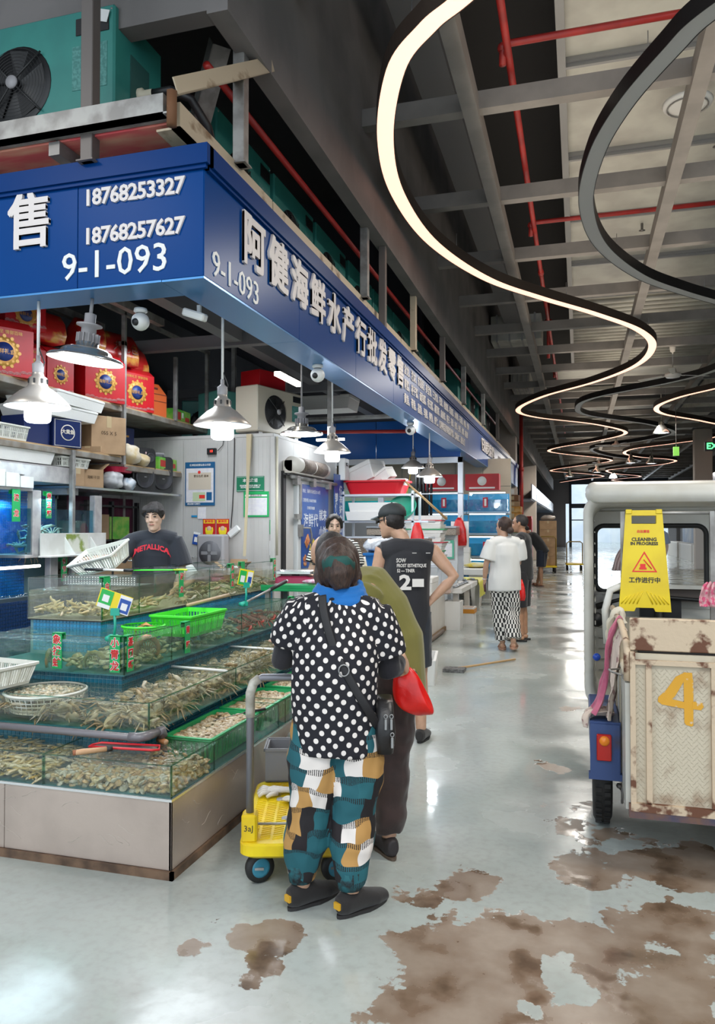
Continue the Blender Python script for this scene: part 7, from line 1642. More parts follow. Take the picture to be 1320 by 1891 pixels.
# carton stack and foam column by the silver pilaster
struct(MB().box(-2.35, 18.4, 0, -1.93, 19.0, 2.82), 'column_silver', M('foil_pilaster', (.5, .47, .44), .25, .7, bmp=.8, scale=8))
cs_ = thing('stock_shelf', 'stock shelf behind the far customers carrying cartons', 'shelf', (-1.95, 20.6, 0))
MB().box(-.4, -.3, 1.70, .5, .5, 1.74).box(-.4, -.3, 0, -.35, .5, 1.7).box(.42, .4, 0, .48, .5, 1.7).build('frame', galv, cs_)
ocr = M('orange_carton_print', (.55, .24, .03), .6, col2=(.65, .4, .15), scale=9)
for i, (z, h, m_, lb) in enumerate([(1.742, .16, ocr, 'lowest orange printed carton on the stock shelf'), (1.904, .16, ocr, 'second orange printed carton on the stock shelf'), (2.066, .14, kraft, 'brown carton on the orange ones'), (2.21, .16, M('dark_brown_carton', (.2, .09, .04), .7), 'dark brown carton near the top of the stock shelf pile'), (2.372, .18, M('pale_carton', (.6, .5, .42), .6), 'pale carton topping the stock shelf pile')]):
 ob([('carton', MB().box(-.3, 0, 0, .34 - .03 * i, .4, h, bev=.005), m_), ('label', MB().box(-.1, -.003, .03, .14, 0, h - .03), whitep if i == 4 else tape)], 'cardboard_box', lb, 'box', (-1.78, 20.4, z), R(3 * (-1) ** i))
for i in range(5):
 t = foam_box((-1.52, 21.2, i * .29), 0, (.5, .4, .285), ['bottom', 'second', 'third', 'fourth', 'topmost'][i] + ' foam box of the column in front of the bending man'); MB().box(-.253, -.203, .20, .253, .203, .225).build('green_band', MATS['band_green'], t)
# far trolleys
def far_trolley(loc, rz, lb, hgt=.95):
 t = thing('platform_trolley', lb, 'trolley', loc, rz)
 MB().box(-.3, -.45, .18, .3, .45, .24, bev=.01).build('deck', ypl, t)
 MB().tube([(-.27, -.42, .24), (-.27, -.42, hgt), (-.2, -.42, hgt + .06), (.2, -.42, hgt + .06), (.27, -.42, hgt), (.27, -.42, .24)], .02, 8).build('handle', M('dark_yellow_tube', (.25, .16, .03), .5), t)
 for x in (-.24, .24):
  for y in (-.35, .35): MB().cyl((x - .03, y, .08), (x + .03, y, .08), .08, 12).build('wheel', rub, t)
 return t
far_trolley((-.18, 28.5, 0), .05, 'empty yellow trolley with an arched handle far down the aisle')
far_trolley((-1.05, 26.5, 0), .1, 'yellow trolley loaded with cartons beside the bending man', 1.15)
for i in range(5): carton((-1.0, 26.3, .245 + i * .30), .1, (.56, .5, .295), ['bottom', 'second', 'third', 'fourth', 'top'][i] + ' carton stacked on the loaded far trolley', '')
crumple((-1.0, 26.5, 1.75), .26, M('milky_bag', (.62, .56, .50), .4), 'white_sack', 'pale plastic sack topping the cartons on the far trolley', 21)
# outside: parasol and motor tricycle
t = thing('parasol', 'dark green parasol standing outside the far opening', 'umbrella', (-3.15 + .0, 74, 0))
MB().lathe([(1.6, 2.45), (1.1, 2.75), (.5, 3.0), (0, 3.15)], n=12, smooth=False).build('canopy', M('parasol_green', (.03, .07, .05), .7), t); MB().cyl((0, 0, 0), (0, 0, 3.1), .03, 8).build('pole', galv, t)
t = thing('motor_scooter', 'dark parked scooter with red tail lamp under the green parasol', 'scooter', (-3.1, 73, 0)); dk2 = M('dark_scooter', (.03, .04, .05), .4)
MB().ball((0, 0, 1.1), (.85, .8, .5), 16, 10).box(-.3, -.6, .5, .3, .6, 1.0).build('body', dk2, t); MB().lathe([(.3, -.07), (.34, 0), (.3, .07)], (0, -.5, .34), 16, axis=(1, 0, 0)).build('wheel', rub, t); MB().ball((.7, -.7, 1.2), (.15, .1, .2), 8, 6).build('tail_lamp', redm, t); MB().cyl((-.6, -.2, .1), (-.6, -.2, 1.0), .04, 6).cyl((.6, -.2, .1), (.6, -.2, 1.0), .04, 6).build('stand_leg', dk2, t)
MB().ball((0, 0, 1.75), (.12, .12, .15), 10, 8).box(-.06, -.06, 1.4, .06, .06, 1.7).build('mirror', dk2, t)
# ================================================================= PEOPLE
def skin_mat(nm, c): return M(nm, c, .48, col2=tuple(v * .9 for v in c), scale=18, sss=.06)
SK = skin_mat('skin_warm', (.56, .33, .22)); SKP = skin_mat('skin_pale', (.64, .42, .31)); SKD = skin_mat('skin_tan', (.45, .24, .14))
def blob(mb, vox, name, mat, parent, sm=3, bones=None, amp=0, fq=8, seed=0, label=None, vstretch=1, post=None):
 me = mb.mesh('tmp'); o = bpy.data.objects.new('tmp', me); COL.objects.link(o)
 bm = bmesh.new(); bm.from_mesh(me); bmesh.ops.recalc_face_normals(bm, faces=bm.faces); bm.to_mesh(me); bm.free()
 m1 = o.modifiers.new('r', 'REMESH'); m1.mode = 'VOXEL'; m1.voxel_size = vox; m1.use_smooth_shade = True
 m2 = o.modifiers.new('s', 'SMOOTH'); m2.factor = .5; m2.iterations = sm
 dg = bpy.context.evaluated_depsgraph_get(); me2 = bpy.data.meshes.new_from_object(o.evaluated_get(dg))
 bpy.data.objects.remove(o); bpy.data.meshes.remove(me); me2.name = name
 if amp:
  no = [v.normal.copy() for v in me2.vertices]
  for v, n_ in zip(me2.vertices, no):
   p = Vector((v.co.x * fq, v.co.y * fq, v.co.z * fq / vstretch + seed)); v.co += n_ * (noise.noise(p) * amp + noise.noise(p * 2.3) * amp * .45)
 if post:
  for v in me2.vertices: v.co = post(v.co)
 me2.update()
 if bones:
  uv = me2.uv_layers.new(name='uv'); B = [(Vector(a), Vector(b), Vector(s), rr) for a, b, s, rr in bones]
  cos = [v.co for v in me2.vertices]
  for p in me2.polygons:
   c = p.center; best = None
   for bi, (a, b, s, rr) in enumerate(B):
    d = b - a; t = max(0, min(1, (c - a).dot(d) / d.length_squared)); q = ((c - (a + d * t)).length) / rr
    if best is None or q < best[0]: best = (q, bi)
   a, b, s, rr = B[best[1]]; ax = (b - a).normalized(); e1 = (s - ax * s.dot(ax)).normalized(); e2 = ax.cross(e1)
   def ang(x): x = x - a; return math.atan2(x.dot(e2), x.dot(e1))
   ac = ang(c)
   for li in p.loop_indices:
    x = cos[me2.loops[li].vertex_index]; an = ang(x)
    while an - ac > math.pi: an -= 2 * math.pi
    while an - ac < -math.pi: an += 2 * math.pi
    uv.data[li].uv = (an * rr, (x - a).dot(ax))
 return put(name, me2, mat, parent, label)
def hand(b, w, d, n, sd, s=1.0, curl=.5, spread=.012):
 """palm and five fingers from wrist w along d; n is the palm normal (fingers curl to it), sd the thumb side"""
 w, d, n, sd = Vector(w), Vector(d).normalized(), Vector(n).normalized(), Vector(sd).normalized()
 k1 = w + d * .085 * s
 b.tube([w - d * .02, w + d * .02 * s, w + d * .06 * s, k1], [(.026 * s, .020 * s), (.034 * s, .017 * s), (.041 * s, .016 * s), (.038 * s, .013 * s)], 12, side=sd)
 for i, L_ in enumerate((.070, .078, .072, .055)):
  o = sd * (.030 - i * .0195) * s; p = k1 + o - d * .008; dd = (d + sd * (1.5 - i) * spread * 4).normalized(); pts = [p]; a = 0
  for sg, f in enumerate((.45, .32, .25)):
   a += curl * (.55 if sg == 0 else .8); v = dd * math.cos(a) + n * math.sin(a); pts.append(pts[-1] + v * L_ * f * s)
  b.tube(pts, [.0098 * s, .0092 * s, .0082 * s, .0065 * s], 8)
 p = w + d * .025 * s + sd * .028 * s; v1 = (d * .6 + sd * .75 + n * .25).normalized(); v2 = (d * .9 + sd * .25 + n * .4).normalized()
 b.tube([p - sd * .01, p + v1 * .034 * s, p + v1 * .034 * s + v2 * .03 * s, p + v1 * .034 * s + v2 * .052 * s], [.013 * s, .0115 * s, .0105 * s, .008 * s], 8)
def head_rings(b, c, up, fwd, s=1.0):
 c, up = Vector(c), Vector(up).normalized(); fwd = Vector(fwd); fwd = (fwd - up * fwd.dot(up)).normalized(); rt_ = fwd.cross(up)
 P_ = lambda x, y, z: c + (rt_ * x + fwd * y + up * z) * s
 prof = [(-.118, .020, .024, .058), (-.108, .036, .040, .048), (-.085, .050, .062, .028), (-.055, .060, .080, .010), (-.02, .067, .089, .002), (.02, .072, .095, -.004), (.055, .072, .094, -.008), (.085, .060, .078, -.010), (.105, .040, .052, -.012), (.114, .015, .02, -.012)]
 b.loft([[P_(rx * math.cos(a), yc + ry * math.sin(a), z) for a in [2 * math.pi * k / 20 for k in range(20)]] for z, rx, ry, yc in prof])
 b.tube([P_(0, .088, .022), P_(0, .100, -.004), P_(0, .108, -.026), P_(0, .092, -.036)], [.008 * s, .010 * s, .014 * s, .009 * s], 10)
 b.tube([P_(-.04, .078, .030), P_(0, .088, .028), P_(.04, .078, .030)], .009 * s, 8)
 for sx in (-1, 1):
  b.ball(P_(sx * .072, -.008, -.008), (.012 * s,) * 3, 8, 6).tube([P_(sx * .073, -.002, .020), P_(sx * .082, -.018, .018), P_(sx * .083, -.018, -.010), P_(sx * .075, -.004, -.032)], .0075 * s, 6)
  b.ball(P_(sx * .012, .098, -.034), (.008 * s,) * 3, 8, 6).ball(P_(sx * .036, .066, -.03), (.020 * s,) * 3, 8, 6)
 b.tube([P_(-.022, .082, -.062), P_(0, .094, -.058), P_(.022, .082, -.062)], [.006 * s, .009 * s, .006 * s], 8)
 b.ball(P_(0, .078, -.098), (.018 * s,) * 3, 8, 6)
 return P_
def face(P_, parent, s, skin, eyes=True, lips=(.45, .16, .13), brow=(.02, .015, .012)):
 if not eyes: return
 for sx in (-1, 1):
  MB().ball(P_(sx * .031, .081, .006), (.013 * s, .013 * s, .007 * s), 12, 8).build('eye', M('eye_dark', (.03, .02, .018), .2), parent)
  MB().tube([P_(sx * .014, .092, .026), P_(sx * .032, .090, .031), P_(sx * .050, .074, .026)], [.003 * s, .0042 * s, .0025 * s], 6).build('eyebrow', M('brow_dark', brow, .7), parent)
 MB().tube([P_(-.024, .088, -.061), P_(-.01, .098, -.0585), P_(0, .0995, -.0595), P_(.01, .098, -.0585), P_(.024, .088, -.061)], [.002 * s, .005 * s, .0045 * s, .005 * s, .002 * s], 8).build('lips', M('lips_' + str(int(lips[0] * 100)), lips, .4), parent)
def person(label, loc, rz, J, vox=.007, skin=SK, hs=1.0, s=1.0, up=(0, 0, 1), fwd=(0, 1, 0), face_on=True, girth=1.0, hands=(True, True), hand_kw=({}, {}), group=None, feet=True, arms=True):
 """J: joints in the person's own frame; returns the root and the head frame"""
 t = thing('person', label, 'person', loc, rz, group); b = MB(); V = Vector; g = girth
 sh = V(J['shR']) - V(J['shL']); lat = sh.normalized()
 ch = [J['pelvis'], J['waist'], J['chest'], J['upper'], J['neck']]
 b.tube([V(J['pelvis']) - (V(J['waist']) - V(J['pelvis'])).normalized() * .09] + ch, [(.11 * g, .09 * g), (.150 * g, .11 * g), (.130 * g, .095 * g), (.150 * g, .11 * g), (.145 * g, .085 * g), (.06, .055)], 20, side=lat)
 hd = V(J['head']); b.tube([V(J['neck']) - V((0, 0, .03)), V(J['neck']).lerp(hd, .35), hd - V(up).normalized() * .05 * hs], [.058, .052 * hs, .05 * hs], 14)
 P_ = head_rings(b, hd, up, fwd, hs)
 for k, sd in enumerate('LR'):
  if not arms: break
  a, e, w = V(J['sh' + sd]), V(J['el' + sd]), V(J['wr' + sd])
  b.tube([a.lerp(V(J['upper']), .35), a, a.lerp(e, .5), e, e.lerp(w, .35), w], [.058, .056 * s, .046 * s, .037 * s, .038 * s, .0255 * s], 12)
  if hands[k]:
   kw = dict(d=(w - e), n=lat * (1 if sd == 'L' else -1), sd=(0, 1, 0), curl=.45); kw.update(hand_kw[k]); hand(b, w, kw['d'], kw['n'], kw['sd'], s, kw['curl'])
 for sd in 'LR':
  h, kn, an = V(J['hip' + sd]), V(J['kn' + sd]), V(J['an' + sd])
  b.tube([h + V((0, 0, .05)), h, h.lerp(kn, .5), kn, kn.lerp(an, .35), kn.lerp(an, .75), an], [.085 * g, .085 * g, .070 * g, .052 * s, .055 * s, .040 * s, .036 * s], 14)
  if feet:
   f = V(J.get('ft' + sd, (0, 1, 0))).normalized(); 
   b.tube([an - f * .035 + V((0, 0, -.045)), an + V((0, 0, -.035)), an + f * .07 + V((0, 0, -.05)), an + f * .13 + V((0, 0, -.062)), an + f * .175 * s + V((0, 0, -.068))], [(.030, .026), (.036, .036), (.040, .026), (.043, .018), (.030, .012)], 12, side=f.cross(V((0, 0, 1))))
 blob(b, vox, 'body', skin, t)
 if face_on: face(P_, t, hs, skin)
 return t, P_
def torso_cloth(b, J, rad, hem=None, lat=None):
 """rad: list of (lateral, depth) along hem, pelvis, waist, chest, upper, collar"""
 V = Vector; lat = (V(J['shR']) - V(J['shL'])).normalized(); pts = []
 hem = hem or (V(J['pelvis']) - (V(J['waist']) - V(J['pelvis'])).normalized() * .10)
 pts = [hem, J['pelvis'], J['waist'], J['chest'], J['upper'], V(J['upper']).lerp(V(J['neck']), .75)]
 b.tube(pts, rad, 22, side=lat); m_ = (V(J['shL']) + V(J['shR'])) / 2; k_ = rad[4][0] / .16
 return b.tube([V(J['shL']), V(J['shL']).lerp(m_, .5) + V((0, 0, .014)), m_.lerp(V(J['neck']), .35), V(J['shR']).lerp(m_, .5) + V((0, 0, .014)), V(J['shR'])], [.066 * k_, .074 * k_, .074 * k_, .074 * k_, .066 * k_], 16)
def sleeve(b, J, sd, t1, r0, r1, inset=.3, fore=None):
 V = Vector; a, e, w = V(J['sh' + sd]), V(J['el' + sd]), V(J['wr' + sd]); st = a.lerp(V(J['upper']), inset)
 st.z -= .012; pts = [st, a]; rr = [r0 * .74, r0 * .84]
 if t1 <= 1: pts += [a.lerp(e, t1 * .6), a.lerp(e, t1)]; rr += [(r0 + r1) / 2, r1]
 else: pts += [a.lerp(e, .5), e, e.lerp(w, t1 - 1)]; rr += [(r0 + r1) / 2, r1, r1 * .85]
 b.tube(pts, rr, 16); return b
def leg_cloth(b, J, sd, t1, r0, r1, rk=None):
 V = Vector; h, k, a = V(J['hip' + sd]), V(J['kn' + sd]), V(J['an' + sd])
 if t1 <= 1: b.tube([h + V((0, 0, .07)), h, h.lerp(k, t1 * .5), h.lerp(k, t1)], [r0 * .95, r0, (r0 + r1) / 2, r1], 18)
 else: b.tube([h + V((0, 0, .07)), h, h.lerp(k, .5), k, k.lerp(a, (t1 - 1) * .5), k.lerp(a, t1 - 1)], [r0 * .95, r0, r0 * .95, rk or (r0 + r1) / 2, rk or (r0 + r1) / 2, r1], 18)
 return b
def shoe(J, sd, parent, mt, s=1.0, sole=None, name='shoe', open_top=False):
 V = Vector; an = V(J['an' + sd]); f = V(J.get('ft' + sd, (0, 1, 0))).normalized(); g_ = V((an.x, an.y, 0)); sdv = f.cross(V((0, 0, 1)))
 b = MB(); b.tube([g_ - f * .060 + V((0, 0, .052)), g_ - f * .03 + V((0, 0, .052)), g_ + f * .05 + V((0, 0, .046)), g_ + f * .12 + V((0, 0, .030)), g_ + f * .178 * s + V((0, 0, .024)), g_ + f * .195 * s + V((0, 0, .020))], [(.026, .036), (.038, .048), (.042, .042), (.047, .033), (.036, .022), (.012, .012)], 16, side=sdv)
 o = blob(b, .006, name, mt, parent, 2)
 sb = MB(); pts = []
 for k in range(20):
  a = 2 * math.pi * k / 20; L_ = .125 * s + .005; pts.append(g_ + f * (.065 + L_ * math.cos(a)) + sdv * ((.044 if math.cos(a) > -.2 else .036) * math.sin(a)))
 sb.loft([[p + V((0, 0, .001)) for p in pts], [p + V((0, 0, .014)) for p in pts]], smooth=False); sb.build('sole', sole or blk, o)
 return o
def slide(J, sd, parent, mt, s=1.0, strap=True):
 V = Vector; an = V(J['an' + sd]); f = V(J.get('ft' + sd, (0, 1, 0))).normalized(); g_ = V((an.x, an.y, 0)); sdv = f.cross(V((0, 0, 1))); sb = MB(); pts = []
 for k in range(20): a = 2 * math.pi * k / 20; pts.append(g_ + f * (.06 + .135 * s * math.cos(a)) + sdv * (.047 * math.sin(a)))
 z0 = an.z - .085
 sb.loft([[p + V((0, 0, z0 + .002)) for p in pts], [p + V((0, 0, z0 + .024)) for p in pts]], smooth=False); o = sb.build('sandal', mt, parent)
 if strap: MB().tube([g_ + f * .10 + sdv * .048 + V((0, 0, z0 + .02)), g_ + f * .09 + sdv * .03 + V((0, 0, z0 + .06)), g_ + f * .09 - sdv * .03 + V((0, 0, z0 + .06)), g_ + f * .10 - sdv * .048 + V((0, 0, z0 + .02))], [(.03, .006)] * 4, 8, side=f).build('strap', mt, o)
 return o
def hairm(nm, c, c2): 
 if nm in MATS: return MATS[nm]
 m, nt, bs, out = base(nm); t = tex(nt, 'ShaderNodeTexNoise', 30, 'Object', (5, 5, .6), 4, .6)
 nt.links.new(ramp(nt, t.outputs[0], [(.35, c), (.65, c2)]), bs.inputs['Base Color']); bs.inputs['Roughness'].default_value = .55; bump(nt, bs, t.outputs[0], .5, .01); MATS[nm] = m; return m
HB = hairm('hair_black', (.010, .008, .008), (.028, .022, .020)); HBR = hairm('hair_brown', (.018, .010, .008), (.060, .030, .020))
def std(h=1.65, **kw):
 k = h / 1.65
 J = dict(pelvis=(0, 0, .90), waist=(0, 0, 1.04), chest=(0, 0, 1.19), upper=(0, -.01, 1.31), neck=(0, -.01, 1.385), head=(0, .02, 1.53), shL=(-.17, -.01, 1.33), shR=(.17, -.01, 1.33), elL=(-.21, -.02, 1.07), elR=(.21, -.02, 1.07), wrL=(-.21, .06, .86), wrR=(.21, .06, .86),
   hipL=(-.085, 0, .84), hipR=(.085, 0, .84), knL=(-.09, .02, .47), knR=(.09, .02, .47), anL=(-.095, -.01, .085), anR=(.095, -.01, .085))
 J = {a: tuple(v * k for v in b) for a, b in J.items()}
 J.update(kw); return J
def fabric(nm, c, **k): return M(nm, c, .85, sheen=.2, bmp=.06, bscale=120, **k)
VF = R(16.25)
def uvm(nm, build, rough=.8):
 if nm in MATS: return MATS[nm]
 m, nt, bs, out = base(nm); bs.inputs['Roughness'].default_value = rough
 tc = _n(nt, 'ShaderNodeTexCoord'); build(nt, bs, tc.outputs['UV']); MATS[nm] = m; return m
# --------------------------------------------------------- woman in the polka-dot blouse
def polka(nt, bs, uv):
 mp = _n(nt, 'ShaderNodeMapping'); nt.links.new(uv, mp.inputs[0]); mp.inputs['Rotation'].default_value = (0, 0, R(38)); mp.inputs['Scale'].default_value = (1.0, 1.08, 1)
 v = _n(nt, 'ShaderNodeTexVoronoi', voronoi_dimensions='2D', feature='F1'); nt.links.new(mp.outputs[0], v.inputs['Vector']); v.inputs['Scale'].default_value = 24; v.inputs['Randomness'].default_value = .16
 nt.links.new(ramp(nt, v.outputs['Distance'], [(.26, (.80, .74, .70)), (.275, (.008, .008, .014))]), bs.inputs['Base Color'])
def patch(nt, bs, uv):
 nz = _n(nt, 'ShaderNodeTexNoise'); nt.links.new(uv, nz.inputs['Vector']); nz.inputs['Scale'].default_value = 9; nz.inputs['Detail'].default_value = 1
 va = _n(nt, 'ShaderNodeVectorMath', operation='MULTIPLY_ADD'); nt.links.new(nz.outputs['Color'], va.inputs[0]); va.inputs[1].default_value = (.075, .085, 0); nt.links.new(uv, va.inputs[2])
 br = _n(nt, 'ShaderNodeTexBrick'); nt.links.new(va.outputs[0], br.inputs['Vector']); br.inputs['Scale'].default_value = 1; br.inputs['Brick Width'].default_value = .060; br.inputs['Row Height'].default_value = .082
 br.inputs['Mortar Size'].default_value = 0; br.inputs['Color1'].default_value = (0, 0, 0, 1); br.inputs['Color2'].default_value = (1, 1, 1, 1); br.offset = .4; br.squash = 1
 col = ramp(nt, br.outputs['Color'], [(0, (.012, .10, .125)), (.28, (.74, .68, .64)), (.46, (.010, .008, .010)), (.66, (.015, .115, .14)), (.78, (.46, .25, .075)), (.92, (.012, .008, .010))], 'CONSTANT')
 sep = _n(nt, 'ShaderNodeSeparateXYZ'); nt.links.new(va.outputs[0], sep.inputs[0])
 fr_ = math_(nt, 'FRACT', math_(nt, 'DIVIDE', sep.outputs[1], .082)); msk = math_(nt, 'LESS_THAN', math_(nt, 'ABSOLUTE', math_(nt, 'SUBTRACT', fr_, .94)), .17)
 wv = _n(nt, 'ShaderNodeTexWave'); nt.links.new(uv, wv.inputs['Vector']); wv.inputs['Scale'].default_value = 45; wv.inputs['Distortion'].default_value = 3; wv.inputs['Detail Scale'].default_value = 9
 nt.links.new(mixc(nt, math_(nt, 'MULTIPLY', msk, math_(nt, 'GREATER_THAN', wv.outputs['Fac'], .55)), col, (.010, .008, .010)), bs.inputs['Base Color'])
jw = dict(pelvis=(-.01, .04, .74), waist=(-.015, .035, .88), chest=(-.01, .05, 1.02), upper=(.0, .07, 1.15), neck=(-.005, .10, 1.235), head=(-.01, .17, 1.335), shL=(-.165, .07, 1.155), shR=(.155, .06, 1.15), elL=(-.235, .14, .955), elR=(.205, .11, .915),
  wrL=(-.12, .34, 1.0), wrR=(.262, .235, .950), hipL=(-.085, .04, .68), hipR=(.075, .04, .68), knL=(-.115, .05, .37), knR=(.06, .03, .37), anL=(-.15, .03, .082), anR=(.045, -.03, .082), ftL=(.75, .66, 0), ftR=(.75, .66, 0))
w1, Pw = person('woman from behind in a black polka-dot blouse and patchwork trousers holding a red bag', (-.915, 2.875, 0), VF, jw, .006, SK, .96, .97, (0, .45, 1), (-.05, 1, -.45), girth=1.02, hand_kw=(dict(d=(.3, 1, .1)), dict(d=(.25, .5, -.55), n=(-1, 0, -.3), sd=(.2, 1, .3), curl=1.1)))
bn = [((0, .04, .55), (0, .07, 1.25), (0, -1, 0), .17)] + [(jw['sh' + q], jw['el' + q], (0, -1, 0), .092) for q in 'LR']
b = torso_cloth(MB(), jw, [(.168, .135), (.178, .14), (.172, .135), (.178, .13), (.158, .105), (.085, .07)], (-.01, .04, .615))
sleeve(b, jw, 'L', .62, .080, .074); sleeve(b, jw, 'R', .70, .080, .084)
blob(b, .008, 'blouse', uvm('polka_dots', polka), w1, 2, bn, .012, 7, 3, vstretch=2.2)
b = MB()
for q in 'LR':
 a, e, w_ = Vector(jw['sh' + q]), Vector(jw['el' + q]), Vector(jw['wr' + q]); b = MB(); b.tube([a.lerp(e, .3), a.lerp(e, .6), e, e.lerp(w_, .3), e.lerp(w_, .72)], [.060, .056, .050, .050, .036], 14); blob(b, .007, 'arm_sleeve', fabric('black_sleeve', (.010, .009, .014)), w1, 2)
b = MB(); leg_cloth(b, jw, 'L', 1.9, .108, .052, .090); leg_cloth(b, jw, 'R', 1.9, .108, .052, .088); b.tube([(-.01, .04, .66), (-.01, .04, .78)], [(.155, .125), (.16, .125)], 20, side=(1, 0, 0))
blob(b, .008, 'trousers', uvm('patchwork_print', patch), w1, 2, [(Vector(jw['an' + q]) - Vector((0, 0, .13 if q == 'L' else .9)), jw['hip' + q], (0, -1, 0), .085) for q in 'LR'], .016, 9, 5, vstretch=1.2)
for q in 'LR':
 an = Vector(jw['an' + q]); MB().tube([an + Vector((0, 0, .02)), an + Vector((0, 0, .05)), an + Vector((0, 0, .09))], [.048, .052, .056], 14).build('ankle_cuff', M('teal_cuff', (.012, .10, .12), .85, col2=(.01, .01, .012), scale=30), w1)
 so = shoe(jw, q, w1, fabric('black_slipon', (.012, .010, .010)), 1.0, M('dark_sole', (.02, .018, .018), .6))
 f = Vector(jw['ft' + q]).normalized(); g_ = Vector((an.x, an.y, 0)) - f * .058; mt_ = Matrix.Translation(g_ + Vector((0, 0, .05))) @ f.to_track_quat('Y', 'Z').to_matrix().to_4x4()
 MB().box(-.016, -.012, -.012, .016, .0, .012, mat=mt_).build('yellow_heel_tab', M('yellow_tab', (.62, .34, .02), .5), so)
# hair gathered low, teal band, blue collar scarf
b = MB(); c_ = Vector(jw['head'])
b.ball(Pw(0, -.018, .022), (.094, .105, .102), 20, 14); b.ball(Pw(0, -.07, -.03), (.086, .06, .10), 16, 12); b.tube([Pw(0, -.085, .03), Pw(0, -.115, -.03), Pw(.01, -.12, -.09), Pw(.02, -.105, -.14)], [.06, .066, .058, .03], 16)
b.tube([Pw(-.07, -.0, .02), Pw(-.085, -.02, -.05), Pw(-.078, -.04, -.11)], [.022, .024, .010], 10).tube([Pw(.07, -.0, .02), Pw(.085, -.02, -.05), Pw(.08, -.04, -.12)], [.022, .026, .010], 10)
blob(b, .007, 'hair', HBR, w1, 3, None, .008, 26, 1, vstretch=5)
MB().tube([Pw(-.058, -.125, -.045), Pw(-.03, -.168, -.045), Pw(.03, -.17, -.045), Pw(.062, -.125, -.05)], [(.028, .010)] * 4, 10, side=(0, 0, 1)).build('hair_band', M('teal_velvet', (.005, .07, .06), .7), w1)
b = MB()
for dz, rr, z in ((0, .098, 1.215), (.015, .088, 1.238), (.03, .076, 1.262)): b.tube([(rr * 1.12 * math.cos(a), .085 + dz * .3 + rr * .82 * math.sin(a), z + .020 * math.sin(a)) for a in [2 * math.pi * k / 22 for k in range(22)]], [(.013, .020)] * 22, 10, close=True)
blob(b, .006, 'neck_towel', fabric('blue_towel', (.004, .135, .44)), w1, 1, None, .005, 20)
sp = MB(); pts = [(-.065, -.02, 1.235), (-.055, -.055, 1.16), (-.01, -.083, 1.02), (.055, -.095, .90), (.115, -.088, .80), (.155, -.03, .72)]
sp.tube(catmull(pts, 6), [(.017, .003)] * (len(catmull(pts, 6))), 8, side=(1, 0, .55)); sp.build('bag_strap', M('black_webbing', (.012, .011, .013), .6), w1)
MB().tube([(.022 + .02 * math.cos(a), -.100, .955 + .022 * math.sin(a)) for a in [k * math.pi / 6 for k in range(12)]], .003, 6, close=True).build('strap_ring', seam, w1)
hb = thing('shoulder_bag', 'black shoulder bag with silver zip pulls at the right hip of the polka-dot woman', 'bag', w1.matrix_basis @ Vector((.175, .0, .60)) if False else (0, 0, 0))
mw = Matrix.Translation((-.915, 2.875, 0)) @ Matrix.Rotation(VF, 4, 'Z')
hb.location = mw @ Vector((.178, .02, .62)); hb.rotation_euler = (0, 0, VF)
MB().loft([ringZ(rrect(-.028, -.07, .035, .09, .02, 3), 0), ringZ(rrect(-.035, -.08, .045, .10, .025, 3), .08), ringZ(rrect(-.03, -.07, .035, .09, .02, 3), .20)]).build('bag_body', M('black_leather', (.014, .013, .014), .4, bmp=.2, scale=40), hb)
for x, z in ((-.0, .10), (.022, .10), (.025, .03)): MB().box(x, -.092, z, x + .010, -.086, z + .042, bev=.002).tube([(x + .005, -.089, z + .05 + .006 * math.sin(a)) if False else (x + .005 + .007 * math.cos(a), -.089, z + .052 + .008 * math.sin(a)) for a in [k * math.pi / 4 for k in range(8)]], .002, 5, close=True).build('zip_pull', seam, hb)
rbag = thing('red_plastic_bag', 'bright red plastic bag in the right hand of the polka-dot woman', 'bag', mw @ Vector((.292, .33, .79)), VF)
b = MB(); b.loft([[(px * q + ox, py * q, pz) for px, py in rrect(-.075, -.05, .075, .05, .035, 4)] for q, ox, pz in ((.25, -.01, .10), (.55, -.01, .075), (.85, .0, .03), (1.1, .02, -.04), (1.0, .045, -.085), (.4, .075, -.11))])
o = b.build('bag_body', M('thin_red_plastic', (.78, .015, .01), .25, col2=(.62, .01, .008), scale=10, bmp=.5), rbag)
md = o.modifiers.new('s', 'SUBSURF'); md.levels = md.render_levels = 2
for v in o.data.vertices: v.co += noise.noise_vector(v.co * 22) * .022
# --------------------------------------------------------- person in the olive shirt, bending
jo = dict(pelvis=(.0, .02, .84), waist=(-.01, .02, .97), chest=(-.07, .04, 1.10), upper=(-.15, .07, 1.215), neck=(-.215, .09, 1.27), head=(-.31, .12, 1.36), shL=(-.23, .25, 1.20), shR=(-.12, -.10, 1.215), elL=(-.34, .30, .98), elR=(-.26, -.10, .98), wrL=(-.5, .3, .95), wrR=(-.46, .02, .95),
  hipL=(-.01, .12, .78), hipR=(.0, -.07, .78), knL=(-.06, .14, .42), knR=(-.02, -.07, .42), anL=(-.06, .16, .085), anR=(-.035, -.08, .085), ftL=(-.6, .8, 0), ftR=(-.35, 1, 0))
w2, P2 = person('person in an olive shirt bending toward the tanks behind the polka-dot woman', (-.835, 3.50, 0), VF, jo, .007, SK, .98, 1, (-.5, .1, .9), (-.8, .3, -.5), girth=1.12)
b = torso_cloth(MB(), jo, [(.165, .135), (.17, .14), (.17, .145), (.178, .14), (.18, .125), (.10, .08)], (.015, .02, .71)); sleeve(b, jo, 'R', .75, .085, .088); sleeve(b, jo, 'L', .75, .085, .088)
blob(b, .009, 'shirt', fabric('olive_cotton', (.205, .185, .045), col2=(.17, .155, .035), scale=3), w2, 3, None, .014, 5, 2, vstretch=2.5)
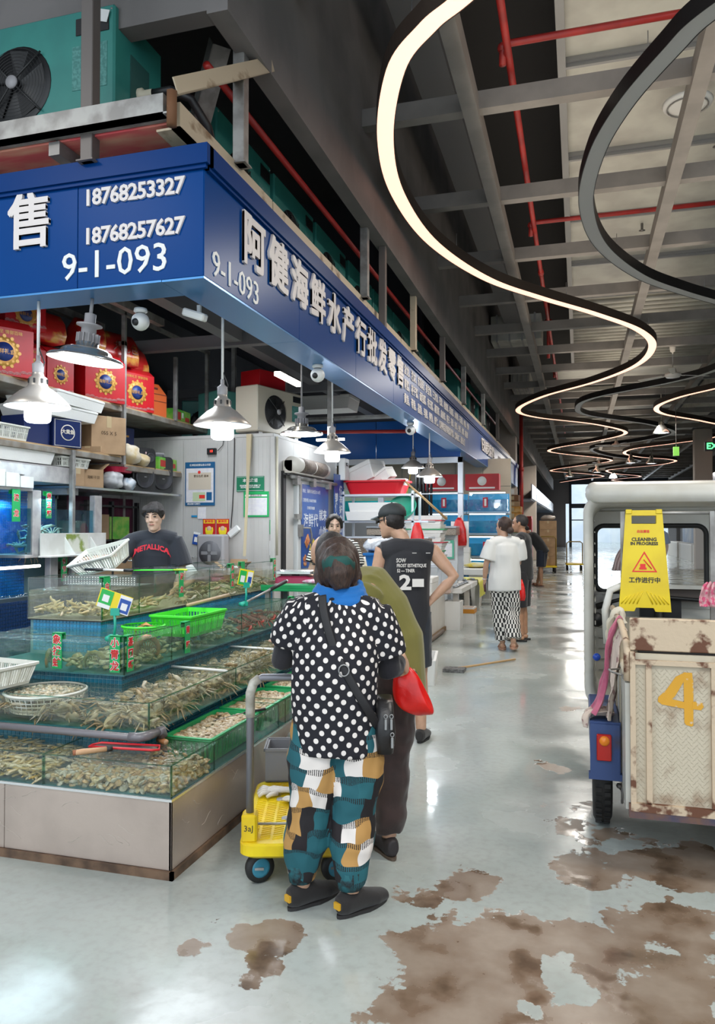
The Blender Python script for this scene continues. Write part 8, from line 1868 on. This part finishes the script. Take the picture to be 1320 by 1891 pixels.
b = MB(); leg_cloth(b, jo, 'L', 1.93, .105, .062, .082); leg_cloth(b, jo, 'R', 1.93, .105, .062, .085); b.tube([(0, .02, .74), (0, .02, .86)], [(.15, .13), (.15, .13)], 18, side=(0, 1, 0))
blob(b, .009, 'trousers', fabric('dark_brown_corduroy', (.040, .022, .020), col2=(.026, .015, .014), scale=12), w2, 3, None, .018, 8, 7, vstretch=1.0)
for q in 'LR': shoe(jo, q, w2, M('dark_trainer', (.025, .020, .022), .6), 1.05, M('brown_sole', (.10, .07, .05), .6))
b = MB(); b.ball(P2(0, -.018, .02), (.086, .100, .100), 18, 12); blob(b, .008, 'hair', HB, w2, 2)
# --------------------------------------------------------- man in the black vest and cap
jv = dict(pelvis=(.0, .0, .90), waist=(.005, .0, 1.04), chest=(.01, .0, 1.19), upper=(.01, .0, 1.31), neck=(.0, .01, 1.39), head=(-.10, .03, 1.55), shL=(-.17, -.0, 1.335), shR=(.19, -.02, 1.335), elL=(-.225, .03, 1.07), elR=(.335, -.05, 1.16), wrL=(-.2, .2, .95), wrR=(.18, -.04, 1.00),
  hipL=(-.085, 0, .84), hipR=(.085, 0, .84), knL=(-.09, .02, .46), knR=(.10, .03, .46), anL=(-.12, .0, .085), anR=(.105, .0, .085), ftL=(-.5, .85, 0), ftR=(.3, .9, 0))
w3, P3 = person('man from behind in a black sleeveless shirt and dark cap, hand on hip', (-1.175, 5.25, 0), VF, jv, .007, SK, 1.0, 1.02, (-.05, .12, 1), (-.72, .62, -.22), girth=1.05, hand_kw=({}, dict(d=(-.6, .3, -.55), n=(-.4, .5, .3), sd=(0, .5, .8), curl=.5)))
b = torso_cloth(MB(), jv, [(.165, .125), (.17, .13), (.162, .125), (.17, .125), (.168, .10), (.085, .07)], (0, 0, .755)); b.tube([(-.195, 0, 1.325), (-.1, 0, 1.35), (.1, 0, 1.35), (.215, -.01, 1.325)], [(.045, .05), (.06, .06), (.06, .06), (.045, .05)], 14)
blob(b, .008, 'vest', fabric('black_vest', (.016, .016, .020)), w3, 2, None, .012, 6, 2, vstretch=2)
def back_text(s, sz, x, z, w, mt, dx=-.142, off=.0008, ly=0, **k):
 return text(s, sz, mt, (x, dx, z), (R(92), 0, R(3)), w, name='shirt_print', ext=.0006, off=off, **k)
pm = M('shirt_print_cream', (.72, .68, .64), .7)
for s_, sz, x, z in (('SOW', .040, -.075, 1.275), ('FROST ESTHETIQUE', .032, -.072, 1.240), ('52 — TINER', .032, -.070, 1.205)): back_text(s_, sz, x, z, w3, pm, sx=.72)
t_ = back_text('2', .14, -.055, 1.12, w3, pm, off=.005, sx=1.2)
MB().box(.035, -.1435, 1.095, .115, -.142, 1.15).build('print_patch', pm, w3); MB().box(.035, -.138, 1.325, .065, -.1365, 1.329).box(.13, -.134, 1.325, .16, -.1325, 1.329).build('print_dash', pm, w3)
b = MB(); leg_cloth(b, jv, 'L', .82, .10, .088); leg_cloth(b, jv, 'R', .82, .10, .088); b.tube([(0, 0, .80), (0, 0, .92)], [(.15, .115), (.15, .115)], 18, side=(1, 0, 0)); blob(b, .009, 'shorts', fabric('dark_denim', (.022, .026, .036)), w3, 2, None, .008, 9)
b = MB(); b.ball(P3(0, -.02, .012), (.078, .094, .080), 18, 12).ball(P3(0, -.035, -.03), (.066, .050, .045), 14, 10); blob(b, .007, 'hair', HB, w3, 2, None, .003, 40)
cap = M('grey_black_cap', (.030, .034, .036), .7); b = MB(); b.loft([[P3(rx * math.cos(a), yc + ry * math.sin(a), z) for a in [2 * math.pi * k / 24 for k in range(24)]] for z, rx, ry, yc in ((.028, .086, .107, -.01), (.06, .087, .108, -.01), (.09, .076, .095, -.012), (.112, .055, .070, -.012), (.124, .022, .028, -.012))]); co = b.build('cap', cap, w3)
b = MB(); b.loft([[P3(x, y, z) for x, y, z in pts] for pts in ([(-.07, .07, .030), (0, .098, .036), (.07, .07, .030), (.05, .15, .022), (0, .165, .026), (-.05, .15, .022)], [(-.07, .07, .038), (0, .098, .044), (.07, .07, .038), (.05, .15, .030), (0, .165, .034), (-.05, .15, .030)])], smooth=False); b.build('brim', M('cap_brim_grey', (.14, .17, .18), .6), co)
MB().ball(P3(0, -.012, .125), (.008,) * 3, 8, 6).build('cap_button', cap, co)
MB().tube([P3(-.074, .02, .004), P3(-.076, .06, .006), P3(-.055, .094, .002), P3(0, .108, .006), P3(.055, .094, .002), P3(.076, .06, .006), P3(.074, .02, .004)], [(.004, .003)] * 2 + [(.017, .005)] + [(.004, .003)] + [(.017, .005)] + [(.004, .003)] * 2, 8, side=(0, 0, 1)).build('sunglasses', blk, w3)
MB().tube([(.072 * math.cos(a) - .005, .005 + .066 * math.sin(a), 1.392 - .02 * math.sin(a)) for a in [2 * math.pi * k / 20 for k in range(20)]], .0035, 6, close=True).build('necklace', blk, w3)
for q in 'LR': shoe(jv, q, w3, fabric('black_flat', (.02, .018, .018)), .95, blk)
# --------------------------------------------------------- seller woman facing the camera
js = std(1.64, head=(.02, .015, 1.515), elR=(.26, .02, 1.03), wrR=(.235, .26, 1.04), elL=(-.22, .06, 1.0), wrL=(-.1, .3, 1.05))
w4, P4 = person('smiling woman seller in a black and white striped top behind the counter', (-2.32, 7.2, 0), R(192), js, .007, SKP, .95, .93, (0, .05, 1), (-.1, 1, -.12), hand_kw=({}, dict(d=(-.15, .9, -.35), n=(0, -.3, -1), sd=(-1, 0, 0), curl=.25)))
w4.rotation_euler.z = R(197)
def stripes(nt, bs, uv):
 sp_ = _n(nt, 'ShaderNodeSeparateXYZ'); nt.links.new(uv, sp_.inputs[0]); f = math_(nt, 'FRACT', math_(nt, 'MULTIPLY', sp_.outputs[1], 38)); nt.links.new(mixc(nt, math_(nt, 'GREATER_THAN', f, .5), (.70, .70, .66), (.01, .012, .014)), bs.inputs['Base Color'])
b = torso_cloth(MB(), js, [(.17, .13), (.17, .13), (.16, .125), (.165, .125), (.15, .10), (.085, .07)]); sleeve(b, js, 'L', .6, .075, .085); sleeve(b, js, 'R', .6, .078, .09)
blob(b, .009, 'striped_top', uvm('bw_stripes', stripes), w4, 2, [((0, 0, .8), (0, 0, 1.3), (0, -1, 0), .17)] + [(js['sh' + q], js['el' + q], (0, -1, 0), .08) for q in 'LR'], .006, 8)
b = MB(); leg_cloth(b, js, 'L', 1.9, .10, .07); leg_cloth(b, js, 'R', 1.9, .10, .07); blob(b, .012, 'trousers', fabric('black_trousers', (.015, .015, .018)), w4, 2)
b = MB(); b.ball(P4(0, -.022, .032), (.084, .098, .097), 18, 12).ball(P4(0, -.11, -.02), (.045, .045, .05), 12, 8)
for sx in (-1, 1): b.tube([P4(sx * .01, .045, .105), P4(sx * .045, .068, .085), P4(sx * .075, .04, .045), P4(sx * .082, .015, -.02)], [.022, .020, .018, .010], 8)
blob(b, .006, 'hair', HB, w4, 2, None, .002, 40)
for q in 'LR': shoe(js, q, w4, M('white_shoe', (.5, .5, .5), .5), .9)
# --------------------------------------------------------- boy in the black T-shirt
jb = std(1.74, head=(.0, .035, 1.60), neck=(.0, -.0, 1.445), shL=(-.185, 0, 1.39), shR=(.185, 0, 1.39), elR=(.315, .14, 1.24), wrR=(.50, .33, 1.235), elL=(-.245, .02, 1.12), wrL=(-.22, .20, 1.0))
w5, P5 = person('boy in a black T-shirt with red lettering holding a white basket behind the tanks', (-3.60, 5.95, 0), R(200), jb, .006, SKP, 1.02, .97, (.06, .12, 1), (.10, 1, -.28), hand_kw=({}, dict(d=(.85, .45, -.15), n=(.1, .2, -1), sd=(-.4, .9, 0), curl=.9)))
b = torso_cloth(MB(), jb, [(.20, .14), (.20, .14), (.19, .135), (.195, .135), (.17, .105), (.085, .07)]); sleeve(b, jb, 'L', .85, .085, .105); sleeve(b, jb, 'R', .85, .085, .10)
blob(b, .008, 'tshirt', fabric('charcoal_tee', (.014, .017, .026)), w5, 2, None, .010, 6, 4, vstretch=2)
b = MB(); leg_cloth(b, jb, 'L', 1.9, .10, .08); leg_cloth(b, jb, 'R', 1.9, .10, .08); blob(b, .012, 'trousers', MATS['black_trousers'], w5, 2)
for q in 'LR': shoe(jb, q, w5, blk)
MR = M('red_shirt_print', (.62, .01, .03), .6)
# lettering facing local +Y (front of chest), arched
def arch(x, y, z): return (x, y - 2.1 * (x) ** 2, z)
text('METALLICA', .062, MR, (0, .146, 1.335), (R(86), 0, R(180)), w5, name='shirt_print', ext=.0008, off=.0022, align='CENTER', warp=arch, sx=.92)
MB().add([(.165, .125, 1.24), (.135, .138, 1.325), (.12, .138, 1.31), (-.165, .125, 1.24), (-.135, .138, 1.325), (-.12, .138, 1.31)], [(0, 1, 2), (3, 5, 4)]).build('print_bolt', MR, w5)
b = MB(); b.ball(P5(0, -.02, .034), (.091, .104, .098), 20, 14)
for k in range(7): x = -.06 + k * .02; b.tube([P5(x * .8, .055, .095), P5(x * 1.05, .092, .065), P5(x * 1.2 + .006, .098, .034 + .007 * (k % 2))], [.020, .017, .005], 8)
for sx in (-1, 1): b.tube([P5(sx * .078, .03, .06), P5(sx * .083, .02, .02), P5(sx * .078, .01, -.005)], [.018, .013, .004], 8)
blob(b, .006, 'hair', HBR if False else HB, w5, 2, None, .006, 30, vstretch=2)
# --------------------------------------------------------- helper hidden behind the boy
jh = std(1.44, elL=(-.25, -.0, .98), wrL=(-.16, .2, .9))
w6, P6 = person('person in a white T-shirt almost hidden behind the boy, one elbow showing', (-3.97, 6.80, 0), R(195), jh, .010, SK, .95, .95)
b = torso_cloth(MB(), jh, [(.16, .12), (.165, .12), (.155, .12), (.16, .12), (.15, .10), (.08, .07)]); sleeve(b, jh, 'L', .85, .075, .09); sleeve(b, jh, 'R', .85, .075, .09); blob(b, .011, 'tshirt', fabric('white_tee', (.66, .66, .64)), w6, 2, None, .006)
b = MB(); leg_cloth(b, jh, 'L', 1.9, .09, .07); leg_cloth(b, jh, 'R', 1.9, .09, .07); blob(b, .014, 'trousers', MATS['black_trousers'], w6, 2)
b = MB(); b.ball(P6(0, -.02, .03), (.085, .1, .098), 16, 12); blob(b, .009, 'hair', HB, w6, 2)
# --------------------------------------------------------- woman in the white T-shirt walking away
ja = std(1.63, neck=(-.01, -.01, 1.37), head=(-.01, .01, 1.515), elL=(-.235, -.0, 1.05), wrL=(-.235, .07, .85), elR=(.19, .05, 1.06), wrR=(.12, .25, 1.1), knR=(.08, -.0, .46), anR=(.06, -.14, .12), anL=(-.02, .04, .085), knL=(-.05, .05, .47), hipL=(-.08, 0, .84), ftR=(.4, 1, 0), ftL=(.2, 1, 0))
w7, P7 = person('woman in an oversized white T-shirt and black and white checked trousers walking away', (-.88, 9.5, 0), R(22), ja, .009, SK, .97, .95, (0, 0, 1), (-.6, .8, -.05))
b = torso_cloth(MB(), ja, [(.205, .15), (.20, .15), (.19, .14), (.185, .135), (.17, .105), (.08, .07)], (0, 0, .73)); sleeve(b, ja, 'L', .78, .09, .115); sleeve(b, ja, 'R', .78, .09, .115); blob(b, .011, 'tshirt', MATS['white_tee'], w7, 2, None, .012, 6, vstretch=2)
def checks(nt, bs, uv):
 mp = _n(nt, 'ShaderNodeMapping'); nt.links.new(uv, mp.inputs[0]); mp.inputs['Scale'].default_value = (38, 19, 1); ck = _n(nt, 'ShaderNodeTexChecker'); nt.links.new(mp.outputs[0], ck.inputs['Vector']); ck.inputs['Scale'].default_value = 1; ck.inputs['Color1'].default_value = (.012, .012, .012, 1); ck.inputs['Color2'].default_value = (.70, .68, .64, 1); nt.links.new(ck.outputs[0], bs.inputs['Base Color'])
b = MB(); leg_cloth(b, ja, 'L', 1.9, .11, .095, .10); leg_cloth(b, ja, 'R', 1.9, .11, .095, .10); blob(b, .011, 'trousers', uvm('bw_checks', checks), w7, 2, [(ja['an' + q], ja['hip' + q], (0, -1, 0), .09) for q in 'LR'], .012, 8)
b = MB(); b.ball(P7(0, -.02, .03), (.086, .1, .098), 16, 12).ball(P7(0, -.10, -.05), (.05, .04, .045), 12, 8); blob(b, .009, 'hair', HBR, w7, 2, None, .004, 30)
for q in 'LR': slide(ja, q, w7, M('tan_sandal', (.45, .25, .17), .6))
MB().tube([Vector(ja['wrL']) + Vector((.03 * math.cos(a), .03 * math.sin(a), .02)) for a in [k * math.pi / 6 for k in range(12)]], .006, 6, close=True).build('bracelet', whitep, w7)
t = thing('phone', 'dark phone in the left hand of the white T-shirt woman', 'phone', (-1.12, 9.50, .78)); MB().box(-.012, -.04, -.07, .012, .04, .07, bev=.006).build('casing', M('dark_red_phone', (.05, .01, .015), .3), t)
# --------------------------------------------------------- man in black beside her
jc = std(1.68, head=(.0, .03, 1.555), elR=(.23, .02, 1.08), wrR=(.08, .22, 1.28), elL=(-.20, .08, 1.10), wrL=(-.10, .24, 1.28))
w8, P8 = person('man in a black T-shirt and long black shorts with one hand raised to his face', (-.73, 10.35, 0), R(80), jc, .009, SKD, 1.0, 1.02, (0, 0, 1), (0, 1, -.05), girth=1.08)
b = torso_cloth(MB(), jc, [(.175, .14), (.18, .145), (.17, .135), (.175, .135), (.16, .11), (.085, .07)]); sleeve(b, jc, 'L', .8, .085, .095); sleeve(b, jc, 'R', .8, .085, .095); blob(b, .011, 'tshirt', fabric('black_tee', (.015, .016, .018)), w8, 2, None, .01, 6)
b = MB(); leg_cloth(b, jc, 'L', 1.08, .11, .105); leg_cloth(b, jc, 'R', 1.08, .11, .105); b.tube([(0, 0, .8), (0, 0, .95)], [(.15, .12)] * 2, 16, side=(1, 0, 0)); blob(b, .011, 'shorts', MATS['black_trousers'], w8, 2)
b = MB(); b.ball(P8(0, -.02, .035), (.080, .098, .092), 16, 12); blob(b, .008, 'hair', HB, w8, 2)
for q in 'LR': slide(jc, q, w8, blk)
t = thing('red_plastic_bag', 'small red bag hanging between the white T-shirt woman and the man in black', 'bag', (-.72, 9.95, .62)); MB().loft([[(px * q, py * q, pz) for px, py in rrect(-.06, -.04, .06, .04, .02, 3)] for q, pz in ((.3, .22), (.8, .12), (1, .0), (.8, -.05))]).build('bag_body', MATS['thin_red_plastic'], t)
# --------------------------------------------------------- far man bending over the boxes
jd = dict(pelvis=(0, 0, .93), waist=(.0, .07, 1.06), chest=(0, .17, 1.19), upper=(0, .27, 1.30), neck=(0, .34, 1.36), head=(0, .45, 1.44), shL=(-.18, .28, 1.29), shR=(.18, .28, 1.29), elL=(-.2, .42, 1.08), elR=(.2, .42, 1.12), wrL=(-.1, .62, 1.1), wrR=(.1, .62, 1.12), hipL=(-.09, 0, .86), hipR=(.09, 0, .86), knL=(-.11, .0, .48), knR=(.11, .06, .48), anL=(-.12, -.02, .085), anR=(.13, .18, .085), ftL=(0, 1, 0), ftR=(.2, 1, 0))
w9, P9 = person('far man in a dark T-shirt and navy shorts bending over the foam boxes', (-.92, 20.2, 0), R(72), jd, .012, SKD, 1.05, 1.05, (0, .5, .8), (0, .8, -.6), girth=1.12)
b = torso_cloth(MB(), jd, [(.175, .15), (.18, .15), (.175, .145), (.18, .14), (.165, .12), (.09, .075)]); sleeve(b, jd, 'L', .7, .09, .095); sleeve(b, jd, 'R', .7, .09, .095); blob(b, .013, 'tshirt', MATS['black_tee'], w9, 2)
b = MB(); leg_cloth(b, jd, 'L', .95, .115, .11); leg_cloth(b, jd, 'R', .95, .115, .11); b.tube([(0, 0, .82), (0, .01, .98)], [(.16, .13)] * 2, 16, side=(1, 0, 0)); blob(b, .013, 'shorts', fabric('navy_shorts', (.012, .018, .035)), w9, 2)
b = MB(); b.ball(P9(0, -.02, .03), (.084, .1, .094), 14, 10); blob(b, .010, 'hair', HB, w9, 2)
for q in 'LR': slide(jd, q, w9, M('brown_sandal', (.14, .06, .04), .6))
# --------------------------------------------------------- man behind the racks, and a shopper across the aisle
for lb, loc, rz, hh, top, pants in [('man whose face just shows between the shelves of the second stall', (-3.35, 13.7, 0), R(190), 1.86, 'dark_shirt', 'black_trousers'), ('shopper in a grey top and checked skirt seen through the cab window', (2.05, 11.6, 0), R(-60), 1.6, 'grey_top', 'bw_checks'),
         ('distant shopper in dark blue seen through the cab window', (1.6, 17.5, 0), R(20), 1.7, 'blue_top', 'black_trousers')]:
 jj = std(hh); wx, Px = person(lb, loc, rz, jj, .014, SKD, 1.0, 1.0)
 b = torso_cloth(MB(), jj, [(.18, .14), (.18, .14), (.165, .13), (.175, .13), (.155, .11), (.085, .07)]); sleeve(b, jj, 'L', .8, .08, .09); sleeve(b, jj, 'R', .8, .08, .09); blob(b, .014, 'top', fabric(top, {'dark_shirt': (.03, .03, .04), 'grey_top': (.3, .32, .33), 'blue_top': (.02, .05, .12)}[top]), wx, 2)
 b = MB(); leg_cloth(b, jj, 'L', 1.9, .11, .09); leg_cloth(b, jj, 'R', 1.9, .11, .09); blob(b, .014, 'trousers', MATS[pants], wx, 2, [(jj['an' + q], jj['hip' + q], (0, -1, 0), .09) for q in 'LR'] if pants == 'bw_checks' else None)
 b = MB(); b.ball(Px(0, -.02, .03), (.085, .1, .096), 14, 10); blob(b, .012, 'hair', HB, wx, 2)
 for q in 'LR': shoe(jj, q, wx, blk)
